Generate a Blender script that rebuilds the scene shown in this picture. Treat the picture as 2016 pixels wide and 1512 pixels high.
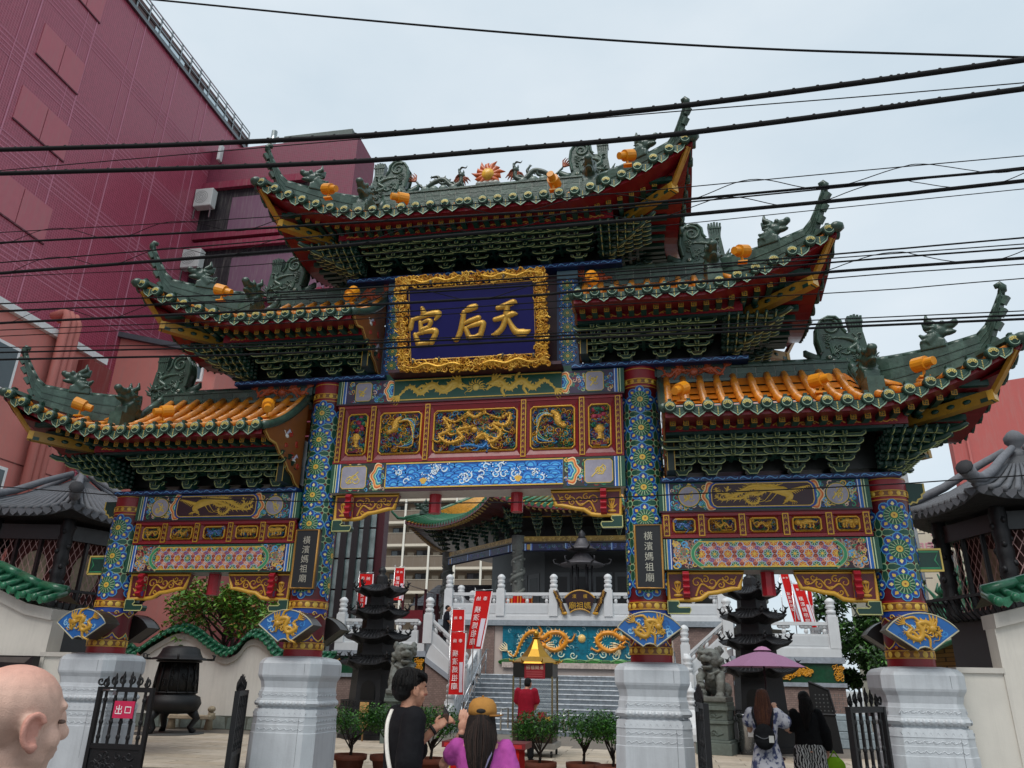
import bpy, bmesh, math, random
from math import pi, sin, cos, tan, sqrt, atan2, radians, hypot
from mathutils import Vector, Matrix, Euler
import mathutils
random.seed(7)
for o in list(bpy.data.objects): bpy.data.objects.remove(o)
SC = bpy.context.scene
COL = SC.collection
# ---------------------------------------------------------------- camera
CW, CH, CF = 2016, 1512, 1500.0
CAMPOS = Vector((2.5376, -10.4827, 1.65))
yaw_, pit_, rol_ = .1928, .3709, .0218
cF = Vector((-sin(yaw_)*cos(pit_), cos(yaw_)*cos(pit_), sin(pit_)))
cR0 = Vector((cos(yaw_), sin(yaw_), 0)); cU0 = cR0.cross(cF)
cR = cR0*cos(rol_) + cU0*sin(rol_); cU = -cR0*sin(rol_) + cU0*cos(rol_)
cam = bpy.data.cameras.new('camera'); camo = bpy.data.objects.new('camera', cam); COL.objects.link(camo)
camo.matrix_world = Matrix(((cR.x, cU.x, -cF.x, CAMPOS.x), (cR.y, cU.y, -cF.y, CAMPOS.y), (cR.z, cU.z, -cF.z, CAMPOS.z), (0, 0, 0, 1)))
cam.sensor_width = 36; cam.sensor_fit = 'HORIZONTAL'; cam.lens = CF/CW*36; cam.clip_start = .05; cam.clip_end = 3000
SC.camera = camo
def ray(u, v): return cF + cR*((u-CW/2)/CF) - cU*((v-CH/2)/CF)
def onY(u, v, Y=0.):
    d = ray(u, v); return CAMPOS + d*((Y-CAMPOS.y)/d.y)
def onZ(u, v, Z=0.):
    d = ray(u, v); return CAMPOS + d*((Z-CAMPOS.z)/d.z)
def onX(u, v, X=0.):
    d = ray(u, v); return CAMPOS + d*((X-CAMPOS.x)/d.x)
# ---------------------------------------------------------------- world, sun, exposure
W = bpy.data.worlds.new('World'); SC.world = W; W.use_nodes = True
nt = W.node_tree; nt.nodes.clear()
wo = nt.nodes.new('ShaderNodeOutputWorld'); bg = nt.nodes.new('ShaderNodeBackground'); bg.inputs[1].default_value = .07
sky = nt.nodes.new('ShaderNodeTexSky'); sky.sky_type = 'NISHITA'; sky.sun_disc = False
SUN_EL, SUN_AZ = radians(57), radians(196)      # azimuth measured from +Y towards +X
sky.sun_elevation = SUN_EL; sky.sun_rotation = SUN_AZ; sky.air_density = 1.0; sky.dust_density = 2.0
tc = nt.nodes.new('ShaderNodeTexCoord'); mp = nt.nodes.new('ShaderNodeMapping'); mp.inputs['Scale'].default_value = (1, 1, 2.2)
nz = nt.nodes.new('ShaderNodeTexNoise'); nz.inputs['Scale'].default_value = 2.3; nz.inputs['Detail'].default_value = 6
cr = nt.nodes.new('ShaderNodeValToRGB')
cr.color_ramp.elements[0].position = .32; cr.color_ramp.elements[0].color = (6.0, 7.1, 7.9, 1)
cr.color_ramp.elements[1].position = .72; cr.color_ramp.elements[1].color = (7.9, 8.6, 9.1, 1)
mx = nt.nodes.new('ShaderNodeMix'); mx.data_type = 'RGBA'; mx.inputs[0].default_value = .86
L = nt.links.new
L(tc.outputs['Generated'], mp.inputs[0]); L(mp.outputs[0], nz.inputs['Vector']); L(nz.outputs[0], cr.inputs[0])
L(sky.outputs[0], mx.inputs[6]); L(cr.outputs[0], mx.inputs[7]); L(mx.outputs[2], bg.inputs[0]); L(bg.outputs[0], wo.inputs[0])
sl = bpy.data.lights.new('sun', 'SUN'); sl.energy = 1.5; sl.angle = radians(35); sl.color = (1, .97, .92)
so = bpy.data.objects.new('sun', sl); COL.objects.link(so)
sd = Vector((sin(SUN_AZ)*cos(SUN_EL), cos(SUN_AZ)*cos(SUN_EL), sin(SUN_EL)))
so.rotation_euler = sd.to_track_quat('Z', 'Y').to_euler(); so.location = sd*60
SC.view_settings.view_transform = 'Standard'; SC.view_settings.look = 'None'
SC.view_settings.exposure = .68; SC.view_settings.gamma = 1; SC.view_settings.use_curve_mapping = False
# ---------------------------------------------------------------- colours and materials
def hx(h):
    h = h.lstrip('#'); r = [int(h[i:i+2], 16)/255 for i in (0, 2, 4)]
    return tuple((c/12.92 if c <= .04045 else ((c+.055)/1.055)**2.4) for c in r)
RED=hx('8a1620'); DRED=hx('5c0f1a'); MAR=hx('3c1220'); GOLD=hx('c6932c'); YEL=hx('d8b248'); GRN=hx('0f4c3a'); DGR=hx('0b2b24')
LGR=hx('9fb98c'); MGR=hx('2f8a5c'); BLU=hx('173f96'); MBL=hx('1b62b2'); LBL=hx('56a6d6'); ORG=hx('cc8026'); TGR=hx('344a40')
BRN=hx('8e5630'); WHT=hx('e8e8e4'); GREY=hx('9c98a6'); BLK=hx('0c0c0e'); PINK=hx('d88a78'); TEAL=hx('2f8f88'); BRICKD=hx('a34a28')
MATS = {}
def M(name, col=(1, 1, 1), rough=.5, metal=0., spec=.5, ns=6., na=.18, bump=0., bs=60., coat=0., grime=0., gcol=(.05, .045, .04), alpha=1., trans=0., streak=False, emit=0., scales=0.):
    if name in MATS: return MATS[name]
    m = bpy.data.materials.new(name); m.use_nodes = True; t = m.node_tree; b = t.nodes['Principled BSDF']; l = t.links.new
    b.inputs['Roughness'].default_value = rough; b.inputs['Metallic'].default_value = metal
    b.inputs['Specular IOR Level'].default_value = spec; b.inputs['Coat Weight'].default_value = coat; b.inputs['Coat Roughness'].default_value = .08
    a = t.nodes.new('ShaderNodeAttribute'); a.attribute_name = 'Col'
    geo = t.nodes.new('ShaderNodeNewGeometry')
    n = t.nodes.new('ShaderNodeTexNoise'); n.inputs['Scale'].default_value = ns; n.inputs['Detail'].default_value = 5; n.inputs['Roughness'].default_value = .65
    l(geo.outputs['Position'], n.inputs['Vector'])
    mr = t.nodes.new('ShaderNodeMapRange'); mr.inputs[1].default_value = .25; mr.inputs[2].default_value = .75
    mr.inputs[3].default_value = 1-na; mr.inputs[4].default_value = 1+na
    l(n.outputs[0], mr.inputs[0])
    m1 = t.nodes.new('ShaderNodeMix'); m1.data_type = 'RGBA'; m1.blend_type = 'MULTIPLY'; m1.inputs[0].default_value = 1
    l(a.outputs['Color'], m1.inputs[6]); m1.inputs[7].default_value = (*col, 1)
    m2 = t.nodes.new('ShaderNodeMix'); m2.data_type = 'RGBA'; m2.blend_type = 'MULTIPLY'; m2.inputs[0].default_value = 1
    l(m1.outputs[2], m2.inputs[6]); l(mr.outputs[0], m2.inputs[7]); out = m2.outputs[2]
    if grime:
        n2 = t.nodes.new('ShaderNodeTexNoise'); n2.inputs['Scale'].default_value = 1.7; n2.inputs['Detail'].default_value = 7; n2.inputs['Roughness'].default_value = .7
        mpn = t.nodes.new('ShaderNodeMapping'); mpn.inputs['Scale'].default_value = (6, 6, .5) if streak else (1, 1, 1)
        l(geo.outputs['Position'], mpn.inputs[0]); l(mpn.outputs[0], n2.inputs['Vector'])
        r2 = t.nodes.new('ShaderNodeMapRange'); r2.inputs[1].default_value = .48; r2.inputs[2].default_value = .8; r2.inputs[3].default_value = 0; r2.inputs[4].default_value = grime
        l(n2.outputs[0], r2.inputs[0])
        m3 = t.nodes.new('ShaderNodeMix'); m3.data_type = 'RGBA'; l(r2.outputs[0], m3.inputs[0]); l(out, m3.inputs[6]); m3.inputs[7].default_value = (*gcol, 1); out = m3.outputs[2]
    l(out, b.inputs['Base Color'])
    if rough < .9:
        mr2 = t.nodes.new('ShaderNodeMapRange'); mr2.inputs[3].default_value = max(.03, rough*.75); mr2.inputs[4].default_value = min(1, rough*1.3)
        l(n.outputs[0], mr2.inputs[0]); l(mr2.outputs[0], b.inputs['Roughness'])
    if bump:
        n3 = t.nodes.new('ShaderNodeTexNoise'); n3.inputs['Scale'].default_value = bs; n3.inputs['Detail'].default_value = 4
        l(geo.outputs['Position'], n3.inputs['Vector'])
        bp = t.nodes.new('ShaderNodeBump'); bp.inputs['Strength'].default_value = bump; bp.inputs['Distance'].default_value = .02
        l(n3.outputs[0], bp.inputs['Height']); l(bp.outputs[0], b.inputs['Normal'])
    if scales:
        vo=t.nodes.new('ShaderNodeTexVoronoi'); vo.inputs['Scale'].default_value=scales; l(geo.outputs['Position'],vo.inputs['Vector'])
        b2=t.nodes.new('ShaderNodeBump'); b2.inputs['Strength'].default_value=.7; b2.inputs['Distance'].default_value=.012; l(vo.outputs['Distance'],b2.inputs['Height'])
        if bump: l(bp.outputs[0],b2.inputs['Normal'])
        l(b2.outputs[0],b.inputs['Normal'])
    if trans: b.inputs['Transmission Weight'].default_value = trans
    if emit: b.inputs['Emission Strength'].default_value = emit; l(out, b.inputs['Emission Color'])
    MATS[name] = m; return m
PAINT = M('paint', rough=.38, ns=9, na=.16, grime=.22, gcol=(.035, .03, .028))
GLAZE = M('glaze', rough=.3, spec=.35, ns=9, na=.38, coat=.1, bump=.18, bs=25, grime=.45, gcol=(.07, .065, .055))
GLD = M('gilded', rough=.34, metal=.75, ns=20, na=.2, bump=.25, bs=120, grime=.3, gcol=(.12, .05, .01))
MATTE = M('matte', rough=.75, ns=8, na=.15, grime=.15)
STONE = M('stone', rough=.8, ns=10, na=.25, bump=.4, bs=70, grime=.35)
MARBLE = M('marble', rough=.45, ns=3, na=.1, bump=.08, bs=30, grime=.55, gcol=(.3, .31, .33), streak=True)
IRON = M('iron', rough=.5, metal=.3, ns=20, na=.3, bump=.3, bs=90)
PLASTER = M('plaster', rough=.85, ns=2.5, na=.06, bump=.1, bs=120, grime=.3, gcol=(.3, .28, .25), streak=True)
CLOTH = M('cloth', rough=.85, spec=.2, ns=30, na=.12, bump=.3, bs=250)
SKIN = M('skin', rough=.52, ns=45, na=.12, bump=.22, bs=320)
LEAF = M('leaf', rough=.45, ns=12, na=.3)
STEEL = M('steel', rough=.25, metal=.9, ns=20, na=.1)
# ---------------------------------------------------------------- mesh builder
class MB:
    def __init__(s, xf=None):
        s.v=[]; s.f=[]; s.c=[]; s.sm=[]; s.xf=xf
    def add(s, pts, faces, col, smooth=False):
        b=len(s.v); xf=s.xf
        s.v.extend([tuple(xf(*p)) for p in pts] if xf else [tuple(p) for p in pts])
        for f in faces: s.f.append(tuple(b+i for i in f)); s.c.append(col); s.sm.append(smooth)
        return s
    def poly(s, pts, col, smooth=False): return s.add(pts, [tuple(range(len(pts)))], col, smooth)
    def box(s, x0, x1, y0, y1, z0, z1, col=(1,1,1)):
        return s.add([(x0,y0,z0),(x1,y0,z0),(x1,y1,z0),(x0,y1,z0),(x0,y0,z1),(x1,y0,z1),(x1,y1,z1),(x0,y1,z1)],
            [(0,3,2,1),(4,5,6,7),(0,1,5,4),(1,2,6,5),(2,3,7,6),(3,0,4,7)], col)
    def frus(s, x0,x1,y0,y1,z0,  X0,X1,Y0,Y1,z1, col=(1,1,1)):
        return s.add([(x0,y0,z0),(x1,y0,z0),(x1,y1,z0),(x0,y1,z0),(X0,Y0,z1),(X1,Y0,z1),(X1,Y1,z1),(X0,Y1,z1)],
            [(0,3,2,1),(4,5,6,7),(0,1,5,4),(1,2,6,5),(2,3,7,6),(3,0,4,7)], col)
    def bar(s, a, b, w, h, col=(1,1,1), up=(0,0,1)):
        a=Vector(a); b=Vector(b); d=(b-a).normalized(); up=Vector(up); r=d.cross(up)
        if r.length<1e-4: r=d.cross(Vector((1,0,0)))
        r.normalize(); u=r.cross(d); P=[]
        for p in (a,b):
            for i,j in ((-1,-1),(1,-1),(1,1),(-1,1)): P.append(p+r*(i*w/2)+u*(j*h/2))
        return s.add(P, [(0,1,2,3),(7,6,5,4),(0,4,5,1),(1,5,6,2),(2,6,7,3),(3,7,4,0)], col)
    def prism(s, pts, d0, d1, col=(1,1,1), pl='xz', cap=None):
        n=len(pts)
        g={'xz':lambda p,d:(p[0],d,p[1]),'yz':lambda p,d:(d,p[0],p[1]),'xy':lambda p,d:(p[0],p[1],d)}[pl]
        P=[g(p,d0) for p in pts]+[g(p,d1) for p in pts]
        F=[tuple(range(n)),tuple(range(2*n-1,n-1,-1))]+[(i,i+n,(i+1)%n+n,(i+1)%n) for i in range(n)]
        return s.add(P,F,col)
    def tube(s, path, r, n=8, col=(1,1,1), cap=True, sq=1., smooth=True, up=(0,0,1)):
        path=[Vector(p) for p in path]; k=len(path); P=[]
        if not hasattr(r,'__len__'): r=[r]*k
        pr=None
        for i,p in enumerate(path):
            d=(path[min(i+1,k-1)]-path[max(i-1,0)])
            d=d.normalized() if d.length>1e-9 else Vector((0,0,1))
            if pr is None:
                pr=d.cross(Vector(up))
                if pr.length<.05: pr=d.cross(Vector((1,0,0)))
            pr=(pr-d*pr.dot(d)); pr.normalize(); q=pr.cross(d)
            for j in range(n):
                a=2*pi*j/n; P.append(p+pr*(cos(a)*r[i])+q*(sin(a)*r[i]*sq))
        F=[(i*n+j,i*n+(j+1)%n,(i+1)*n+(j+1)%n,(i+1)*n+j) for i in range(k-1) for j in range(n)]
        if cap: F+=[tuple(range(n-1,-1,-1)),tuple(range((k-1)*n,k*n))]
        return s.add(P,F,col,smooth)
    def lathe(s, prof, n=16, c=(0,0,0), col=(1,1,1), smooth=True, cap=True, rx=1., ry=1., ph=0.):
        P=[]; k=len(prof)
        for r,z in prof:
            for j in range(n):
                a=2*pi*j/n+ph; P.append((c[0]+r*rx*cos(a),c[1]+r*ry*sin(a),c[2]+z))
        F=[(i*n+j,i*n+(j+1)%n,(i+1)*n+(j+1)%n,(i+1)*n+j) for i in range(k-1) for j in range(n)]
        if cap: F+=[tuple(range(n-1,-1,-1)),tuple(range((k-1)*n,k*n))]
        return s.add(P,F,col,smooth)
    def ball(s, c, r, nu=10, nv=6, col=(1,1,1), rot=None):
        if not hasattr(r,'__len__'): r=(r,r,r)
        P=[]; rot=rot or Matrix.Identity(3); c=Vector(c)
        for i in range(nv+1):
            t=pi*i/nv
            for j in range(nu):
                a=2*pi*j/nu; P.append(c+rot@Vector((r[0]*sin(t)*cos(a),r[1]*sin(t)*sin(a),r[2]*cos(t))))
        F=[(i*nu+j,(i+1)*nu+j,(i+1)*nu+(j+1)%nu,i*nu+(j+1)%nu) for i in range(nv) for j in range(nu)]
        return s.add(P,F,col,True)
    # --- drawing on a mapped surface: coordinates (u, v, height)
    def rect(s, u0, u1, v0, v1, h, col): return s.poly([(u0,v0,h),(u1,v0,h),(u1,v1,h),(u0,v1,h)], col)
    def flat(s, pts, h, col): return s.poly([(p[0],p[1],h) for p in pts], col)
    def disc(s, u, v, r, h, col, n=14, rv=None):
        rv=rv or r; return s.poly([(u+r*cos(2*pi*i/n),v+rv*sin(2*pi*i/n),h) for i in range(n)], col)
    def fan(s, u, v, r, h, col, n=16, k=3):
        P=[(u,v,h)]; F=[]
        for q in range(1,k+1):
            for i in range(n): P.append((u+r*q/k*cos(2*pi*i/n),v+r*q/k*sin(2*pi*i/n),h))
        F=[(0,1+i,1+(i+1)%n) for i in range(n)]
        for q in range(k-1):
            for i in range(n): F.append((1+q*n+i,1+(q+1)*n+i,1+(q+1)*n+(i+1)%n,1+q*n+(i+1)%n))
        return s.add(P,F,col)
    def ring(s, u, v, r0, r1, h, col, n=16):
        P=[]
        for r in (r0,r1):
            for i in range(n): P.append((u+r*cos(2*pi*i/n),v+r*sin(2*pi*i/n),h))
        return s.add(P,[(i,i+n,(i+1)%n+n,(i+1)%n) for i in range(n)],col)
    def _lr(s, pts, w):
        k=len(pts)
        if not hasattr(w,'__len__'): w=[w]*k
        Lp=[];Rp=[]
        for i in range(k):
            a=pts[max(i-1,0)]; b=pts[min(i+1,k-1)]; dx=b[0]-a[0]; dy=b[1]-a[1]; q=hypot(dx,dy) or 1
            nx,ny=-dy/q,dx/q; x,y=pts[i][0],pts[i][1]
            Lp.append((x+nx*w[i]/2,y+ny*w[i]/2)); Rp.append((x-nx*w[i]/2,y-ny*w[i]/2))
        return Lp,Rp
    def stroke(s, pts, w, h, col):
        Lp,Rp=s._lr(pts,w); k=len(pts)
        return s.add([(*p,h) for p in Lp]+[(*p,h) for p in Rp],[(i,i+k,i+k+1,i+1) for i in range(k-1)],col)
    def relief(s, pts, w, h0, ht, col, smooth=True):
        k=len(pts)
        if not hasattr(w,'__len__'): w=[w]*k
        P=[]; prof=((1,0),(.75,.6),(.25,.95),(-.25,.95),(-.75,.6),(-1,0)); m=6
        for i in range(k):
            a=pts[max(i-1,0)]; b=pts[min(i+1,k-1)]; dx=b[0]-a[0]; dy=b[1]-a[1]; q=hypot(dx,dy) or 1
            nx,ny=-dy/q,dx/q; x,y=pts[i][0],pts[i][1]; e=w[i]/2; hh=ht*min(1,w[i]/max(max(w),1e-6)+.15)
            for a_,b_ in prof: P.append((x+nx*e*a_,y+ny*e*a_,h0+hh*b_))
        F=[(i*m+j,(i+1)*m+j,(i+1)*m+j+1,i*m+j+1) for i in range(k-1) for j in range(m-1)]
        return s.add(P,F,col,smooth)
    def dome(s, u, v, ru, rv, h0, ht, col, n=10, k=3):
        P=[];F=[]
        for q in range(k):
            t=pi/2*q/k
            for i in range(n): a=2*pi*i/n; P.append((u+ru*cos(t)*cos(a),v+rv*cos(t)*sin(a),h0+ht*sin(t)))
        P.append((u,v,h0+ht))
        for q in range(k-1):
            for i in range(n): F.append((q*n+i,q*n+(i+1)%n,(q+1)*n+(i+1)%n,(q+1)*n+i))
        F+=[((k-1)*n+i,(k-1)*n+(i+1)%n,k*n) for i in range(n)]
        return s.add(P,F,col,True)
    def build(s, name, mat, parent=None, smooth=None, bevel=0., fix=True):
        me=bpy.data.meshes.new(name); me.from_pydata(s.v,[],s.f)
        ca=me.color_attributes.new('Col','FLOAT_COLOR','CORNER'); buf=[]
        for f,c in zip(s.f,s.c): buf.extend((c[0],c[1],c[2],1.)*len(f))
        ca.data.foreach_set('color',buf)
        me.polygons.foreach_set('use_smooth',[bool(x) if smooth is None else smooth for x in s.sm])
        if bevel or fix:
            bm=bmesh.new(); bm.from_mesh(me)
            if fix=='weld' or bevel: bmesh.ops.remove_doubles(bm,verts=bm.verts,dist=1e-5)
            if bevel: bmesh.ops.bevel(bm,geom=[e for e in bm.edges if len(e.link_faces)==2 and e.calc_face_angle(0)>.5],offset=bevel,segments=1,affect='EDGES')
            if fix is not False and fix!='no': bmesh.ops.recalc_face_normals(bm,faces=bm.faces)
            bm.to_mesh(me); bm.free()
        me.materials.append(mat); return link(name,me,parent)
def link(name, me, parent=None):
    o=bpy.data.objects.new(name,me); COL.objects.link(o)
    if parent is not None:
        o.parent=parent
        if parent.parent is None and parent.data is None: o.matrix_parent_inverse=parent.matrix_basis.inverted()
    return o
def tag(o, label=None, cat=None, group=None, kind=None):
    if label: o['label']=label
    if cat: o['category']=cat
    if group: o['group']=group
    if kind: o['kind']=kind
    return o
def T(name, label, cat, loc=(0,0,0), group=None):
    o=bpy.data.objects.new(name,None); COL.objects.link(o); o.location=loc; o.empty_display_size=.1
    return tag(o,label,cat,group)
def place(o, loc, rz=0., sc=1.):
    o.location=loc; o.rotation_euler=(0,0,rz); o.scale=(sc,sc,sc); return o
def kids(o): return [c for c in bpy.data.objects if c.parent==o]
def copy_tree(o, parent=None):
    c=o.copy(); COL.objects.link(c); c.parent=parent
    for k in ([x for x in o.children]): copy_tree(k,c)
    return c
def again(src, parent=None, mat=None):           # one more piece that shares its mesh
    c=src.copy(); COL.objects.link(c)
    if parent is not None: c.parent=parent
    if mat is not None: c.matrix_basis=mat
    return c
def spiral(cx, cy, r, turns=1.4, ph=0., d=1, n=16, r1=.12):
    return [(cx+r*(1-(1-r1)*i/(n-1))*cos(ph+d*2*pi*turns*i/(n-1)),cy+r*(1-(1-r1)*i/(n-1))*sin(ph+d*2*pi*turns*i/(n-1))) for i in range(n)]
def smoothp(pts, k=6):                            # Catmull-Rom through points
    out=[]; n=len(pts)
    for i in range(n-1):
        p0=pts[max(i-1,0)];p1=pts[i];p2=pts[i+1];p3=pts[min(i+2,n-1)]
        for j in range(k):
            t=j/k
            out.append(tuple(.5*((2*b)+(c-a)*t+(2*a-5*b+4*c-d)*t*t+(-a+3*b-3*c+d)*t**3) for a,b,c,d in zip(p0,p1,p2,p3)))
    out.append(tuple(pts[-1])); return out
def taper(n, w0, w1, w2=None):
    if w2 is None: return [w0+(w1-w0)*i/(n-1) for i in range(n)]
    h=(n-1)/2; return [w0+(w1-w0)*i/h if i<h else w1+(w2-w1)*(i-h)/h for i in range(n)]
def pf(Y0): return lambda u,v,h: (u,Y0-h,v)       # a wall that faces the street
def scrolls(mb, u0, u1, v0, v1, h, cols, size, n, w=.28, rng=random, ht=0.):
    for _ in range(n):
        r=size*rng.uniform(.6,1.15); u=rng.uniform(u0+r*.6,u1-r*.6) if u1-u0>r*1.2 else (u0+u1)/2
        v=rng.uniform(v0+r*.6,v1-r*.6) if v1-v0>r*1.2 else (v0+v1)/2
        p=spiral(u,v,r,rng.uniform(.8,1.3),rng.uniform(0,6.28),rng.choice((-1,1)),9)
        p=[(min(max(a,u0),u1),min(max(b,v0),v1)) for a,b in p]
        c=rng.choice(cols); ww=taper(9,r*w*1.3,r*w*.7); hh=h+rng.uniform(0,.0012)
        if ht: mb.relief(p,ww,h,ht*rng.uniform(.6,1.2),c)
        else: mb.stroke(p,ww,hh,c)
def dragon2(mb, path, w, h, ht, col, spike=None, leg=1., head=1., n=7, flame=None, mane=None, sp=1.):
    """a dragon in relief along a 2-D path from tail to head"""
    P=smoothp(path,n); k=len(P); Wd=[w*(.22+.78*min(1,i/(k*.35))) * (1 if i<k*.85 else 1-.25*(i-k*.85)/(k*.15)) for i in range(k)]
    spike=spike or col
    L_,R_=mb._lr(P,[x*1.9 for x in Wd])
    for i in range(1,k-2,2):                      # dorsal fins
        a=P[i-1];b=P[i+1]; mb.poly([(a[0],a[1],h+ht*.35),(b[0],b[1],h+ht*.35),(L_[i][0],L_[i][1],h+ht*.25)],spike)
        if sp>1: mb.poly([(a[0],a[1],h+ht*.3),(b[0],b[1],h+ht*.3),(R_[i][0],R_[i][1],h+ht*.2)],spike)
    mb.relief(P,Wd,h,ht,col)
    for f,sg in ((.42,1),(.55,-1),(.74,1),(.82,-1)):     # legs with claws
        i=int(k*f); x,y=P[i]; a=atan2(P[i+1][1]-P[i-1][1],P[i+1][0]-P[i-1][0])+sg*1.9
        q=[(x,y),(x+w*1.1*leg*cos(a),y+w*1.1*leg*sin(a)),(x+w*1.1*leg*cos(a)+w*1.2*leg*cos(a+1.0*sg),y+w*1.1*leg*sin(a)+w*1.2*leg*sin(a+1.0*sg))]
        q=smoothp(q,3); mb.relief(q,taper(len(q),w*.75,w*.35),h,ht*.8,col); ex,ey=q[-1]; b=a+1.0*sg
        for da in (-.8,0,.8): mb.relief([(ex,ey),(ex+w*.55*leg*cos(b+da),ey+w*.55*leg*sin(b+da))],[w*.22,w*.05],h,ht*.5,col)
    # tail flame
    x,y=P[0]; a=atan2(P[0][1]-P[3][1],P[0][0]-P[3][0])
    for da in (-.7,-.35,0,.35,.7): mb.relief([(x,y),(x+w*1.3*cos(a+da),y+w*1.3*sin(a+da)),(x+w*2.0*cos(a+da*.6),y+w*2.0*sin(a+da*.6))],[w*.3,w*.26,w*.03],h,ht*.5,flame or col)
    # head
    x,y=P[-1]; a=atan2(P[-1][1]-P[-4][1],P[-1][0]-P[-4][0]); H=w*1.25*head
    def g(p,q): return (x+H*(p*cos(a)-q*sin(a)),y+H*(p*sin(a)+q*cos(a)))
    for da in (-1.15,-.8,-.45,.45,.8,1.15):       # mane
        mb.relief([g(-.1,0),g(-.1-.9*cos(da),.9*sin(da)),g(-.2-1.5*cos(da*.85),1.5*sin(da*.85))],[H*.35,H*.3,H*.04],h,ht*.6,mane or col)
    mb.dome(*g(.05,0),H*.5,H*.45,h,ht*1.35,col)
    mb.relief([g(.1,.1),g(.6,.2),g(1.05,.3),g(1.1,.42)],[H*.55,H*.42,H*.3,H*.12],h,ht*1.2,col)
    mb.relief([g(.1,-.15),g(.55,-.32),g(.85,-.3)],[H*.4,H*.25,H*.08],h,ht*.9,col)
    mb.relief(smoothp([g(0,.35),g(-.4,.75),g(-.9,.8)],3),taper(7,H*.2,H*.05),h,ht*1.3,mane or col)
    mb.relief(smoothp([g(1.0,.2),g(1.35,-.1),g(1.2,-.6),g(1.5,-.8)],3),taper(10,H*.12,H*.03),h,ht*.7,col)
    mb.dome(*g(.35,.22),H*.1,H*.1,h+ht*1.1,ht*.3,BLK,6,2)
# ---------------------------------------------------------------- shared meshes: lettering and carved figures
_g={}
TMP=bpy.data.scenes.new('workbench')
def tdg():
    with bpy.context.temp_override(scene=TMP,view_layer=TMP.view_layers[0]): return bpy.context.evaluated_depsgraph_get()
def glyph(txt):
    if txt in _g: return _g[txt]
    cu=bpy.data.curves.new('g','FONT'); cu.body=txt; cu.align_x='CENTER'; cu.align_y='CENTER'; cu.resolution_u=2; cu.offset=.0
    o=bpy.data.objects.new('g',cu); TMP.collection.objects.link(o); dg=tdg(); me=bpy.data.meshes.new_from_object(o.evaluated_get(dg))
    r=([(v.co.x,v.co.y) for v in me.vertices],[tuple(p.vertices) for p in me.polygons])
    bpy.data.objects.remove(o); bpy.data.curves.remove(cu); bpy.data.meshes.remove(me)
    xs=[p[0] for p in r[0]]; ys=[p[1] for p in r[0]]
    if xs:
        cx,cy=(min(xs)+max(xs))/2,(min(ys)+max(ys))/2; r=([(x-cx,y-cy) for x,y in r[0]],r[1])
    _g[txt]=r; return r
for _c in '橫濱媽祖廟天后宮出口奉納開運招福中華聘珍楼御籤所': glyph(_c)
def write(mb, txt, u, v, size, h, col, vertical=False, step=1.1, flip=False):
    n=len(txt)
    for i,ch in enumerate(txt):
        P,F=glyph(ch); du=0 if vertical else (i-(n-1)/2)*size*step; dv=((n-1)/2-i)*size*step if vertical else 0
        sg=-1 if flip else 1
        mb.add([(u+sg*(du+x*size),v+dv+y*size,h) for x,y in P],F,col)
def blob(name, mb, vox=.02, smooth=4, colfn=None, mat=None, disp=0.):
    me=bpy.data.meshes.new(name); me.from_pydata(mb.v,[],mb.f)
    bm=bmesh.new(); bm.from_mesh(me); bmesh.ops.recalc_face_normals(bm,faces=bm.faces); bm.to_mesh(me); bm.free()
    o=bpy.data.objects.new(name,me); TMP.collection.objects.link(o)
    m=o.modifiers.new('r','REMESH'); m.mode='VOXEL'; m.voxel_size=vox
    if smooth: s=o.modifiers.new('s','SMOOTH'); s.factor=.5; s.iterations=smooth
    dg=tdg(); r=bpy.data.meshes.new_from_object(o.evaluated_get(dg)); r.name=name
    bpy.data.objects.remove(o); bpy.data.meshes.remove(me)
    for a in list(r.color_attributes): r.color_attributes.remove(a)
    ca=r.color_attributes.new('Col','FLOAT_COLOR','POINT'); n=len(r.vertices); co=[0.]*(3*n); r.vertices.foreach_get('co',co)
    nz_=mathutils.noise.noise; cs=[]
    if disp: no=[0.]*(3*n); r.vertex_normals.foreach_get('vector',no)
    for i in range(n):
        v=Vector(co[3*i:3*i+3])
        if disp:
            k=disp*(nz_(v*28)+.6*nz_(v*60))
            for j in range(3): co[3*i+j]+=no[3*i+j]*k
        c=colfn(v) if colfn else (1,1,1); cs.extend((c[0],c[1],c[2],1.))
    ca.data.foreach_set('color',cs)
    if disp: r.vertices.foreach_set('co',co); r.update()
    r.polygons.foreach_set('use_smooth',[True]*len(r.polygons))
    r.materials.clear(); r.materials.append(mat or STONE); return r
# ridge beast: dragon head on a short scaly neck, looks to +x
_m=MB()
_m.ball((0,0,.13),(.09,.07,.09)); _m.ball((.09,0,.17),(.09,.055,.05)); _m.ball((.16,0,.19),(.04,.05,.04)); _m.ball((.08,0,.09),(.09,.045,.03))
_m.ball((.05,.05,.2),(.03,.025,.03)); _m.ball((.05,-.05,.2),(.03,.025,.03)); _m.tube([(-.02,.03,.2),(-.1,.05,.27),(-.09,.05,.34)],[.035,.03,.012]); _m.tube([(-.02,-.03,.2),(-.1,-.05,.27),(-.09,-.05,.34)],[.035,.03,.012])
_m.tube([(-.05,0,.18),(-.12,0,.2),(-.15,0,.28)],[.05,.045,.015]); _m.tube([(-.06,0,.1),(-.16,0,.08),(-.2,0,.14)],[.05,.04,.015]); _m.tube([(-.02,0,.08),(-.12,0,.0)],[.09,.1])
for i in range(4): _m.tube([(-.02-.03*i,.06,.16-.04*i),(-.1-.03*i,.09,.17-.05*i)],[.025,.008],6); _m.tube([(-.02-.03*i,-.06,.16-.04*i),(-.1-.03*i,-.09,.17-.05*i)],[.025,.008],6)
_m.box(-.2,.05,-.075,.075,-.08,.02)
def _tg(co): return TGR
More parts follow.
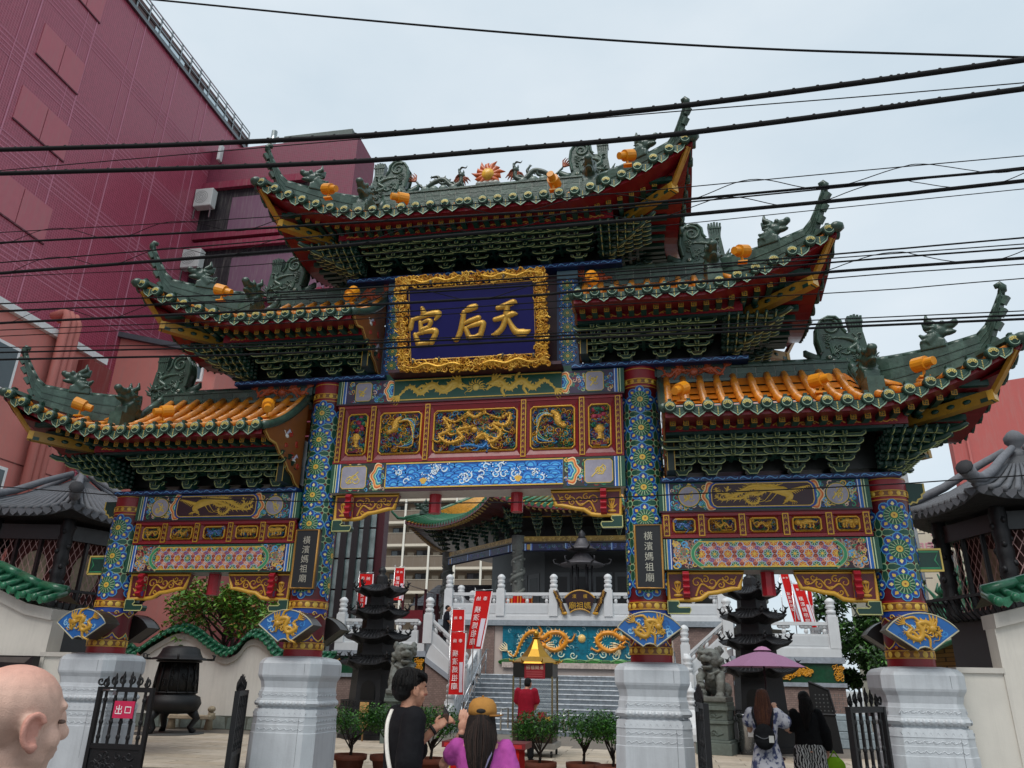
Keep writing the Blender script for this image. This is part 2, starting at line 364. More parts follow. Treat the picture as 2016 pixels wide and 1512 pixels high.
BEAST=blob('ridge_beast',_m,.011,2,_tg,M('glaze_dark',rough=.3,ns=14,na=.3,bump=.2,bs=60))
# stone guardian lion, looks to -y with the head turned to +x
_m=MB()
_m.ball((0,.2,.38),(.27,.34,.33)); _m.ball((0,-.02,.56),(.26,.25,.34)); _m.ball((.02,-.1,.98),(.29,.27,.27))
_m.ball((.1,-.33,.96),(.17,.15,.1)); _m.ball((.13,-.43,1.0),(.09,.07,.06)); _m.ball((.09,-.3,.76),(.15,.15,.06)); _m.ball((-.02,-.33,1.08),(.075,.06,.06)); _m.ball((.23,-.29,1.08),(.075,.06,.06))
_m.tube([(-.06,-.35,1.14),(.08,-.42,1.1),(.26,-.32,1.14)],[.04,.05,.04],8)
_m.ball((-.22,-.02,1.18),(.08,.1,.13)); _m.ball((.27,.02,1.18),(.08,.1,.13))
for i in range(46):
    a=i*2.4; zz=.68+.56*((i*17)%46)/46
    if sin(a)>-.55: _m.ball((.02+.30*cos(a),-.04+.29*sin(a),zz),(.07,.07,.07),8,5)
_m.tube([(-.2,-.08,.6),(-.24,-.3,.35),(-.22,-.34,.06)],[.13,.11,.1]); _m.ball((-.22,-.4,.07),(.12,.14,.075))
_m.tube([(.2,-.08,.62),(.29,-.32,.5),(.26,-.4,.36)],[.13,.11,.1]); _m.ball((.26,-.42,.3),(.12,.1,.08)); _m.ball((.26,-.38,.13),(.14,.14,.14),12,8)
_m.ball((-.26,.28,.2),(.16,.26,.2)); _m.ball((.26,.28,.2),(.16,.26,.2)); _m.ball((-.28,.02,.07),(.1,.16,.07)); _m.ball((.28,.02,.07),(.1,.16,.07))
_m.tube([(0,.45,.3),(0,.6,.55),(.05,.52,.85)],[.12,.16,.08]); _m.box(-.38,.38,-.55,.55,-.08,.04)
_m.ball((0,-.29,.52),(.11,.06,.11)); _m.tube([(-.22,-.2,.68),(0,-.34,.58),(.22,-.2,.68)],[.04,.04,.04],6)
def _lc(co):
    k=.8+.3*mathutils.noise.noise(co*7)
    c=hx('20211f') if (.02<co.x<.2 and co.y<-.33 and .79<co.z<.89) else hx('70736e'); return tuple(x*k for x in c)
LION=blob('lion_body',_m,.018,1,_lc,STONE,.01)
# ---------------------------------------------------------------- the gate
A_,B_,RC=2.382,5.461,.2634
GATE=T('ceremonial_gate','tall painted three-bay gate with five upswept tiled roofs, four red-footed columns and marble plinths','gate',(0,0,0))
def cyl(X,R=RC): return lambda u,v,h:(X+(R+h)*sin(u/R),-(R+h)*cos(u/R),v)
def flower(mb,u,v,s=1.):
    mb.fan(u,v,.178*s,.004,BLU,16,3)
    for i in range(8):
        a=i*pi/4+pi/8*0; x,y=u+.145*s*cos(a),v+.145*s*sin(a)
        mb.fan(x,y,.060*s,.008,MBL,10,1); mb.fan(x,y,.046*s,.011,BLU,10,1)
        mb.stroke([(x-.02*s*cos(a),y-.02*s*sin(a)),(x,y),(x+.03*s*cos(a),y+.03*s*sin(a))],[.012*s,.045*s,.006*s],.015,YEL if i%2 else hx('e8d890'))
        mb.ring(x,y,.055*s,.063*s,.0115,LBL,10)
    mb.fan(u,v,.118*s,.013,GRN,20,3); mb.ring(u,v,.112*s,.121*s,.0165,MGR,20)
    for i in range(16):
        a=i*pi/8+.1; ca,sa=cos(a),sin(a)
        mb.stroke([(u+.055*s*ca,v+.055*s*sa),(u+.112*s*ca,v+.112*s*sa)],.009*s,.0168,LGR)
    mb.ring(u,v,.048*s,.058*s,.017,MGR,14); mb.fan(u,v,.04*s,.0185,YEL,12,1); mb.fan(u,v,.012*s,.021,BRN,8,1)
def leafs(mb,u,v,s=1.):
    for a,l in ((0,.2),(pi,.2),(pi/2,.2),(-pi/2,.2)):
        ca,sa=cos(a),sin(a); pts=[(u+ca*t*l,v+sa*t*l) for t in (.18,.35,.6,.85,1.)]
        mb.stroke(pts,[.03,.085,.09,.05,.01],.004,LGR); mb.stroke(pts,[.012,.062,.068,.03,.0],.0065,GRN)
    mb.fan(u,v,.05,.009,LGR,12,1); mb.fan(u,v,.036,.012,GRN,12,1)
def coins(mb,v0,v1,n=16,R=RC):
    mb.add([(2*pi*R*i/48,v,.006) for v in (v0,v1) for i in range(48)],[(i,(i+1)%48,48+(i+1)%48,48+i) for i in range(48)],hx('7a4a18'))
    for v in (v0,v1): mb.add([(2*pi*R*i/48,v+d,h) for d,h in ((-.006,.006),(-.006,.012),(.006,.012),(.006,.006)) for i in range(48)],[(k*48+i,k*48+(i+1)%48,(k+1)*48+(i+1)%48,(k+1)*48+i) for k in range(3) for i in range(48)],GOLD)
    c=(v1-v0)*.44
    for i in range(n): mb.dome(2*pi*R*i/n,(v0+v1)/2,c,c,.006,.008,YEL if i%3 else GOLD,10,2)
def column(X,top,cap,f0,nf):
    mb=MB(cyl(X)); n=48; zs=[1.88,1.985,2.077,2.46,2.527,2.622,2.65,cap,top]
    cc=[RED,RED,DRED,BLU,RED,RED,DRED,RED]
    for k in range(len(zs)-1):
        mb.add([(2*pi*RC*i/n,v,0) for v in (zs[k],zs[k+1]) for i in range(n)],[(i,(i+1)%n,n+(i+1)%n,n+i) for i in range(n)],cc[k],True)
    coins(mb,1.99,2.072); coins(mb,2.532,2.618); coins(mb,cap+.055,cap+.125)
    for v in (cap+.01,cap+.28): mb.add([(2*pi*RC*i/n,v+d,.003) for d in (-.006,.006) for i in range(n)],[(i,(i+1)%n,n+(i+1)%n,n+i) for i in range(n)],GOLD)
    q=pi/2*RC
    for k in range(nf):
        for j in range(4): flower(mb,j*q,f0-.42*k)
    for k in range(-1,nf):
        for j in range(4):
            if k>=0 or True: leafs(mb,(j+.5)*q,f0-.42*k-.21) if k<nf-1 and k>=0 else None
    for j in range(8):            # hanging scallops in the lower field
        u=j*q/2; mb.flat([(u-.1,2.462),(u+.1,2.462),(u+.06,2.43),(u,2.40),(u-.06,2.43)],.004,BLU)
        mb.stroke([(u-.1,2.455),(u-.06,2.424),(u,2.393),(u+.06,2.424),(u+.1,2.455)],.014,.006,YEL)
        mb.relief(spiral(u,2.455,.035,1,0,1,8),.012,.004,.008,YEL)
        mb.flat([(u-.1,2.08),(u+.1,2.08),(u+.04,2.12),(u,2.17),(u-.04,2.12)],.004,(TEAL,BLU)[j%2]); mb.stroke([(u-.1,2.095),(u-.04,2.13),(u,2.18),(u+.04,2.13),(u+.1,2.095)],.014,.006,YEL)
        mb.fan(u,2.11,.02,.006,ORG,8,1)
    return mb.build('column',PAINT,GATE,fix=False)
for X in (-A_,A_): column(X,5.9,5.565,5.372,7)
for X in (-B_,B_): column(X,4.17,3.875,3.679,3)
# marble plinths
PW=[(1.895,.29),(1.87,.40),(1.835,.435),(1.80,.452),(1.655,.452),(1.63,.445),(1.58,.418),(1.50,.402),(1.455,.41),(1.452,.418),(1.365,.418),(1.362,.43),(1.345,.432),(1.31,.45),(1.275,.432),(1.27,.405),(1.255,.402),(1.24,.42),(1.235,.44),(1.15,.452),(1.145,.447),(1.06,.447),(1.055,.452),(.96,.452),(.955,.46),(0,.465)]
def octo(w,c=.13): k=w*c*2; return [(-w+k,-w),(w-k,-w),(w,-w+k),(w,w-k),(w-k,w),(-w+k,w),(-w,w-k),(-w,-w+k)]
_pl=None
for X in (-B_,-A_,A_,B_):
    if _pl is None:
        mb=MB(); mc=hx('bcc1c5')
        P=[(x,y,z) for z,w in PW for x,y in octo(w)]
        mb.add(P,[(i*8+j,i*8+(j+1)%8,(i+1)*8+(j+1)%8,(i+1)*8+j) for i in range(len(PW)-1) for j in range(8)],mc)
        mb.poly([P[i] for i in range(7,-1,-1)],mc)
        for fx in range(4):           # carved lotus rows and scroll friezes on every face
            R_=Matrix.Rotation(fx*pi/2,3,'Z')
            mb.xf=lambda u,v,h,R_=R_: tuple(R_@Vector((u,-.43-h,v)))
            for k in range(9):
                u=-.31+k*.0775
                mb.dome(u,1.31,.034,.034,.012,.018,mc,8,2); mb.relief([(u-.034,1.20),(u-.02,1.17),(u,1.162),(u+.02,1.17),(u+.034,1.20)],.016,.008,.012,mc)
                mb.dome(u,1.262,.02,.008,-.028,.01,mc,6,2); mb.dome(u+.039,1.262,.012,.008,-.028,.01,mc,6,2)
            for k in range(7):
                u=-.28+k*.093
                mb.relief(smoothp([(u-.045,1.395),(u-.02,1.425),(u+.01,1.40),(u+.045,1.415)],3),.014,-.014,.007,mc); mb.relief(spiral(u,1.41,.022,1.1,k,1 if k%2 else -1,8),.009,-.014,.007,mc)
                mb.relief(smoothp([(u-.045,1.09),(u-.02,1.115),(u+.01,1.09),(u+.045,1.105)],3),.014,.015,.007,mc); mb.relief(spiral(u,1.1,.02,1.1,k,1 if k%2 else -1,8),.009,.015,.007,mc)
                mb.relief(smoothp([(u-.045,.99),(u-.02,1.015),(u+.01,.99),(u+.045,1.005)],3),.012,.022,.005,mc)
            mb.stroke([(.26,1.8),(.262,1.66)],.004,.0245,hx('55585c')); mb.stroke([(.262,1.14),(.27,.05)],.004,.032,hx('55585c'))
            mb.xf=None
        _pl=mb.build('plinth',MARBLE,GATE,fix=False); _pl.location=(X,0,0)
    else: again(_pl,GATE,Matrix.Translation((X,0,0)))
# --- beams -------------------------------------------------------------------
FY=-.25
def stripes(mb,u0,dirn,v0,v1,h=.004):
    x=u0
    for w,c in ((.05,GRN),(.012,hx('bcd0a8')),(.02,GRN),(.012,hx('e0d48c')),(.035,MBL),(.01,WHT),(.012,BLU)):
        mb.rect(min(x,x+dirn*w),max(x,x+dirn*w),v0,v1,h,c); x+=dirn*w
    return x
def tablet(mb,u,v,w,hh,kind=0,rng=random):
    k=.03; o=[(u-w+k,v-hh),(u+w-k,v-hh),(u+w,v-hh+k),(u+w,v+hh-k),(u+w-k,v+hh),(u-w+k,v+hh),(u-w,v+hh-k),(u-w,v-hh+k)]
    if kind: o=[(u+w*cos(i*pi/10),v+hh*sin(i*pi/10)) for i in range(20)]
    mb.flat(o,.0075,GREY); mb.stroke(o+o[:1],.010,.0095,YEL); mb.stroke([(u+(a-u)*1.08,v+(b-v)*1.08) for a,b in o+o[:1]],.012,.0085,GRN)
    c=hx('d8bc5a')
    mb.relief([(u-w*.5,v-hh*.5),(u-w*.1,v),(u+w*.35,v+hh*.5)],.02,.0075,.006,c)
    for i in range(4): mb.relief(spiral(u+rng.uniform(-.4,.4)*w,v+rng.uniform(-.4,.4)*hh,w*.35,1.1,rng.uniform(0,6),1 if i%2 else -1,9),.014,.0075,.006,c)
def clouds(mb,u,v,hh,d):
    """overlapping cloud lobes at a cartouche end, pointing in direction d"""
    for rr,c in ((1.,hx('f0dcae')),(.93,hx('d86a28')),(.8,hx('f0b06a')),(.68,TEAL),(.56,hx('9fd6c8')),(.46,MBL),(.34,LBL),(.2,BLU)):
        o=[]
        for i in range(25):
            t=-pi/2+pi*i/24; k=hh*rr*(1+.1*cos(t*6)); o.append((u+d*k*.8*cos(t),v+k*sin(t)))
        mb.flat(o,.0075+.0015*(1-rr)*6,c)
def filler(mb,u0,u1,v0,v1,n,size=.05,bgc=MAR,seed=1,cols=None):
    rg=random.Random(seed); mb.rect(u0,u1,v0,v1,.004,bgc)
    scrolls(mb,u0,u1,v0,v1,.0048,cols or [LBL,MBL,MGR,LGR,RED,hx('d8b8a0'),YEL,TEAL],size,n,.3,rg)
def beam(name,u0,u1,v0,v1,xf,th=.46,under=None):
    mb=MB(xf); mb.box(u0,u1,v0,v1,-th,0,GRN)
    if under: mb.poly([(u0,v0-.002,-th),(u1,v0-.002,-th),(u1,v0-.002,0),(u0,v0-.002,0)],under)
    return mb
def phoenix(mb,u0,u1,v0,v1,h,ht,c):
    W_=u1-u0; H_=v1-v0; g=lambda a,b:(u0+a*W_,v0+b*H_)
    bd=smoothp([g(.5,.80),g(.62,.72),g(.72,.62),g(.78,.4),g(.74,.24)],5); mb.relief(bd,taper(len(bd),H_*.24,H_*.42,H_*.16),h,ht,c)
    mb.dome(*g(.735,.2),H_*.09,H_*.08,h,ht*1.2,c); mb.relief([g(.73,.17),g(.70,.06),g(.74,.02)],[H_*.09,H_*.06,.004],h,ht,c)
    for dx in (.0,.02,.04): mb.relief(smoothp([g(.75+dx,.22),g(.80+dx,.14),g(.79+dx,.02+dx)],3),taper(7,H_*.06,.004),h,ht*.7,c)
    for i in range(9):     # raised wings
        t=i/8; mb.relief(smoothp([g(.70,.6),g(.80+.02*i,.66+.03*i-.05),g(.84+.14*t,.50+.28*t)],3),taper(7,H_*.10,.006),h+ht*.1*(i%2),ht*.7,c)
        mb.relief(smoothp([g(.6,.74),g(.66-.01*i,.9),g(.72-.05*i,.97-.02*t)],3),taper(7,H_*.09,.006),h+ht*.1*(i%2),ht*.6,c)
    for path in ([(.56,.8),(.42,.92),(.3,.72),(.2,.5),(.06,.62),(.03,.85)],[(.56,.76),(.44,.66),(.33,.45),(.36,.15),(.44,.12),(.47,.38)],[(.54,.78),(.4,.8),(.24,.52),(.1,.3),(.02,.5)],[(.56,.74),(.46,.5),(.38,.55),(.28,.35),(.14,.42),(.16,.9)]):
        P=smoothp([g(*p) for p in path],6); mb.relief(P,taper(len(P),H_*.15,H_*.09),h,ht*.8,c)
        Lp,Rp=mb._lr(P,H_*.36)
        for i in range(2,len(P)-1,2):
            for q in (Lp,Rp): mb.poly([(*P[i-1],h+ht*.4),(*P[i],h+ht*.4),(*q[min(i+1,len(P)-1)],h+.001)],c)
    for a in (.60,.66): mb.relief([g(a,.6),g(a-.05,.35),g(a-.08,.22)],[H_*.06,H_*.03,H_*.03],h,ht*.6,c); mb.relief([g(a-.14,.16),g(a-.08,.22),g(a-.1,.3)],[.004,H_*.05,.004],h,ht*.6,c)
# central upper beam: gold dragons on green
mb=beam('b',-2.17,2.17,5.505,5.87,pf(FY))
for d in (-1,1):
    x=stripes(mb,d*2.17,-d,5.505,5.87); lo,hi=sorted((x,d*1.2))
    filler(mb,lo,hi,5.515,5.86,90,.04,hx('3a2c48'),5+d); tablet(mb,d*1.75,5.687,.125,.145); clouds(mb,d*1.28,5.687,.17,d)
mb.rect(-1.27,1.27,5.53,5.845,.0075,GRN)
fr=[(-1.27,5.53),(1.27,5.53),(1.27,5.845),(-1.27,5.845),(-1.27,5.53)]; mb.stroke(fr,.016,.009,YEL)
for d in (-1,1):
    pts=[(d*1.18,5.60),(d*1.02,5.74),(d*.85,5.63),(d*.68,5.76),(d*.5,5.64),(d*.36,5.77),(d*.25,5.73)]
    dragon2(mb,pts,.085,.008,.016,hx('d8b44c'),leg=.9,head=1.1,sp=2)
mb.dome(0,5.68,.055,.055,.008,.016,hx('e0c060'))
for i in range(11): a=pi*(-.15+1.3*i/10); mb.relief([(.06*cos(a),5.68+.06*sin(a)),(.11*cos(a+.2),5.68+.10*sin(a+.2)),(.15*cos(a),5.68+.14*sin(a))],[.02,.025,.003],.008,.01,hx('d8b44c'))
mb.build('upper_beam',PAINT,GATE,fix=False)
# wave beam
mb=beam('b',-2.14,2.14,4.135,4.565,pf(FY),.46,hx('b9b2aa'))
for d in (-1,1):
    x=stripes(mb,d*2.14,-d,4.14,4.56); lo,hi=sorted((x,d*1.3))
    filler(mb,lo,hi,4.15,4.555,90,.045,hx('33302f'),15+d); tablet(mb,d*1.78,4.36,.19,.165); clouds(mb,d*1.36,4.37,.2,d)
mb.rect(-1.29,1.29,4.19,4.545,.0075,hx('1463b8')); mb.stroke([(-1.29,4.19),(1.29,4.19),(1.29,4.545),(-1.29,4.545),(-1.29,4.19)],.018,.019,YEL)
mb.rect(-1.29,1.29,4.135,4.18,.007,MAR)
rg=random.Random(3)
cl=lambda p:[(min(max(a,-1.28),1.28),min(max(b,4.2),4.535)) for a,b in p]
for row in range(6):
    v=4.50-row*.06
    for k in range(17):
        u=-1.36+k*.17+(row%2)*.085+rg.uniform(-.035,.035); hgt=.06+.07*rg.random()**2; wd=.085+.05*rg.random(); base=.008+row*.0014
        for s_,c in ((1.,hx('0c3f92')),(.9,hx('1a74cc')),(.74,hx('3f9fe4')),(.58,hx('1763b8')),(.4,hx('54b2ec'))):
            mb.flat(cl([(u+wd*s_*cos(t),v-.045+hgt*s_*sin(t)**1.0) for t in [pi*i/8 for i in range(9)]]),base+(1-s_)*.0016,c)
for k in range(26):            # white foam curls and spray
    u=rg.uniform(-1.2,1.2); v=rg.uniform(4.25,4.48); d=rg.choice((-1,1)); q=cl(spiral(u,v,.055,.9,rg.uniform(0,3),d,10)); mb.stroke(q,taper(10,.022,.006),.0178,hx('dcecf4'))
    for i in range(5): mb.disc(*cl([(u+rg.uniform(-.08,.08),v+rg.uniform(.02,.08))])[0],.009,.0182,hx('eaf4f8'),6)
for u in (-.72,.66): mb.flat([(u+.05*cos(t)*(1+.3*sin(3*t)),4.28+.045*sin(t)) for t in [i*pi/6 for i in range(12)]],.0186,hx('dcae48'))
mb.build('wave_beam',PAINT,GATE,fix=False)
# carved red panels
def goldstrip(mb,u0,u1,v0,v1,h):
    mb.box(u0,u1,v0,v1,0,h,GOLD); w=u1-u0; mb.rect(u0+w*.18,u1-w*.18,v0+w*.2,v1-w*.2,h+.002,DRED); n=max(2,int((v1-v0)/w/1.1)); c=(u0+u1)/2
    for i in range(n):
        v=v0+w*.3+(v1-v0-w*.6)*(i+.5)/n
        for d in (-1,1): mb.relief(spiral(c+d*w*.12,v,w*.2,1,pi/2*d,d,7),w*.09,h+.002,.006,YEL)
        mb.dome(c,v+w*.3,w*.07,w*.12,h+.002,.006,YEL,6,2)
def carved(mb,rel,u0,u1,v0,v1,seed,kind):
    k=min(.04,(v1-v0)*.14); o=[(u0+k,v0),(u1-k,v0),(u1,v0+k),(u1,v1-k),(u1-k,v1),(u0+k,v1),(u0,v1-k),(u0,v0+k)]
    mb.flat(o,.003,hx('240a14')); P=o+o[:2]; mb.relief(P,.028,.003,.028,hx('dca83a'))
    rg=random.Random(seed); cols=[hx('1d4f86'),hx('2f7f6a'),hx('7a2438'),hx('8a5a24'),hx('3d8ab0'),hx('5a1a4a'),GOLD,hx('2c6a3c'),GOLD,hx('b88a34')]
    m=.022; A=(u1-u0)*(v1-v0); small=A<.1
    scrolls(rel,u0+m,u1-m,v0+m,v1-m,.004,cols,.034 if small else .05,int(A*620)+12,.34,rg,.034)
    cu,cv=(u0+u1)/2,(v0+v1)/2; w,hh=u1-u0,v1-v0; g=lambda a,b:(cu+a*w,cv+b*hh)
    GC=hx('d0a040')
    if kind=='dragons':
        dragon2(rel,[g(-.1,.35),g(-.25,.2),g(-.38,.32),g(-.3,.02),g(-.42,-.12),g(-.3,-.3),g(-.14,-.2),g(-.2,.0),g(-.06,.05)],.055,.03,.045,GC,leg=1.2,head=1.1,sp=2)
        dragon2(rel,[g(.14,.38),g(.3,.25),g(.42,.36),g(.38,.08),g(.22,.12),g(.32,-.12),g(.2,-.32),g(.12,-.12),g(.05,-.2)],.055,.03,.045,GC,leg=1.2,head=1.1,sp=2)
        dragon2(rel,[g(-.22,-.4),g(-.05,-.36),g(.1,-.42),g(.16,-.3)],.05,.02,.03,hx('3a7ab4'),leg=1)
        rel.dome(*g(0,.0),.05,.05,.03,.04,GC); rel.relief(smoothp([g(-.1,.42),g(0,.3),g(.08,.4)],4),.06,.02,.04,GC)
    elif kind=='phoenix':
        s_=1 if seed%2 else -1; q=lambda a,b:g(a*s_,b)
        b=smoothp([q(.02,.38),q(-.1,.28),q(-.14,.1),q(-.24,.02)],5); rel.relief(b,taper(len(b),.05,.12,.05),.02,.05,GC); rel.dome(*q(-.26,.02),.045,.04,.03,.04,GC)
        for i in range(7): t=i/6; rel.relief(smoothp([q(-.02,.25),q(.16+.08*t,.34-.1*t),q(.36-.02*t,.22-.55*t),q(.24-.3*t,-.4+.05*t)],4),taper(13,.035,.012),.02+.004*i,.03,(LGR,hx('3d8ac8'),GC,hx('2f7f6a'))[i%4])
    elif kind=='vase':
        rel.relief([g(0,-.32),g(0,-.25),g(0,-.16)],[.12,.06,.1],.015,.04,GC); rel.relief([g(0,-.16),g(0,-.08),g(0,-.02),g(0,.0)],[.1,.17,.1,.13],.02,.05,GC)
        rel.box(cu-w*.36,cu+w*.36,v0+.03,v0+.09,.01,.035,hx('6a2030'))
        for d in (-1,1): rel.relief([g(d*.36,-.44),g(d*.36,-.36),g(d*.18,-.36),g(d*.18,-.40)],.018,.03,.02,GC)
        for i in range(9): rel.dome(*g(rg.uniform(-.3,.3),rg.uniform(.08,.4)),.04,.04,.02,.035,(hx('8a2038'),hx('a03850'),hx('2c6a4c'))[i%3])
    elif seed%5 in (1,2,3):
        s_=1 if seed%2 else -1; q=lambda a,b:g(a*s_,b); dragon2(rel,[q(-.4,.2),q(-.28,-.2),q(-.1,.15),q(.08,-.15),q(.24,.1)],.034,.02,.03,(GC,hx('5a7ab0'),GC)[seed%3],leg=1.1,n=4)
    else:
        s_=1 if seed%2 else -1; q=lambda a,b:g(a*s_,b)
        b=smoothp([q(-.34,.1),q(-.1,.18),q(.12,.1),q(.3,.12)],4); rel.relief(b,taper(len(b),.03,.08,.06),.02,.035,GC)
        for a in (-.2,-.08,.12,.24): rel.relief([q(a,.05),q(a-.03,-.2),q(a+.02,-.32)],[.04,.03,.03],.02,.025,GC)
        rel.dome(*q(.33,.1),.045,.045,.02,.05,GC); rel.relief([q(-.34,.1),q(-.42,.3)],[.03,.005],.02,.02,GC)
def redpanel(u0,u1,v0,v1,xf,strips,panels,seed):
    mb=MB(xf); rels=[]
    mb.box(u0,u1,v0,v1,-.36,-.02,RED); mb.box(u0,u1,v1-.045,v1,-.36,.02,RED); mb.box(u0,u1,v0,v0+.045,-.36,.02,RED)
    edges=[u0]+[x for s_ in strips for x in s_]+[u1]
    mb2=MB(xf)
    for s0,s1 in strips: goldstrip(mb2,s0,s1,v0+.02,v1-.025,.034)
    for i,(p0,p1,kind) in enumerate(panels):
        hm=(v1-v0)*.15 if kind!='beast' else (v1-v0)*.24
        q=MB(lambda u,v,h:xf(u,v,h-.018)); r2=MB(lambda u,v,h:xf(u,v,h-.018))
        a0,a1,b0,b1=p0-.055,p1+.055,v0+.05,v1-.05   # sloping red frame round the carving
        for A4,B4 in (((a0,b0),(a1,b0)),((a1,b0),(a1,b1)),((a1,b1),(a0,b1)),((a0,b1),(a0,b0))):
            c4=lambda p:(min(max(p[0],p0-.01),p1+.01),min(max(p[1],v0+hm-.012),v1-hm+.012))
            i0,i1=c4(A4),c4(B4); mb.poly([(*A4,.012),(*B4,.012),(*i1,-.012),(*i0,-.012)],hx('76121c'))
        carved(q,r2,p0,p1,v0+hm,v1-hm,seed+i,kind)
        rels.append(r2)
        b_=len(mb2.v); mb2.v+=q.v; mb2.f+=[tuple(b_+j for j in f) for f in q.f]; mb2.c+=q.c; mb2.sm+=q.sm
    p=mb.build('panel_board',PAINT,GATE,fix=False)
    mb2.build('gold_frame',M('goldpaint',rough=.33,metal=.25,ns=25,na=.15,grime=.25,gcol=(.1,.04,.01)),p,fix=False)
    for rel in rels: rel.build('carving',M('carving',rough=.3,metal=.35,ns=30,na=.3,bump=.2,bs=150,scales=75),p,fix=False)
    lg=MB(xf); lg.box(u0-.03,u1+.03,v1,v1+.022,-.4,.05,MAR); lg.build('ledge',PAINT,p,fix=False)
redpanel(-2.135,2.135,4.572,5.475,pf(FY+.02),[(s*m-.038,s*m+.038) for s in (-1,1) for m in (.72,1.56,2.07)],
    [(-.62,.62,'dragons'),(-1.45,-.82,'phoenix'),(.82,1.45,'phoenix'),(-1.96,-1.655,'vase'),(1.655,1.96,'vase')],40)
def bay(sx):
    xf=(lambda u,v,h:(sx*u,FY-h,v)); xr=(lambda u,v,h:(sx*u,FY+.02-h,v)); C_=3.9
    mb=beam('b',2.57,5.22,3.785,4.16,xf)
    for d in (-1,1):
        e=C_+d*1.325; x=stripes(mb,e,-d,3.785,4.155); lo,hi=sorted((x,C_+d*.66))
        filler(mb,lo,hi,3.795,4.145,110,.042,hx('2c2a3c'),25+d); tablet(mb,C_+d*.93,3.972,.135,.135,1); clouds(mb,C_+d*.60,3.972,.2,d)
    cx0,cx1=C_-.64,C_+.64; o=[(cx0,3.9),(cx0+.02,3.85),(cx0+.06,3.825),(cx1-.06,3.825),(cx1-.02,3.85),(cx1,3.9),(cx1,4.05),(cx1-.02,4.1),(cx1-.06,4.13),(cx0+.06,4.13),(cx0+.02,4.1),(cx0,4.05)]
    mb.flat([(C_+(a-C_)*1.05,3.975+(b-3.975)*1.12) for a,b in o],.016,BLU); mb.flat(o,.018,hx('35141f')); mb.stroke(o+o[:1],.012,.0195,YEL)
    phoenix(mb,cx0+.02,cx1-.02,3.83,4.125,.019,.016,hx('d2aa42')); mb.build('phoenix_beam',PAINT,GATE,fix=False)
    redpanel(2.6,5.19,3.428,3.757,xr,[(x-.04,x+.04) for x in (2.657,3.106,3.62,4.16,4.69,5.135)],
        [(2.75,3.022,'beast'),(3.2,3.535,'beast'),(3.725,4.055,'beast'),(4.25,4.59,'beast'),(4.78,5.05,'beast')],60+sx)
    mb=beam('b',2.555,5.235,3.02,3.415,xf,.46,hx('6a6a66'))
    for d in (-1,1):
        e=C_+d*1.34; x=stripes(mb,e,-d,3.025,3.41); lo,hi=sorted((x,C_+d*.84))
        filler(mb,lo,hi,3.035,3.40,95,.048,hx('2c1220'),35+d,[hx('8a6a58'),hx('a08878'),LBL,MGR,RED,YEL,hx('c89878')])
        for w,c in ((.1,hx('8a6a50')),(.075,LGR),(.05,MGR)):
            mb.stroke(smoothp([(C_+d*.80,3.05),(C_+d*.90,3.13),(C_+d*.93,3.215),(C_+d*.90,3.30),(C_+d*.80,3.385)],4),w*.7,.012-w*.03,c)
    f0,f1,g0,g1=C_-.84,C_+.84,3.055,3.375
    mb.rect(f0,f1,g0,g1,.008,hx('c87860')); mb.stroke([(f0,g0),(f1,g0)],.012,.014,YEL); mb.stroke([(f0,g1),(f1,g1)],.012,.014,YEL)
    cv=lambda a,b:(min(max(a,f0),f1),min(max(b,g0),g1))
    for r_ in range(-1,2):
        for k in range(11):
            u=f0+.02+k*.164+(.082 if r_ else 0); v=3.215+r_*.148
            ok=lambda p:[cv(*q) for q in p]
            for i in range(8):
                a=i*pi/4+pi/8
                mb.stroke(ok(spiral(u+.088*cos(a),v+.078*sin(a),.026,1,a,1 if i%2 else -1,8)),.009,.0096+.0002*(i%3),(hx('8a3020'),hx('5a3a90'),hx('e8c8b0'),hx('b04a38'))[i%4])
            for rad,c,hh in ((.062,LBL,.0102),(.056,WHT,.0106),(.052,GRN if (k+r_)%2 else hx('c05028'),.011),(.018,YEL,.0125)):
                mb.flat(ok([(u+rad*(1+.12*cos(8*t))*cos(t),v+rad*(1+.12*cos(8*t))*sin(t)) for t in [i*pi/8 for i in range(16)]]),hh,c)
            for i in range(8): a=i*pi/4; mb.stroke(ok([(u+.02*cos(a),v+.02*sin(a)),(u+.05*cos(a),v+.05*sin(a))]),.012,.0118,LGR if (k+r_)%2 else YEL)
    mb.build('lattice_beam',PAINT,GATE,fix=False)
for sx in (1,-1): bay(sx)
# blue ledges under the brackets
def ledge(u0,u1,z0,z1,y):
    mb=MB(); mb.box(u0,u1,y,-y,z0,z1,hx('122a5e')); mb.xf=pf(y); n=int((u1-u0)/.16); c=hx('5f9ad0')
    for i in range(n):
        u=u0+(u1-u0)*(i+.5)/n; z=(z0+z1)/2; hh=(z1-z0)
        mb.stroke(smoothp([(u-.07,z-hh*.2),(u-.03,z+hh*.28),(u+.02,z-hh*.1),(u+.05,z-hh*.25),(u+.075,z+hh*.1)],3),.012,.003,c); mb.stroke(spiral(u-.03,z+hh*.08,.018,1,0,1,7),.007,.0035,c)
    mb.build('blue_ledge',PAINT,GATE,fix=False)
for s in (1,-1):
    a,b=sorted((s*2.62,s*5.62)); ledge(a,b,4.165,4.222,-.32)
    a,b=sorted((s*1.42,s*3.9)); ledge(a,b,5.885,5.945,-.31)
ledge(-2.2,2.2,7.565,7.635,-.31)
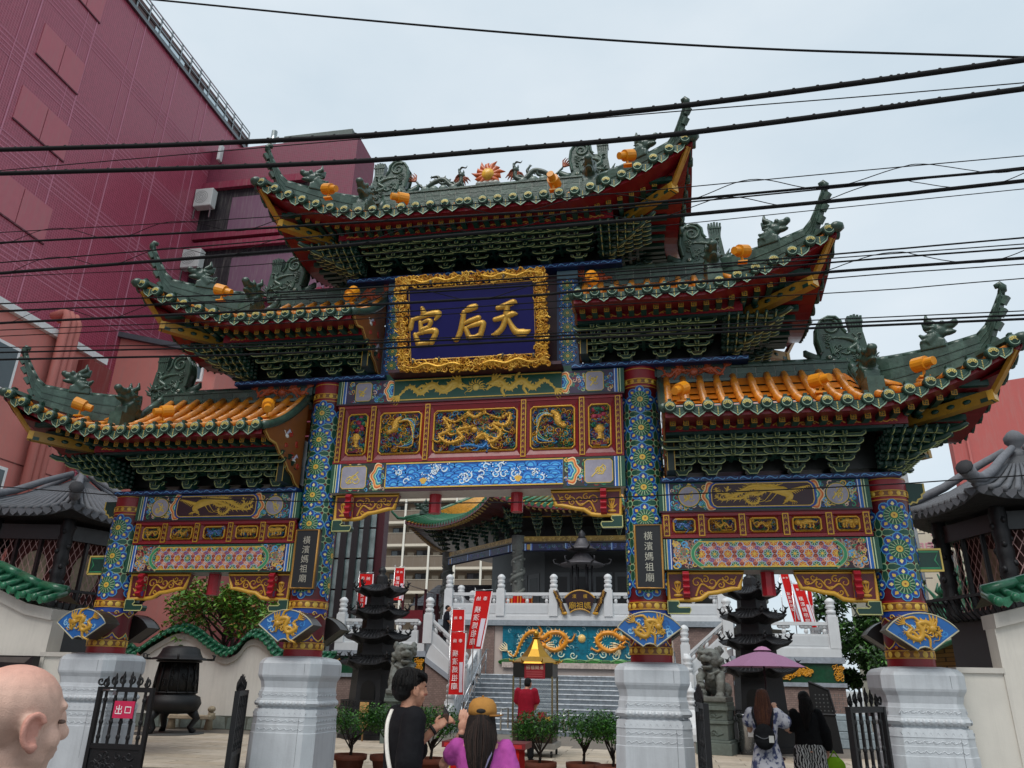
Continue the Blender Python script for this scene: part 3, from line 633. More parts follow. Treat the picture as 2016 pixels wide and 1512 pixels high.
# tall painted posts and the wall behind the plaque
for s in (1,-1):
    u0,u1=sorted((s*1.2,s*1.52)); mb=MB(); mb.box(u0,u1,-.2,.2,5.87,7.56,hx('1d3a66')); mb.xf=pf(-.2); c=(u0+u1)/2
    mb.rect(u0,u1,5.87,5.97,.004,GRN); mb.rect(u0,u1,7.42,7.555,.004,hx('54707c'))
    for k in range(6): flower(mb,c,6.12+k*.235,.62)
    for k in range(5):
        for d in (-1,1): mb.stroke(spiral(c+d*.1,6.24+k*.235,.04,1,0,d,8),.01,.006,LBL); mb.stroke(spiral(c+d*.12,6.18+k*.235,.03,1,2,d,8),.008,.006,RED)
    mb.build('painted_post',PAINT,GATE,fix=False)
mb=MB(); mb.box(-1.2,1.2,-.1,.1,5.87,7.56,hx('3a0d18')); mb.box(-1.3,1.3,-.5,-.1,5.88,5.93,MAR); mb.build('back_wall',PAINT,GATE,fix=False)
for s in (1,-1):
    a,b=sorted((s*1.52,s*3.6)); mb=MB(); mb.box(a,b,-.14,.14,5.75,5.88,DGR); mb.build('tie_beam',PAINT,GATE,fix=False)
    a,b=sorted((s*2.3,s*2.62)); mb=MB(); mb.box(a,b,-.12,.12,4.2,5.7,RED); mb.build('red_post',PAINT,GATE,fix=False)
# carved aprons, hooks and hanging posts under the beams
AP=[(0,.355),(.955,.352),(.885,.15),(.80,.145),(.72,.128),(.60,.098),(.5,.088),(.4,.02),(.30,.005),(0,0)]
def apron(X,Z,sx):
    xf=lambda u,v,h:(X+sx*u,-.14-h,Z+v)
    mb=MB(xf); o=AP[::-1] if sx>0 else AP
    n=len(o); mb.add([(a,b,0) for a,b in o]+[(a,b,-.1) for a,b in o],[tuple(range(n)),tuple(range(2*n-1,n-1,-1))]+[(i,i+n,(i+1)%n+n,(i+1)%n) for i in range(n)],DRED)
    mb.relief(AP+AP[:2],.06,-.004,.028,hx('d2a034')); mb.relief([(.25,.03),(.25,.33)],.04,-.004,.024,hx('c8962e')); 
    for pts in ([(.34,.05),(.42,.2),(.55,.14),(.66,.26),(.78,.2),(.86,.3)],):
        P=smoothp(pts,5); mb.relief(P,taper(len(P),.028,.014),.001,.018,GOLD)
    for (x,y,r_,d,p) in ((.36,.22,.075,1,0),(.47,.26,.05,-1,2),(.55,.22,.07,1,4),(.66,.19,.05,-1,1),(.73,.28,.045,1,3),(.80,.22,.045,-1,2),(.42,.1,.04,-1,0)):
        mb.relief(spiral(x,y,r_,1.2,p,d,12),taper(12,.022,.01),.001,.016,GOLD)
    for i in range(5): a=pi*(.15+.175*i); mb.relief([(.12,.08),(.12+.05*cos(a),.08+.1*sin(a)),(.12+.085*cos(a),.08+.17*sin(a))],[.02,.02,.004],.001,.012,GOLD)
    mb.dome(.12,.22,.045,.025,.001,.018,GOLD); mb.dome(.12,.06,.06,.022,.001,.018,GOLD)
    p=mb.build('carved_apron',PAINT,GATE,fix=False)
    q=MB(); xx=X+sx*.225                                # scalloped red fin that carries the beam
    prof=[(-.12,.35)]+[(-.24-.045*(1+cos(pi*t*8+pi))/2*1.0,.35-.32*t) for t in [i/32 for i in range(33)]]+[(-.12,.0)]
    q.prism([(y,Z+z) for y,z in prof],xx-.04,xx+.04,hx('a81c2c'),'yz')
    for sd in (-1,1):
        q.xf=lambda u,v,h:(xx+sd*(.04+h),u,Z+v)
        for (y,z,r_,d,p_) in ((-.2,.27,.05,1,0),(-.19,.15,.06,-1,2),(-.21,.06,.04,1,1)): q.stroke(spiral(y,z,r_,1.2,p_,d,10),.016,.003,(MBL,MGR,hx('d8b8a0'))[int(z*10)%3])
    q.build('bracket_fin',PAINT,p,fix=False)
    q=MB(); q.xf=xf
    hk=[(-.02,-.01),(.12,-.01),(.13,-.05),(.10,-.075),(.12,-.09),(.26,-.09),(.27,-.12),(.25,-.165),(-.02,-.165)]
    if sx<0: hk=hk[::-1]
    n=len(hk); q.add([(a,b,.02) for a,b in hk]+[(a,b,-.1) for a,b in hk],[tuple(range(n)),tuple(range(2*n-1,n-1,-1))]+[(i,i+n,(i+1)%n+n,(i+1)%n) for i in range(n)],hx('0d3c30'))
    q.stroke(hk+hk[:1],.014,.023,hx('b8b878')); q.build('hook_bracket',PAINT,p,fix=False)
for X,Z,sx in ((2.64,2.652,1),(5.16,2.652,-1),(-2.64,2.652,-1),(-5.16,2.652,1),(-2.06,3.765,1),(2.06,3.765,-1)): apron(X,Z,sx)
for X,z0,z1 in ((-.6,3.86,4.14),(.6,3.86,4.14),(3.9,2.72,3.03),(-3.9,2.72,3.03)):
    mb=MB(); mb.lathe([(.02,z0),(.088,z0),(.088,z1)],8,(X,0,0),hx('9a1422'),False,True,ph=pi/8); mb.build('hanging_post',PAINT,GATE,fix=False)
for s in (1,-1):                     # beam heads that poke out past the outer columns
    mb=MB(); o=[(0,3.86),(.05,3.85),(.08,3.88),(.13,3.87),(.15,3.91),(.2,3.93),(.2,3.97),(.24,4.0),(.24,4.12),(0,4.12)]
    mb.prism([(s*(5.68+x),z) for x,z in o],-.08,.08,hx('0d3a30')); mb.xf=pf(-.08); mb.stroke([(s*(5.68+x),z) for x,z in o[:-1]],.022,.003,hx('cdb45c')); mb.build('beam_head',PAINT,GATE)
    mb=MB(); u0,u1=sorted((s*5.66,s*5.98)); mb.box(u0,u1,-.08,.08,3.02,3.28,hx('0d3a30')); mb.xf=pf(-.08); o=[(u0,3.02),(u1,3.02),(u1,3.28),(u0,3.28),(u0,3.02)]; mb.stroke(o,.03,.003,hx('cdb45c')); mb.stroke([(s*5.7,3.05),(s*5.95,3.05),(s*5.90,3.15),(s*5.95,3.25),(s*5.7,3.25)],.02,.004,MGR); mb.build('beam_head',PAINT,GATE)
# ---------------------------------------------------------------- the five roofs
EG=hx('28443a'); PALE=hx('8fa890')
def mk(name,mb,mat): 
    o=mb.build(name,mat,fix=False); me=o.data; bpy.data.objects.remove(o); return me
# round eave cap: faces -y
mb=MB(); mb.lathe([(.0,0),(.066,0),(.074,.012),(.074,.09),(.06,.09)],16,(0,0,0),EG); mb.v=[(x,-z+.045,y) for x,y,z in mb.v]
mb.v=[(x,-y,z) for x,y,z in mb.v]
mb.xf=pf(-.046)
mb.ring(0,0,.050,.057,.002,PALE,16); mb.stroke([(.042*cos(t),.03*sin(t)*1.2-.006) for t in [pi*(.05+.9*i/8) for i in range(9)]],.034,.003,hx('c8b464'))
for i in range(5): t=pi*(.16+.17*i); mb.stroke([(.030*cos(t),.026*sin(t)-.006),(.054*cos(t),.046*sin(t)-.006)],.006,.0045,EG)
mb.xf=None; mb.box(-.022,.022,.02,.09,.06,.12,EG)
CAPM=mk('eave_cap',mb,GLAZE)
# drip tile: pointed leaf, faces -y
o=[(-.105,.03),(-.085,-.03),(-.05,-.062),(-.02,-.08),(0,-.1),(.02,-.08),(.05,-.062),(.085,-.03),(.105,.03)]
mb=MB(); mb.prism(o,-.01,.012,EG); mb.xf=pf(-.01); mb.stroke(o,.014,.003,PALE); mb.stroke([(-.07,.0),(-.04,-.035),(0,-.06),(.04,-.035),(.07,0)],.006,.003,hx('5c7a64'))
for i in range(5): mb.dome(0,.01-.02*i,.008,.008,.001,.004,hx('c8b464'),6,2)
DRIPM=mk('drip_tile',mb,GLAZE)
# rafter ends
mb=MB(); mb.box(-.036,.036,-.0,.45,-.036,.036,hx('0d3a30')); mb.xf=pf(0); mb.stroke([(-.03,-.03),(.03,-.03),(.03,.03),(-.03,.03),(-.03,-.03)],.011,.002,GOLD)
for p in ([(-.018,.018),(-.018,0),(.018,0),(.018,-.018)],[(.018,.018),(0,.018),(0,-.018),(-.018,-.018)]): mb.stroke(p,.007,.0025,GOLD)
RAFS=mk('square_rafter',mb,PAINT)
mb=MB(); mb.lathe([(.038,0),(.038,.4)],12,(0,0,0),hx('0d3a30')); mb.v=[(x,z,y) for x,y,z in mb.v]; mb.xf=pf(-.001); mb.disc(0,0,.034,.002,hx('a8884a'),12); mb.ring(0,0,.012,.02,.003,hx('6a4a20'),10)
RAFR=mk('round_rafter',mb,PAINT)
# bracket set: hh = height, d = depth
BG=hx('0d352a'); BE=hx('a2ac70')
def bracket_mesh(name,hh,d,k0=0,ws=1.):
    mb=MB(); n=5; th=hh/(n+.6)
    if k0==0: mb.frus(-.05,.05,-.06,.06,0,-.085,.085,-.1,.1,th*.8,BG); mb.xf=pf(-.1); mb.stroke([(-.085,th*.8),(-.05,0),(.05,0),(.085,th*.8)],.010,.003,BE); mb.xf=None
    for k in range(k0,n):
        z=th*(.7+k); y=-.03-d*k/(n-1); w=(.12,.17,.215,.245,.258)[k]*ws
        for yy,ww in ((y,w),)+(((y+d*.5,w*1.05),) if k>1 else ()):
            o=[(-ww,z+th*.8),(-ww,z+th*.45),(-ww+.045,z+th*.02),(ww-.045,z+th*.02),(ww,z+th*.45),(ww,z+th*.8),(ww-.03,z+th*.8),(ww-.06,z+th*.5),(-ww+.06,z+th*.5),(-ww+.03,z+th*.8)]
            mb.prism(o,yy-.022,yy+.022,BG)
            if yy==y:
                mb.xf=pf(y-.022); mb.stroke(o[0:6],.011,.003,BE); mb.stroke(o[5:]+o[:1],.006,.003,hx('5f7444')); mb.xf=None
            for cx in (-ww+.015,ww-.015): mb.frus(cx-.018,cx+.018,yy-.03,yy+.03,z+th*.8,cx-.032,cx+.032,yy-.036,yy+.036,z+th*1.05,BG)
        mb.box(-.024,.024,y-.085,.1,z+th*.05,z+th*.72,BG)       # forward arm with curled nose
        mb.tube([(0,y-.07,z+th*.35),(0,y-.1,z+th*.25),(0,y-.125,z+th*.45),(0,y-.12,z+th*.7)],[th*.3,th*.28,th*.2,th*.1],6,BG)
        mb.xf=pf(y-.086)
        for e in (-.024,.024): mb.stroke([(e,z+th*.05),(e,z+th*.72)],.007,.003,BE)
        mb.stroke([(-.024,z+th*.05),(.024,z+th*.05)],.008,.003,BE); mb.xf=None
        mb.frus(-.03,.03,y-.07,y-.01,z+th*.72,-.042,.042,y-.08,y,z+th,BG)
    return mk(name,mb,PAINT)
def corner_mesh(name,hh,d):
    mb=MB(); n=5; th=hh/(n+.6)
    def nose(p,dx,dy,L_,z,r_=.034):
        P=[(p[0]+dx*L_*t,p[1]+dy*L_*t,z+th*zz) for t,zz in ((0,.45),(.6,.35),(.86,.12),(1.0,.2),(1.09,.6),(1.06,.95))]
        mb.tube(P,[r_,r_,r_*.95,r_*.85,r_*.6,r_*.3],6,BG); mb.tube([(x,y,zz-r_*.85) for x,y,zz in P[1:5]],[.006,.007,.007,.004],4,BE)
    for k in range(n):
        z=th*(.7+k); Lk=.16+.125*k
        for j in range(k+2):
            o=Lk*j/(k+1.5)
            nose((o,.06),0,-1,Lk+.06,z); nose((-.06,-o),1,0,Lk+.06,z)
        nose((0,0),.7071,-.7071,Lk*1.55,z,.045)
        mb.bar((-.08,-Lk*.82,z+th*.5),(Lk*.82,-Lk*.82,z+th*.5),.04,th*.45,BG); mb.bar((Lk*.82,-Lk*.82,z+th*.5),(Lk*.82,.08,z+th*.5),.04,th*.45,BG)
    return mk(name,mb,PAINT)
# ridge owl (dragon-fish ridge end): faces inward to -x in local space, origin at ridge top
def owl_mesh():
    mb=MB(); o=[(-.36,-.12),(-.40,.0),(-.36,.14),(-.40,.36),(-.38,.54),(-.32,.64),(-.22,.69),(-.12,.68),(-.06,.61),(-.05,.5),(.0,.43),(.22,.42),(.26,.1),(.2,-.14)]
    mb.prism(o,-.085,.085,TGR)
    for sd in (-1,1):
        mb.xf=lambda u,v,h:(u,sd*(.085+h),v); TG2=hx('3c5448')
        mb.relief(o[2:11],.05,-.005,.035,TG2); mb.relief(spiral(-.21,.53,.13,1.6,2.2,-1,22),taper(22,.05,.02),0,.03,TG2)
        dragon2(mb,[(-.2,.36),(-.02,.34),(.12,.26),(.0,.16),(.14,.1)],.07,0,.035,TG2,leg=.8,head=.9,n=4)
        for (x,y,r_,d,p) in ((-.25,.34,.06,1,0),(-.28,.24,.05,-1,2),(.16,.36,.05,1,1),(-.12,.22,.05,1,3),(.14,.18,.05,-1,0),(-.18,.1,.06,1,5),(.05,.02,.05,-1,1),(.15,-.04,.05,1,2)): mb.relief(spiral(x,y,r_,1.2,p,d,10),taper(10,.028,.01),0,.025,TG2)
        mb.dome(-.27,.06,.05,.045,.0,.035,TG2); mb.dome(-.27,.06,.026,.024,.03,.016,hx('b8c0b0')); mb.dome(-.27,.06,.012,.012,.043,.008,BLK,6,2)
        mb.relief(smoothp([(-.3,-.02),(-.2,-.04),(-.14,-.1),(-.22,-.18)],4),.05,0,.05,TG2)
        for i in range(4): mb.dome(-.32+.04*i,-.07-.01*i,.012,.02,.0,.02,hx('c8ccc0'),6,2)
        for i in range(5): mb.relief([(-.22,.1),(-.12-.03*i,.17+.01*i),(-.02-.05*i,.2+.02*i)],[.03,.03,.004],0,.02,TG2)
    mb.xf=None
    mb.tube([(-.34,.0,.06),(-.46,0,.1),(-.56,0,.17),(-.57,0,.22)],[.07,.055,.045,.02],8,TGR,sq=1.2); mb.tube([(-.32,0,-.1),(-.42,0,-.16),(-.46,0,-.13)],[.06,.05,.02],8,TGR)
    for i in range(5): mb.bar((.08+.03*i,0,.40),(.055+.0425*i,0,.72-.012*abs(i-2)),.03,.13,TGR,(0,1,0))
    mb.box(.06,.22,-.07,.07,.42,.47,TGR); mb.box(.05,.24,-.075,.075,.60,.625,TGR)
    for i in range(6): a=.2+.35*i; mb.tube([(.22,0,.02+.02*i),(.32+.04*cos(a*2),.0,.06+.02*i),(.36+.05*cos(a),.03*(-1)**i,.1+.03*i)],[.035,.025,.006],6,TGR)
    return mk('ridge_owl',mb,GLAZE)
OWLM=owl_mesh()
def MT(x,y,z,rz=0,sx=1,sc=1): return Matrix.Translation((x,y,z))@Matrix.Rotation(rz,4,'Z')@Matrix.Diagonal((sx*sc,sc,sc,1))
def inst(name,me,par,mat):
    o=bpy.data.objects.new(name,me); COL.objects.link(o); o.parent=par; o.matrix_basis=mat
    if par.parent is None and par.data is None: o.matrix_parent_inverse=par.matrix_basis.inverted()
    return o
RISE=.62
def roof(xin,Xc,Zd,Ze,halves,brx,RH=.85,panel=None,rw=.2):
    """halves: +1/-1 sides; one roof body with its tiles, ridges and brackets as sub-parts"""
    Xf=Xc-1.75; Xg=Xc-1.5
    lift=lambda x: RISE*max(0,(x-Xf)/1.75)**1.6
    eY=lambda x: -1.4-.2*max(0,(x-Xf)/1.75)**1.5
    yh=lambda x: -.72-.88*(x-Xg)/1.5
    def surf(x,s): # s: 0 eave .. 1 ridge
        ye=eY(x); return (x,ye+(-.16-ye)*s,Ze+lift(x)*(1-s)**2+RH*(.5*s+.5*s*s))
    def smax(x): return 1. if x<=Xg else max(.02,(abs(eY(x))-abs(yh(x)))/(abs(eY(x))-.16))
    xs_e=lambda y: Xc-.2+.2*(abs(y)/1.6)**1.5
    ls=lambda y: RISE*(abs(y)/1.6)**1.6
    def sside(y,s,y0=None): # side slope, s 0 eave .. 1 top
        xe=xs_e(y); return (xe+(Xg-xe)*s,y,Ze+ls(y)*(1-s)**2+.5*s*(.6+.4*s))
    body=MB()
    rolls=[];caps=[];drips=[];sroll=[];scap=[];sdrip=[]
    N=28; xa=[xin+(Xc-xin)*i/N for i in range(N+1)]
    for hv in halves:
        body.xf=lambda x,y,z:(hv*x,y,z)
        # tiled deck (front and back), with stepped courses
        for bk in (1,-1):
            for i in range(N):
                for c in range(6):
                    q=[]
                    for (x,s) in ((xa[i],c/6),(xa[i+1],c/6),(xa[i+1],(c+1)/6),(xa[i],(c+1)/6)):
                        p=surf(x,s*smax(x)); q.append((p[0],bk*p[1],p[2]+(.022 if s==c/6 else 0)))
                    body.poly(q,hx('c87018'))
        ya=[-1.6+3.2*i/20 for i in range(21)]
        for i in range(20):
            for c in range(4):
                q=[]
                for (y,s) in ((ya[i],c/4),(ya[i+1],c/4),(ya[i+1],(c+1)/4),(ya[i],(c+1)/4)):
                    sm=1. if abs(y)<.72 else max(.03,1-(abs(y)-.72)/.9); q.append(sside(y,s*sm))
                body.poly(q,hx('c87018'))
        # eave board, soffit
        for bk in (1,-1):
            for i in range(N):
                a,b=surf(xa[i],0),surf(xa[i+1],0)
                la,lb=lift(xa[i]),lift(xa[i+1]); ya_,yb_=a[1]*bk,b[1]*bk
                body.poly([(a[0],ya_*.985,a[2]-.10),(b[0],yb_*.985,b[2]-.10),(b[0],yb_*.985,b[2]+.02),(a[0],ya_*.985,a[2]+.02)],hx('7c1420'))
                prof=((.985,-.10,1.),(.8,-.07,.86),(.62,-.04,.62),(.2,.1,.2))
                for k in range(3):
                    f0,z0,m0=prof[k];f1,z1,m1=prof[k+1]
                    P=lambda x,f,z,m:(x,eY(x)*f*bk,Ze+lift(x)*m+z)
                    body.poly([P(xa[i],f0,z0,m0),P(xa[i+1],f0,z0,m0),P(xa[i+1],f1,z1,m1),P(xa[i],f1,z1,m1)],hx('6a1018'))
        for i in range(20):
            y0,y1=ya[i],ya[i+1]; X0,X1=xs_e(y0),xs_e(y1)
            body.poly([(X0-.02,y0,Ze+ls(y0)-.1),(X1-.02,y1,Ze+ls(y1)-.1),(X1-.02,y1,Ze+ls(y1)+.02),(X0-.02,y0,Ze+ls(y0)+.02)],hx('7c1420'))
            for (f0,z0,m0,f1,z1,m1) in ((0,-.1,1,.4,-.06,.8),(.4,-.06,.8,1.,0,.5)):
                P=lambda y,X,f,z,m:(X-.02-f*min(1.1,1.7-abs(y)),y*(1-.1*f),Ze+ls(y)*m+z)
                body.poly([P(y0,X0,f0,z0,m0),P(y1,X1,f0,z0,m0),P(y1,X1,f1,z1,m1),P(y0,X0,f1,z1,m1)],hx('6a1018'))
        # red fascia with gold scrollwork, green bar above the brackets
        xe=Xc-1.15
        for bk in (1,-1):
            y0,y1=sorted((bk*-.95,bk*-.90)); body.box(xin,xe,y0,y1,Ze-.145,Ze-.0,hx('7a1220')); y0,y1=sorted((bk*-.93,bk*-.78)); body.box(xin,xe,y0,y1,Ze-.185,Ze-.147,hx('0b2e2a'))
        body.box(xe-.05,xe,-.9,.9,Ze-.145,Ze,hx('7a1220')); body.box(xe-.12,xe-.02,-.88,.88,Ze-.185,Ze-.147,hx('0b2e2a'))
        xf0=body.xf; body.xf=lambda u,v,h:(hv*u,-.95-h,v); n=int((xe-xin-.1)/.3)
        for i in range(n):
            u=xin+.1+(xe-xin-.2)*(i+.5)/n
            body.relief(smoothp([(u-.13,Ze-.11),(u-.07,Ze-.08),(u,Ze-.115),(u+.07,Ze-.08),(u+.13,Ze-.11)],3),.016,0,.006,hx('b8862c'))
            for d in (-1,1): body.relief(spiral(u+d*.07,Ze-.10,.026,1.1,0,d,8),.011,0,.006,hx('b8862c'))
        body.xf=xf0
        # dark wall behind the upper bracket tiers
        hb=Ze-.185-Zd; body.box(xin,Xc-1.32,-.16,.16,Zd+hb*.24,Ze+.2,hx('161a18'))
        # gilded corner beams
        for bk in (1,-1):
            a=Vector((Xc-1.25,-.45*bk,Ze-.05)); b=Vector((Xc-.30,-1.24*bk,Ze+.05)); body.bar(a,b,.12,.14,hx('9a7426')); d_=(b-a).normalized()
            body.bar(b-d_*.02,b+d_*.05,.14,.12,hx('c89a38')); body.bar(b-d_*.1-Vector((0,0,.04)),b+d_*.02-Vector((0,0,.04)),.13,.05,hx('0d3a30'))
            body.bar(b,(Xc-.06,-1.55*bk,Ze+RISE-.12),.07,.05,hx('a87828'))
            r_=d_.cross(Vector((0,0,1))).normalized()
            for sd in (-1,1):
                for t in (.35,.5,.65,.8): p=a+(b-a)*t+r_*sd*.062; body.ball(p,(.05,.012,.03),6,4,hx('0d3a30'),Matrix.Rotation(atan2(d_.y,d_.x),3,'Z'))
        # tile positions
        n=int((Xc-.1-xin)/.222)
        for i in range(n+1):
            x=xin+.06+(Xc-.16-xin)*i/n; rolls.append((hv,x)); caps.append((hv,x))
            if i<n: drips.append((hv,xin+.06+(Xc-.16-xin)*(i+.5)/n))
        m=int(3.0/.225)
        for i in range(m+1):
            y=-1.5+3.0*i/m; sroll.append((hv,y))
            if i<m: sdrip.append((hv,-1.5+3.0*(i+.5)/m))
    body.xf=None
    R_=body.build('roof',M('roofpaint',rough=.3,ns=12,na=.2,grime=.2),GATE,fix=False)
    def seglen(P,mbx,r=.054):
        path=[];rad=[]; k=len(P)
        for i in range(k-1):
            a,b=Vector(P[i]),Vector(P[i+1]); path+=[a+(b-a)*.02,b]; rad+=[r*1.08,r*.9]
        mbx.tube(path[::-1],rad[::-1],8,ORG)
    for hv,x in rolls:
        mbx=MB(lambda a,b,c:(hv*a,b,c)); sm=smax(x); L_=abs(surf(x,sm)[1]-surf(x,0)[1]); k=max(1,round(L_/.24))
        seglen([Vector(surf(x,sm*j/k))+Vector((0,0,.035)) for j in range(k+1)],mbx); mbx.build('tile_roll',GLAZE,R_,fix=False)
    for hv,y in sroll:
        sm=1. if abs(y)<.72 else max(.03,1-(abs(y)-.72)/.9); mbx=MB(lambda a,b,c:(hv*a,b,c)); k=max(1,round(sm*5))
        seglen([Vector(sside(y,sm*j/k))+Vector((0,0,.035)) for j in range(k+1)],mbx); mbx.build('tile_roll',GLAZE,R_,fix=False)
        p=sside(y,0); inst('eave_cap',CAPM,R_,MT(hv*(p[0]+.02),y,p[2]+.02,hv*pi/2))
    for hv,x in caps:
        p=surf(x,0); inst('eave_cap',CAPM,R_,MT(hv*x,p[1]-.02,p[2]+.02))
    for hv,x in drips:
        p=surf(x,0); inst('drip_tile',DRIPM,R_,MT(hv*x,p[1]-.01,p[2]-.015))
    for hv,y in sdrip:
        p=sside(y,0); inst('drip_tile',DRIPM,R_,MT(hv*(p[0]+.01),y,p[2]-.015,hv*pi/2))
    for hv in halves:
        n=int((Xc-.45-xin)/.165)
        for i in range(n):
            x=xin+.09+i*.165; l=lift(x); inst('square_rafter',RAFS,R_,MT(hv*x,-1.14-.12*l,Ze-.10+l*.85))
            if x<Xc-.9: inst('round_rafter',RAFR,R_,MT(hv*x,-.99,Ze-.085+l*.6))
        for i in range(13):
            y=-1.2+i*.2; inst('square_rafter',RAFS,R_,MT(hv*(xs_e(y)-.22),y,Ze+ls(y)*.85-.10,hv*pi/2))
    # ridge: coursed wall, roll, joints
    hb=Ze-.185-Zd
    for hv in halves:
        rd=MB(lambda x,y,z:(hv*x,y,z)); zb=Ze+RH-.03
        g2=[hx('3a5046'),hx('33483e'),hx('42584e'),hx('374b42')]
        zb0=zb; nc=max(2,round(rw/.1)); zb=zb+rw-.2
        for (z0,z1,yw) in [(zb0+rw*c_/nc,zb0+rw*(c_+1)/nc,.15-.01*c_/nc) for c_ in range(nc)]:
            x=xin; k=0
            while x<Xg-.01:
                e=min(Xg,x+.26); rd.box(x+.005,e-.005,-yw,yw,z0+.004,z1-.004,g2[(k*7+int(z0*50))%4]); x=e; k+=1
        rd.box(xin,Xg,-.136,.136,zb0,zb+.2,hx('8a9088'))
        x=xin;k=0
        while x<Xg-.01:
            e=min(Xg,x+.28); rd.tube([(x+.003,0,zb+.24),(e-.003,0,zb+.24)],.105,12,g2[k%4],sq=.8); rd.box(x+.003,e-.003,-.16,.16,zb+.2,zb+.232,g2[(k+1)%4]); x=e;k+=1
        rd.build('ridge',GLAZE,R_,fix=False)
        inst('ridge_owl',OWLM,R_,MT(hv*(Xg+.03),0,zb+.24,0,hv))
        # descending ridge and hip ridge
        for bk in (1,-1):
            hr=MB(lambda x,y,z:(hv*x,bk*y,z))
            def ribbon(P,w,cols,rol=True):
                for i in range(len(P)-1):
                    (x0,y0,t0,h0),(x1,y1,t1,h1)=P[i],P[i+1]; d=Vector((x1-x0,y1-y0,0)).normalized(); r_=Vector((d.y,-d.x,0))*w/2
                    q=[]
                    for (x,y,t,h) in (P[i],P[i+1]):
                        for s_,z in ((-1,t-h),(1,t-h),(1,t),(-1,t)): q.append((x+r_.x*s_,y+r_.y*s_,z))
                    hr.add(q,[(0,1,2,3),(7,6,5,4),(0,4,5,1),(1,5,6,2),(2,6,7,3),(3,7,4,0)],cols[i%len(cols)])
                    if rol: hr.tube([(x0,y0,t0+.012),(x1,y1,t1+.012)],w*.42,8,cols[(i+1)%len(cols)]); 
                    for zz in (.33,.66):
                        hr.add([(x0+r_.x*1.12,y0+r_.y*1.12,t0-h0*zz),(x1+r_.x*1.12,y1+r_.y*1.12,t1-h1*zz),(x1+r_.x*1.12,y1+r_.y*1.12,t1-h1*zz+.02),(x0+r_.x*1.12,y0+r_.y*1.12,t0-h0*zz+.02),
                          (x0-r_.x*1.12,y0-r_.y*1.12,t0-h0*zz),(x1-r_.x*1.12,y1-r_.y*1.12,t1-h1*zz),(x1-r_.x*1.12,y1-r_.y*1.12,t1-h1*zz+.02),(x0-r_.x*1.12,y0-r_.y*1.12,t0-h0*zz+.02)],[(0,1,2,3),(4,5,6,7),(0,1,5,4),(3,2,6,7)],cols[(i+2)%len(cols)])
            zt=Ze+RH+rw-.02
            D=[(Xg+.02,-.05,zt,.3)]+[(Xg+.02,-.05-.17*k,Ze+RH*(1-.16*k)+.16-.03*k,.3) for k in range(1,6)]
            ribbon(D,.14,g2); hr.box(Xg-.08,Xg+.12,-1.08,-.78,Ze+.18,Ze+.44,g2[0]); hr.build('descending_ridge',GLAZE,R_,fix=False)
            inst('ridge_beast',BEAST,R_,MT(hv*(Xg+.02),bk*-.93,Ze+.54,-bk*pi/2,1,1.35))
            hr=MB(lambda x,y,z:(hv*x,bk*y,z))
            K=8; HP=[]
            for i in range(K+1):
                t=i/K; x=Xg+.02+(1.2)*t; y=-.58-.66*t; HP.append((x,y,Ze+.80-.05*sin(pi*t*.9)+.02*t,.5-.24*t))
            ribbon(HP,.13,g2)
            # upswept spur with stepped underside
            x0,y0,z0,_=HP[-1]
            SP=[(x0-.02,y0,z0,.26),(x0+.08,y0-.08,z0+.10,.22),(x0+.14,y0-.14,z0+.22,.17),(x0+.19,y0-.19,z0+.33,.13),(x0+.23,y0-.23,z0+.43,.09),(x0+.25,y0-.25,z0+.50,.06)]
            ribbon(SP,.10,g2,True)
            for i in range(1,5): x,y,z,h=SP[i]; hr.bar((x+.0,y,z-h-.02),(x+.05,y-.04,z-h+.06),.08,.055,g2[2])
            hr.tube([(x0+.245,y0-.25,z0+.48),(x0+.255,y0-.255,z0+.54),(x0+.23,y0-.25,z0+.575),(x0+.195,y0-.24,z0+.56),(x0+.2,y0-.24,z0+.53)],[.05,.046,.042,.034,.022],8,g2[1])
            hr.bar((x0-.05,y0,z0-.24),(Xc-.03,-1.56,Ze+RISE+.03),.2,.05,g2[0]); hr.ball((Xc-.0,-1.6,Ze+RISE-.0),(.1,.1,.07),8,5,g2[1])
            hr.build('hip_ridge',GLAZE,R_,fix=False)
            inst('ridge_beast',BEAST,R_,MT(hv*(Xg+.86),bk*-1.04,Ze+.86,-bk*.53 if hv>0 else pi+bk*.53,1,1.15))
        # brackets along the front and back, corner sets and side sets
    bm_=bracket_mesh('bracket_set',hb,.46); cm_=corner_mesh('corner_bracket',hb,.46)
    b2_=bracket_mesh('bracket_set',hb,.46,2,.62); bx=sorted(brx)
    for x0,x1 in zip(bx[:-1],bx[1:]): inst('bracket_set',b2_,R_,MT((x0+x1)/2,-.36,Zd,0))
    for bk in (1,-1):
        for x in brx: inst('bracket_set',bm_,R_,MT(x,-.33*bk,Zd,0 if bk>0 else pi))
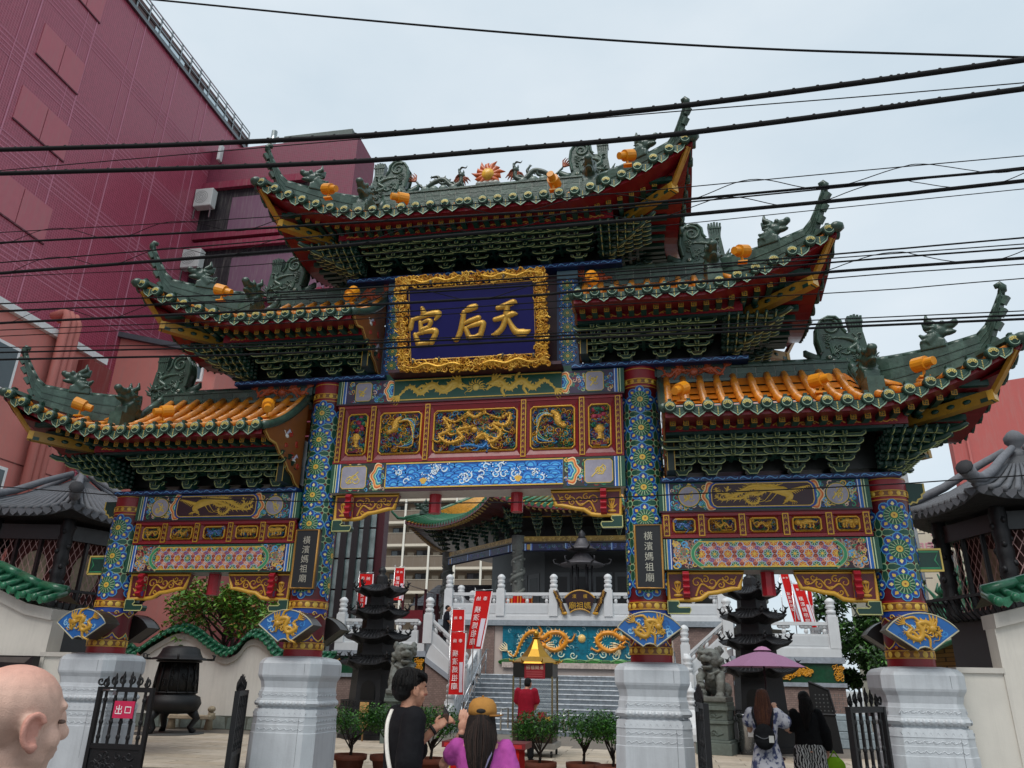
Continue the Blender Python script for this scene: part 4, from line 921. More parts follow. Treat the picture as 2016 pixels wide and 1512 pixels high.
    for hv in halves:
        for bk in (1,-1):
            inst('corner_bracket',cm_,R_,Matrix.Translation((hv*(Xc-1.34),-.3*bk,Zd))@Matrix.Diagonal((hv,bk,1,1)))
        inst('bracket_set',bm_,R_,MT(hv*(Xc-1.32),0,Zd,hv*pi/2))
        if xin>.5:                       # gable board at the inner end, with clouds and cranes
            gb=MB(); o=[(-.16,Zd+.02),(-.3,Zd+.06),(-.42,Zd+.16),(-.56,Zd+.2),(-.7,Zd+.32),(-.86,Zd+.36),(-1.0,Zd+.46),(-1.2,Ze-.12),(-1.34,Ze-.04),(-1.34,Ze+.03),(-1.0,Ze+.16),(-.6,Ze+.42),(-.16,Ze+.8)]
            xx=hv*(xin-.02); gb.prism(o,xx-.012,xx+.012,hx('8a5226'),'yz')
            for sd in (-1,1):
                gb.xf=lambda u,v,h:(xx+sd*(.012+h),u,v)
                gb.stroke(o[:9],.03,.002,hx('c09a50'))
                for i in range(9): gb.relief(spiral(-.3-.1*(i%5),Zd+.32+.1*((i*3)%5),.05,1.1,i,1 if i%2 else -1,9),.02,.001,.01,hx('a82c1c'))
                for i in range(2): gb.dome(-.42+.3*i*-1,Zd+.36+.3*i,.05,.03,.001,.016,WHT); gb.relief([(-.44-.3*i,Zd+.38+.3*i),(-.36-.3*i,Zd+.46+.3*i),(-.3-.3*i,Zd+.44+.3*i)],[.03,.05,.006],.001,.014,hx('c8c4d8')); gb.relief([(-.44-.3*i,Zd+.36+.3*i),(-.52-.3*i,Zd+.42+.3*i)],[.015,.01],.001,.01,WHT)
            gb.xf=None; gb.build('gable_board',PAINT,R_,fix=False)
            vb=MB(); x0,x1=sorted((hv*(xin),hv*(xin+.11))); vb.box(x0,x1,-.62,-.3,Zd+.02,Ze-.13,hx('0c241e')); vb.xf=pf(-.62)
            for e in (x0+.008,x1-.008): vb.stroke([(e,Zd+.02),(e,Ze-.13)],.012,.003,hx('b0903c'))
            vb.xf=None; vb.build('hanging_rail',PAINT,R_,fix=False)
            er=MB(); pts=[surf(xin,j/8) for j in range(9)]; er.tube([(hv*(p[0]-.02),p[1],p[2]+.02) for p in pts],[.06]*9,8,TGR); er.build('verge_roll',GLAZE,R_,fix=False)
            u0,u1=panel                  # brick-red dragon frieze on the ridge wall
            pn=MB(lambda u,v,h:(hv*u,-.17-h,v)); z0=Ze+RH-.02; pn.box(u0,u1,z0,z0+.30,-.2,0,hx('2a3c36')); cc=BRICKD
            if u1-u0>.8:
                dragon2(pn,[(u0+.08,z0+.20),(u0+.16,z0+.09),(u0+.27,z0+.19),(u0+.36,z0+.17)],.07,.0,.03,cc,leg=.8,n=4); dragon2(pn,[(u1-.08,z0+.20),(u1-.16,z0+.09),(u1-.27,z0+.19),(u1-.36,z0+.17)],.07,.0,.03,cc,leg=.8,n=4)
                c=(u0+u1)/2; pn.dome(c,z0+.15,.065,.065,0,.03,cc)
                for i in range(14): a=i*2*pi/14; pn.relief([(c+.07*cos(a),z0+.15+.07*sin(a)),(c+.115*cos(a+.15),z0+.15+.115*sin(a+.15))],[.02,.004],0,.015,cc)
                for u in (c-.13,c+.13): pn.box(u-.004,u+.004,z0,z0+.3,0,.006,hx('4a5a54'))
            else: dragon2(pn,[(u0+.05,z0+.20),(u0+.14,z0+.09),(u0+.28,z0+.17),(u0+.38,z0+.15)],.075,.0,.03,cc,leg=.8,n=4)
            pn.box(u0-.01,u1+.04,z0-.09,z0-.005,-.2,.07,hx('3c4c46')); pn.box(u0-.01,u1+.03,z0-.045,z0-.005,-.2,.10,hx('46564e'))
            pn.build('dragon_frieze',GLAZE,R_,fix=False)
    return R_
LOWZ,LOWE=4.222,4.81; MIDZ,MIDE=5.945,6.47; TOPZ,TOPE=7.635,8.10
for s in (1,-1):
    roof(2.70,6.75,LOWZ,LOWE,(s,),[s*x for x in (2.90,3.28,3.80,4.33,4.87)],panel=(2.64,3.66))
    roof(1.58,4.95,MIDZ,MIDE,(s,),[s*x for x in (1.78,2.22,2.72,3.2)],RH=.8,panel=(1.55,2.1),rw=.3)
RH=.84; RT=roof(0,3.27,TOPZ,TOPE,(1,-1),[x for x in (-1.56,-1.04,-.52,0,.52,1.04,1.56)],RH=RH,rw=.4)
# dragons and flaming pearl on the top ridge
zt=TOPE+RH+.49
for s in (1,-1):
    mb=MB(lambda u,v,h:(u,-.02-h,v)); 
    pts=[(s*1.28,zt+.22),(s*1.12,zt+.06),(s*.95,zt+.16),(s*.78,zt+.20),(s*.62,zt+.05),(s*.48,zt+.10),(s*.47,zt+.24)]
    for sd in (1,-1):
        mb.xf=lambda u,v,h:(u,-sd*h,v); dragon2(mb,pts,.095,-.005,.05,hx('3c4c44'),leg=.8,head=1.1,flame=hx('a85a38'),mane=hx('8a4a34'),n=5)
    mb.xf=None
    for x in (.6,.78,.95,1.1): mb.ball((s*x,0,zt+.02),(.09,.05,.07),8,5,hx('6a7a72'))
    mb.build('ridge_dragon',GLAZE,RT,fix=False)
mb=MB()
for sd in (1,-1):
    mb.xf=lambda u,v,h:(u,-sd*h,v)
    for i in range(11):
        a=pi*(-.25+1.5*i/10); r0=.14; r1=.30 if i%2==0 else .24
        mb.relief([(r0*cos(a)*.7,zt+.21+r0*sin(a)*.7),((r0+.06)*cos(a+.12),zt+.21+(r0+.06)*sin(a+.12)),(r1*cos(a-.05),zt+.21+r1*sin(a-.05))],[.1,.085,.006],0,.04,hx('b85a2c'))
    mb.fan(0,zt+.21,.16,.02,hx('b85a2c'),16,1); mb.dome(0,zt+.21,.115,.115,.02,.07,hx('d8a83a'),16,3)
mb.xf=None
for x in (-.14,-.05,.05,.14): mb.ball((x,0,zt+.02),(.08,.07,.06),8,5,hx('8f938c'))
mb.build('flaming_pearl',GLAZE,RT,fix=False)
# ---------------------------------------------------------------- ground and courtyard
def brickmat(name,c1,c2,mortar,scale,axis='xz',bw=.5,rh=.25,ms=.02,rough=.8,bump=.3,off=.5):
    if name in MATS: return MATS[name]
    m=M(name,rough=rough); t=m.node_tree; l=t.links.new; b=t.nodes['Principled BSDF']
    geo=t.nodes.new('ShaderNodeNewGeometry'); sp=t.nodes.new('ShaderNodeSeparateXYZ'); cb=t.nodes.new('ShaderNodeCombineXYZ')
    l(geo.outputs['Position'],sp.inputs[0]); l(sp.outputs[{'x':0,'y':1,'z':2}[axis[0]]],cb.inputs[0]); l(sp.outputs[{'x':0,'y':1,'z':2}[axis[1]]],cb.inputs[1])
    br=t.nodes.new('ShaderNodeTexBrick'); br.offset=off; br.inputs['Scale'].default_value=scale; br.inputs['Brick Width'].default_value=bw; br.inputs['Row Height'].default_value=rh; br.inputs['Mortar Size'].default_value=ms
    br.inputs['Color1'].default_value=(*c1,1); br.inputs['Color2'].default_value=(*c2,1); br.inputs['Mortar'].default_value=(*mortar,1); l(cb.outputs[0],br.inputs['Vector'])
    src=b.inputs['Base Color'].links[0].from_socket
    mm=t.nodes.new('ShaderNodeMix'); mm.data_type='RGBA'; mm.blend_type='MULTIPLY'; mm.inputs[0].default_value=1; l(src,mm.inputs[6]); l(br.outputs['Color'],mm.inputs[7]); l(mm.outputs[2],b.inputs['Base Color'])
    bp=t.nodes.new('ShaderNodeBump'); bp.inputs['Strength'].default_value=bump; bp.inputs['Distance'].default_value=.01; bp.invert=True; l(br.outputs['Fac'],bp.inputs['Height']); l(bp.outputs[0],b.inputs['Normal'])
    return m
mb=MB(); mb.poly([(-400,-400,-.012),(400,-400,-.012),(400,400,-.012),(-400,400,-.012)],hx('8d8c8a')); tag(mb.build('ground',STONE,fix=False),kind='structure')
mb=MB(); mb.poly([(-22,-1.2,-.004),(16,-1.2,-.004),(16,40,-.004),(-22,40,-.004)],hx('6e675e')); CY=tag(mb.build('courtyard',STONE,fix=False),kind='structure')
rg=random.Random(11); vs=[]
PAV=M('paving',rough=.7,ns=5,na=.2,bump=.15,bs=90,grime=.25,gcol=(.2,.18,.15))
for k in range(4):
    c=hx(('b3a795','a99d8c','b9ad9c','aea08c')[k]); mb=MB(); mb.frus(-.595,.595,-.295,.295,-.03,-.59,.59,-.29,.29,.006,c); me=mk('paving_slab',mb,PAV); vs.append(me)
cnt=0
for iy in range(24):
    for ix in range(-14,10):
        x=ix*1.2+(.6 if iy%2 else 0); y=4.2+iy*.6
        if y>17 or x<-3.3-.72*(y+10.5) or x>1.2+.5*(y+10.5) or (y>16.3 and -4.3<x<3.1): continue
        if cnt<300: inst('paving_slab',rg.choice(vs),CY,MT(x,y,rg.uniform(0,.002))); cnt+=1
# ---------------------------------------------------------------- temple terrace with stairs
WM=hx('c9ccce'); WMAT=M('white_marble',rough=.5,ns=3,na=.06,bump=.05,bs=40,grime=.3,gcol=(.42,.42,.42),streak=True)
AX=-.62
TER=T('temple_terrace','white balustraded temple terrace with grey stairs and a glazed dragon mural behind the gate','terrace',(AX,18,0))
GR=hx('7b8288'); BRK=brickmat('temple_brick',hx('8a746c'),hx('7a655e'),hx('5c504c'),4.,'xz')
for i in range(12):
    mb=MB(); y=16.4+.3*i; z=.155*(i+1); mb.box(AX-3.75,AX+3.75,y,22.,z-.155,z,hx('6f7880')); mb.box(AX-3.76,AX+3.76,y-.012,y+.06,z-.03,z+.003,hx('d0d6da'))
    o=mb.build('stair_step',M('grey_granite',rough=.55,ns=7,na=.45,bump=.3,bs=25,grime=.2),TER,fix=False)
# retaining wall, mural field, slab
mb=MB(); mb.box(AX-5.55,AX+5.55,21.36,21.8,0,3.7,hx('b8aaa2')); mb.build('retaining_wall',PLASTER,TER,fix=False)
for s in (-1,1):
    x0,x1=sorted((AX+s*3.55,AX+s*5.4)); mb=MB(); mb.box(x0,x1,21.3,21.355,1.86,3.68,(1,1,1)); mb.build('brick_field',BRK,TER,fix=False)
mb=MB(); mb.box(AX-5.9,AX+5.9,21.15,30,3.72,3.93,hx('8b939a')); mb.build('terrace_slab',STONE,TER,fix=False)
mb=MB(); mb.box(AX-5.75,AX+5.75,21.22,30,3.935,4.1,WM); mb.build('terrace_base',WMAT,TER,fix=False)
# dragon mural
mb=MB(pf(21.28)); u0,u1,v0,v1=AX-3.2,AX+3.2,2.33,3.70; mb.box(u0,u1,v0,v1,-.05,0,hx('0f6a80'))
rg=random.Random(5); scrolls(mb,u0,u1,v0+.3,v1,.002,[hx('2590a8'),hx('0c5468'),hx('3aa4b4'),hx('bfe0dc')],.13,70,.16,rg,.02)
OG=hx('d88c24')
for s in (-1,1):
    q=lambda a,b:(AX+s*a,b)
    dragon2(mb,[q(3.0,2.75),q(2.7,2.55),q(2.5,2.95),q(2.25,3.35),q(1.9,3.5),q(1.6,3.25),q(1.25,3.45),q(.85,3.45),q(.6,3.2),q(.8,2.9),q(1.15,2.8),q(1.5,2.95)],.19,.0,.12,OG,spike=hx('f0d8a0'),leg=1.0,head=1.1,mane=hx('e8d8b0'),flame=hx('e8d8b0'),n=6,sp=2)
    for i in range(6): mb.relief(spiral(AX+s*(.35+.5*i),2.62+.05*(i%2),.16,1.2,pi if s>0 else 0,s,12),taper(12,.06,.03),0,.05,hx('d8e4cc'))
mb.dome(AX,3.25,.16,.16,0,.1,hx('e8c070'),14,3)
for i in range(13): u=u0+.25+i*.49; mb.dome(u,v0+.0,.42,.13+.05*(i%2),0,.04,(hx('24602a'),hx('357a34'))[i%2],14,3); mb.relief(smoothp([(u-.36,v0+.03),(u-.1,v0+.12),(u+.3,v0+.05)],3),.025,.03,.02,hx('6f9a5c'))
mb.rect(u0,u1,v0-.2,v0,.05,hx('b8aaa2'))
for i in range(1,13): mb.rect(u0+i*.49-.004,u0+i*.49+.004,v0,v1,.062,hx('0a3a48'))
for i in range(1,3): mb.rect(u0,u1,v0+i*.46-.004,v0+i*.46+.004,.062,hx('0a3a48'))
mb.build('dragon_mural',GLAZE,TER,fix=False)
# balustrades
def post(x,y,z,h=1.75,par=TER,s=1.):
    mb=MB(); w=.17*s; mb.box(x-w,x+w,y-w,y+w,z,z+h*.62,WM); mb.box(x-w*.8,x+w*.8,y-w*.8,y+w*.8,z+h*.62,z+h*.66,WM)
    mb.lathe([(w*.7,h*.66),(w*.95,h*.69),(w*.95,h*.74),(w*.6,h*.76),(w*.9,h*.80),(w*.9,h*.84),(w*.7,h*.86),(w*1.0,h*.90),(w*.92,h*.94),(w*.5,h*.985),(w*.08,h)],14,(x,y,z),WM)
    return mb.build('baluster_post',WMAT,par,fix=False)
def panel(a,b,h0,h1,h2,h3,par=TER,th=.13,n=2):
    """a,b: (x,y,z base); solid to h1, open to h2, rail to h3"""
    a=Vector(a);b=Vector(b); d=b-a; dh=Vector((d.x,d.y,0)); L_=dh.length; e=dh/L_; nn=Vector((e.y,-e.x,0)); sl=d.z/L_
    def xf(u,v,w): p=a+e*u+nn*w; return (p.x,p.y,a.z+sl*u+v)
    mb=MB(lambda u,w,v:xf(u,v,w)); w=th/2
    mb.box(0,L_,-w,w,h0,h1,WM); mb.box(0,L_,-w*1.2,w*1.2,h2,h3,WM)
    mb.box(.06,L_-.06,-w-.012,-w,h0+(h1-h0)*.18,h0+(h1-h0)*.84,hx('bfc3c6')); mb.box(.06,L_-.06,w,w+.012,h0+(h1-h0)*.18,h0+(h1-h0)*.84,hx('bfc3c6'))
    k=max(2,int(round(L_/.75)))
    for i in range(k+1):
        u=L_*i/k; hh=h2-h1
        uu=min(max(u,.12),L_-.12)
        for q in ((-.13,.9,.09),(.0,.86,.13),(.13,.9,.09)): mb.ball((uu+q[0],0,h1+hh*q[1]),(q[2],w*.9,hh*.3),8,5,WM)
        mb.ball((uu,0,h1+hh*.3),(.075,w*.8,hh*.33),8,5,WM)
    return mb.build('balustrade_panel',WMAT,par,fix=False)
px_=[AX+s for s in (-5.53,-3.32,-1.13,1.08,3.3,5.5)]
for x in px_: post(x,21.35,4.09,1.68)
for x0,x1 in zip(px_[:-1],px_[1:]): panel((x0+.17,21.35,4.1),(x1-.17,21.35,4.1),0,.5,.8,.92)
for y in (23.6,25.8):
    for s in (-1,1): post(AX+s*5.6,y,4.09,1.5)
    
for s in (-1,1):
    panel((AX+s*5.55,21.5,4.1),(AX+s*5.6,23.5,4.1),0,.5,.8,.92); panel((AX+s*5.6,23.7,4.1),(AX+s*5.6,25.7,4.1),0,.5,.8,.92)
    # side platform with green and gold glazed frieze
    xo,xi=AX+s*9.0,AX+s*5.5; x0,x1=sorted((xo,xi))
    mb=MB(); mb.box(x0,x1,18.12,24,0,2.4,(1,1,1)); o=mb.build('platform_wall',BRK,TER,fix=False)
    mb=MB(); mb.box(x0-.08,x1+.08,18.02,24,2.39,2.58,hx('9097a0')); mb.box(x0-.05,x1+.05,18.04,18.3,1.65,1.78,hx('9097a0')); mb.build('platform_slab',STONE,TER,fix=False)
    mb=MB(); mb.box(x0,x1,18.04,24,2.585,2.86,WM); mb.build('platform_base',WMAT,TER,fix=False)
    mb=MB(pf(18.1)); mb.box(x0,x1,1.785,2.385,-.04,0,hx('14432c')); GO=hx('cf9020')
    c=(x0+x1)/2; rg=random.Random(8)
    for uc,rw in ((x0+.16,.15),(x1-.16,.15),(c,.75)):
        for i in range(int(60*rw/.75)+9):
            t=rg.uniform(-1,1); r_=.055+.04*rg.random(); vv=rg.uniform(-.24,.24)*(1-abs(t)*.75 if rw>.3 else 1); mb.relief(spiral(uc+t*rw,2.085+vv,r_,1.2,rg.uniform(0,6),rg.choice((-1,1)),10),taper(10,.05,.02),0,.06,GO)
    mb.build('glazed_frieze',GLAZE,TER,fix=False)
    for x in (xo-s*.15,xi-s*.1): post(x,18.2,2.86,1.66)
    panel((x0+.3,18.2,2.86),(x1-.3,18.2,2.86),0,.47,.75,.86)
    panel((xo-s*.15,18.4,2.86),(xo-s*.15,21.3,2.86),0,.47,.75,.86); post(xo-s*.15,21.4,2.86,1.66)
    # flight of side steps down to the landing, with sloping balustrade
    a=(xi-s*.27,18.2,2.86); b=(AX+s*4.05,18.2,1.86); panel(a,b,-.0,.47,.75,.86)
    mb=MB(); q=[(a[0],2.86),(b[0],1.86),(b[0],1.5),(a[0]+s*.2,2.4)]; 
    mb.prism(q,18.08,18.4,WM); mb.prism([(a[0]+s*.2,2.4),(b[0],1.5),(b[0],1.3),(a[0]+s*.2,2.2)],18.04,18.5,hx('9097a0')); mb.build('flight_string',WMAT,TER,fix=False)
    mb=MB(); mb.prism([(a[0]+s*.2,2.2),(b[0],1.3),(b[0],.0),(a[0]+s*.2,0)],18.12,18.5,(1,1,1)); mb.build('flight_wall',BRK,TER,fix=False)
    for (y,z,h) in ((16.35,.0,1.55),(18.0,.9,1.7),(19.9,1.86,1.85)): post(AX+s*3.95,y,z,h)
    panel((AX+s*3.95,16.5,.02),(AX+s*3.95,17.85,.85),0,.5,.75,.88); panel((AX+s*3.95,18.15,.98),(AX+s*3.95,19.75,1.82),0,.5,.75,.88)
    mb=MB(); mb.tube([(AX+s*3.95,15.75,.0+.35),(AX+s*3.95,15.75,.36)],.3,12,WM); mb.v=[(x,15.75+(z-.35)*0+(y-15.75),z) for x,y,z in mb.v]
    mb=MB(); prof=[(15.55,0),(15.55,.22),(15.62,.42),(15.74,.5),(15.88,.46),(15.95,.6),(16.1,.86),(16.22,.92),(16.22,0)]; mb.prism(prof,AX+s*3.95-.12,AX+s*3.95+.12,WM,'yz'); mb.build('drum_stone',WMAT,TER,bevel=.03)
    # stainless handrail
    mb=MB(); X=AX+s*3.55
    mb.tube([(X,16.3,.9),(X,19.9,2.75),(X,20.3,2.75)],.028,8,hx('b0b4b8'))
    mb.tube([(X,16.3,.55),(X,19.9,2.4)],.018,8,hx('b0b4b8'))
    for i in range(5): y=16.35+.88*i; mb.tube([(X,y,.155*int((y-16.4)/.3+1)),(X,y,.92+(y-16.3)*.514)],.022,8,hx('b0b4b8'))
    mb.build('handrail',STEEL,TER,fix=False)
# scroll-shaped gold sign on the rail
sg=T('scroll_sign','dark scroll-shaped name board with gold characters hung on the terrace balustrade','sign',(AX,21.1,4.3))
mb=MB(pf(21.2)); cx,cz=AX-.05,4.62
arc=[(cx+.86*sin(t),cz-.55+1.02*cos(t)) for t in [(-.78+1.56*i/12) for i in range(13)]]; arc2=[(cx+.5*sin(t),cz-.62+.36*cos(t)) for t in [(.9-1.8*i/8) for i in range(9)]]
o=arc+arc2; n=len(o); mb.add([(a,b,.06) for a,b in o]+[(a,b,0) for a,b in o],[tuple(range(n)),tuple(range(2*n-1,n-1,-1))]+[(i,i+n,(i+1)%n+n,(i+1)%n) for i in range(n)],hx('2a1216'))
mb.relief(arc,.06,.055,.03,hx('b88a34')); mb.relief(arc2,.06,.055,.03,hx('b88a34'))
mb.build('sign_board',PAINT,sg,fix=False)
for s in (-1,1):
    mb=MB(pf(21.18)); a=(cx+s*.62,cz-.42); b=(cx+s*1.0,cz+.44); mb.relief([a,b],.2,0,.1,hx('3a2414')); rg=random.Random(4)
    for i in range(14): t=i/13; mb.relief(spiral(a[0]+(b[0]-a[0])*t+rg.uniform(-.04,.04),a[1]+(b[1]-a[1])*t,.05,1.1,i,1,8),.022,.08,.03,hx('c8942c'))
    mb.dome(*a,.12,.07,.05,.06,hx('c8942c')); mb.build('scroll_end',PAINT,sg,fix=False)
mb=MB(pf(21.2)); write(mb,'廟祖媽',cx,cz-.12,.3,.066,hx('e0b040'),step=1.0); write(mb,'濱橫',cx,cz+.24,.17,.066,hx('e0b040'),step=2.6)
mb.build('lettering',GLD,sg,fix=False)
# ---------------------------------------------------------------- temple hall (eight-sided)
TEM=T('temple_hall','dark eight-sided temple hall with sweeping green and gold tiled eaves behind the terrace','temple',(AX,33,4))
CX,CYY=AX,33.0; ap=3.3*(1+sqrt(2)); RO=hypot(3.3,ap)
def oc(i,s=1.): a=-pi/2-pi/8+i*pi/4; return Vector((CX+RO*s*cos(a),CYY+RO*s*sin(a),0))
mb=MB(); N=12
def eave(i,t,s=1.24,z0=8.95,l=.62): p=oc(i,s).lerp(oc(i+1,s),t); k=abs(2*t-1); k2=1+.035*k**3; p=Vector((CX+(p.x-CX)*k2,CYY+(p.y-CYY)*k2,z0+l*k**2.4)); return p
ribs=MB()
for i in range(8):
    for j in range(N):
        for c in range(5):
            q=[]
            for t,s in ((j/N,c),(( j+1)/N,c),((j+1)/N,c+1),(j/N,c+1)):
                f=s/5; e=eave(i,t); top=oc(i,.62).lerp(oc(i+1,.62),t); p=e.lerp(Vector((top.x,top.y,12.2)),f); p.z=e.z+(12.2-e.z)*(.55*f+.45*f*f); q.append(p)
            mb.poly(q,hx('c08a30'))
        e0,e1=eave(i,j/N),eave(i,(j+1)/N); mb.poly([e0+Vector((0,0,-.16)),e1+Vector((0,0,-.16)),e1,e0],hx('6a1420'))
        in0,in1=oc(i,1.02).lerp(oc(i+1,1.02),j/N),oc(i,1.02).lerp(oc(i+1,1.02),(j+1)/N); in0.z=in1.z=8.9; mb.poly([e0+Vector((0,0,-.16)),e1+Vector((0,0,-.16)),in1,in0],hx('3a0e14'))
RB=mb.build('roof',MATS['roofpaint'],TEM,fix=False)
for i in (6,7,0,1):
    mb=MB(); K=30
    for j in range(K):
        t=(j+.5)/K; P=[]
        for f in (0,.3,.65,1):
            e=eave(i,t); top=oc(i,.62).lerp(oc(i+1,.62),t); p=e.lerp(Vector((top.x,top.y,12.2)),f); p.z=e.z+(12.2-e.z)*(.55*f+.45*f*f)+.04; P.append(p)
        mb.tube(P[:2],[.075,.07],6,hx('2a6a4a')); mb.tube(P[1:],[.07]*3,6,hx('cc9434'))
        d=(eave(i,t)-Vector((CX,CYY,0))); d.z=0; d.normalize(); r_=Vector((-d.y,d.x,0)); c=eave(i,t)+d*.03
        mb.add([c+r_*a+Vector((0,0,b)) for a,b in ((-.1,.05),(.1,.05),(.09,-.06),(0,-.13),(-.09,-.06))],[(0,1,2,3,4)],hx('2f6a50'))
        mb.bar(c-d*.35+Vector((0,0,-.2)),c-d*.08+Vector((0,0,-.17)),.07,.08,hx('b89a5a'))
    tag(mb.build('tile_rows',GLAZE,TEM,fix=False),kind='stuff')
for i in (7,0,1,2):
    mb=MB(); P=[]
    for f in (0,.15,.35,.6,1):
        e=eave(i,0); top=oc(i,.62); p=e.lerp(Vector((top.x,top.y,12.2)),f); p.z=e.z+(12.2-e.z)*(.5*f+.5*f*f)+.12; P.append(p)
    mb.tube(P,[.09,.09,.09,.1,.1],8,hx('2f6a4c'),sq=1.5); d=(P[0]-P[1]).normalized(); mb.tube([P[0],P[0]+d*.4+Vector((0,0,.1)),P[0]+d*.75+Vector((0,0,.5)),P[0]+d*.85+Vector((0,0,.8))],[.09,.08,.06,.03],8,hx('2f6a4c'))
    mb.build('hip_ridge',GLAZE,RB,fix=False); inst('ridge_beast',BEAST,RB,MT(*(P[1]+Vector((0,0,.18))),atan2(d.y,d.x),1,2.2))
BKT=bracket_mesh('bracket_set',1.05,.75); CKT=corner_mesh('corner_bracket',1.0,.8)
for i in (7,0,1):
    a,b=oc(i),oc(i+1); ang=atan2(b.y-a.y,b.x-a.x)
    mb=MB(); 
    for z0,z1,w,c in ((7.3,7.62,.3,hx('1c2450')),(7.64,7.7,.44,hx('3a2c14')),(7.7,7.95,.26,hx('a8862c'))): mb.bar(Vector((*a.xy,(z0+z1)/2)),Vector((*b.xy,(z0+z1)/2)),w,z1-z0,c)
    L_=(b-a).length; e=(b-a)/L_; nn=Vector((e.y,-e.x,0))
    mb.xf=lambda u,v,h:tuple(a+e*u+nn*(.151+h)+Vector((0,0,v))); rg=random.Random(i)
    scrolls(mb,.9,L_-.9,7.33,7.6,.004,[hx('3a52b0'),hx('6a4a9a'),hx('8090c0'),hx('2f7a70')],.09,60,.2,rg)
    for u in (.35,.62,L_*.34,L_*.66,L_-.62,L_-.35): mb.rect(u-.03,u+.03,7.3,7.62,.006,hx('9fc4e8')); mb.rect(u+.03,u+.08,7.3,7.62,.006,hx('2c50b0'))
    mb.rect(.42,.58,7.34,7.58,.006,hx('c8a040')); mb.xf=lambda u,v,h:tuple(a+e*u+nn*(.131+h)+Vector((0,0,v))); scrolls(mb,.2,L_-.2,7.72,7.93,.003,[hx('d8b44a'),hx('6a5018'),hx('e0c468')],.06,110,.3,rg)
    mb.build('painted_beam',PAINT,TEM,fix=False)
    for k in range(1,7):
        p=a.lerp(b,k/7); inst('bracket_set',BKT,TEM,MT(p.x,p.y,7.95,ang,1,1.))
for i in (7,0,1,2):
    p=oc(i); d=p-Vector((CX,CYY,0)); inst('corner_bracket',CKT,TEM,MT(p.x,p.y,7.95,atan2(d.y,d.x)+pi/4-.0,1,1.25))
    mb=MB(); c=hx('6c706c'); mb.lathe([(.42,0),(.42,.25),(.3,.3),(.27,.6),(.25,3.3),(.32,3.35),(.32,4.0)],16,(p.x,p.y,4.0),c)
    P=[(p.x+.27*cos(t),p.y+.27*sin(t),4.7+t*.13) for t in [k*.3 for k in range(62)]]; mb.tube(P,taper(62,.05,.12,.06),6,c)
    for k in range(30): t=k*.61; mb.ball((p.x+.27*cos(t*2),p.y+.27*sin(t*2),4.6+.09*k),(.09,.09,.07),6,4,c)
    mb.build('dragon_column',STONE,TEM,fix=False)
mb=MB(); I=[oc(i,.72) for i in range(8)]
mb.add([(*p.xy,4.0) for p in I]+[(*p.xy,9) for p in I],[(i,(i+1)%8,8+(i+1)%8,8+i) for i in range(8)],hx('1c2022')); mb.poly([(*oc(i,1.02).xy,8.85) for i in range(8)],hx('14100f')); mb.build('inner_wall',PAINT,TEM,fix=False)
for i in (7,0):
    a,b=oc(i,.715),oc(i+1,.715); L_=(b-a).length; e=(b-a)/L_; nn=Vector((e.y,-e.x,0))
    for k in range(4):
        mb=MB(lambda u,v,h:tuple(a+e*u+nn*h+Vector((0,0,v)))); u=.3+k*(L_-.6)/4; w=(L_-.6)/4-.12
        mb.box(u,u+w,4.1,6.6,0,.06,hx('4a4f52')); mb.rect(u+.12,u+w-.12,4.3,6.4,.065,hx('0d0f11')); mb.build('door_leaf',PAINT,TEM,fix=False)
mb=MB(); mb.poly([(*oc(i,1.15).xy,4.12) for i in range(8)],hx('8a8c8a')); mb.build('floor',STONE,TEM,fix=False)
mb=MB(); p=oc(0); P=[(p.x+.62*cos(k*pi/16)*(1+.05*(k%2)),p.y+.62*sin(k*pi/16)*(1+.05*(k%2))) for k in range(32)]
mb.add([(x,y,4.15) for x,y in P]+[(x,y,5.35) for x,y in P],[(k,(k+1)%32,32+(k+1)%32,32+k) for k in range(32)],hx('b01818')); 
for k in range(32): x,y=P[k]; mb.bar((x+(x-p.x)*.04,y+(y-p.y)*.04,5.35),(x+(x-p.x)*.06,y+(y-p.y)*.06,4.75),.05,.03,hx('d08030') if k%3 else hx('d02018'))
tag(mb.build('altar_skirt',CLOTH,None,fix=False),'red cloth skirt with orange tassels round the foot of the temple corner column','cloth')
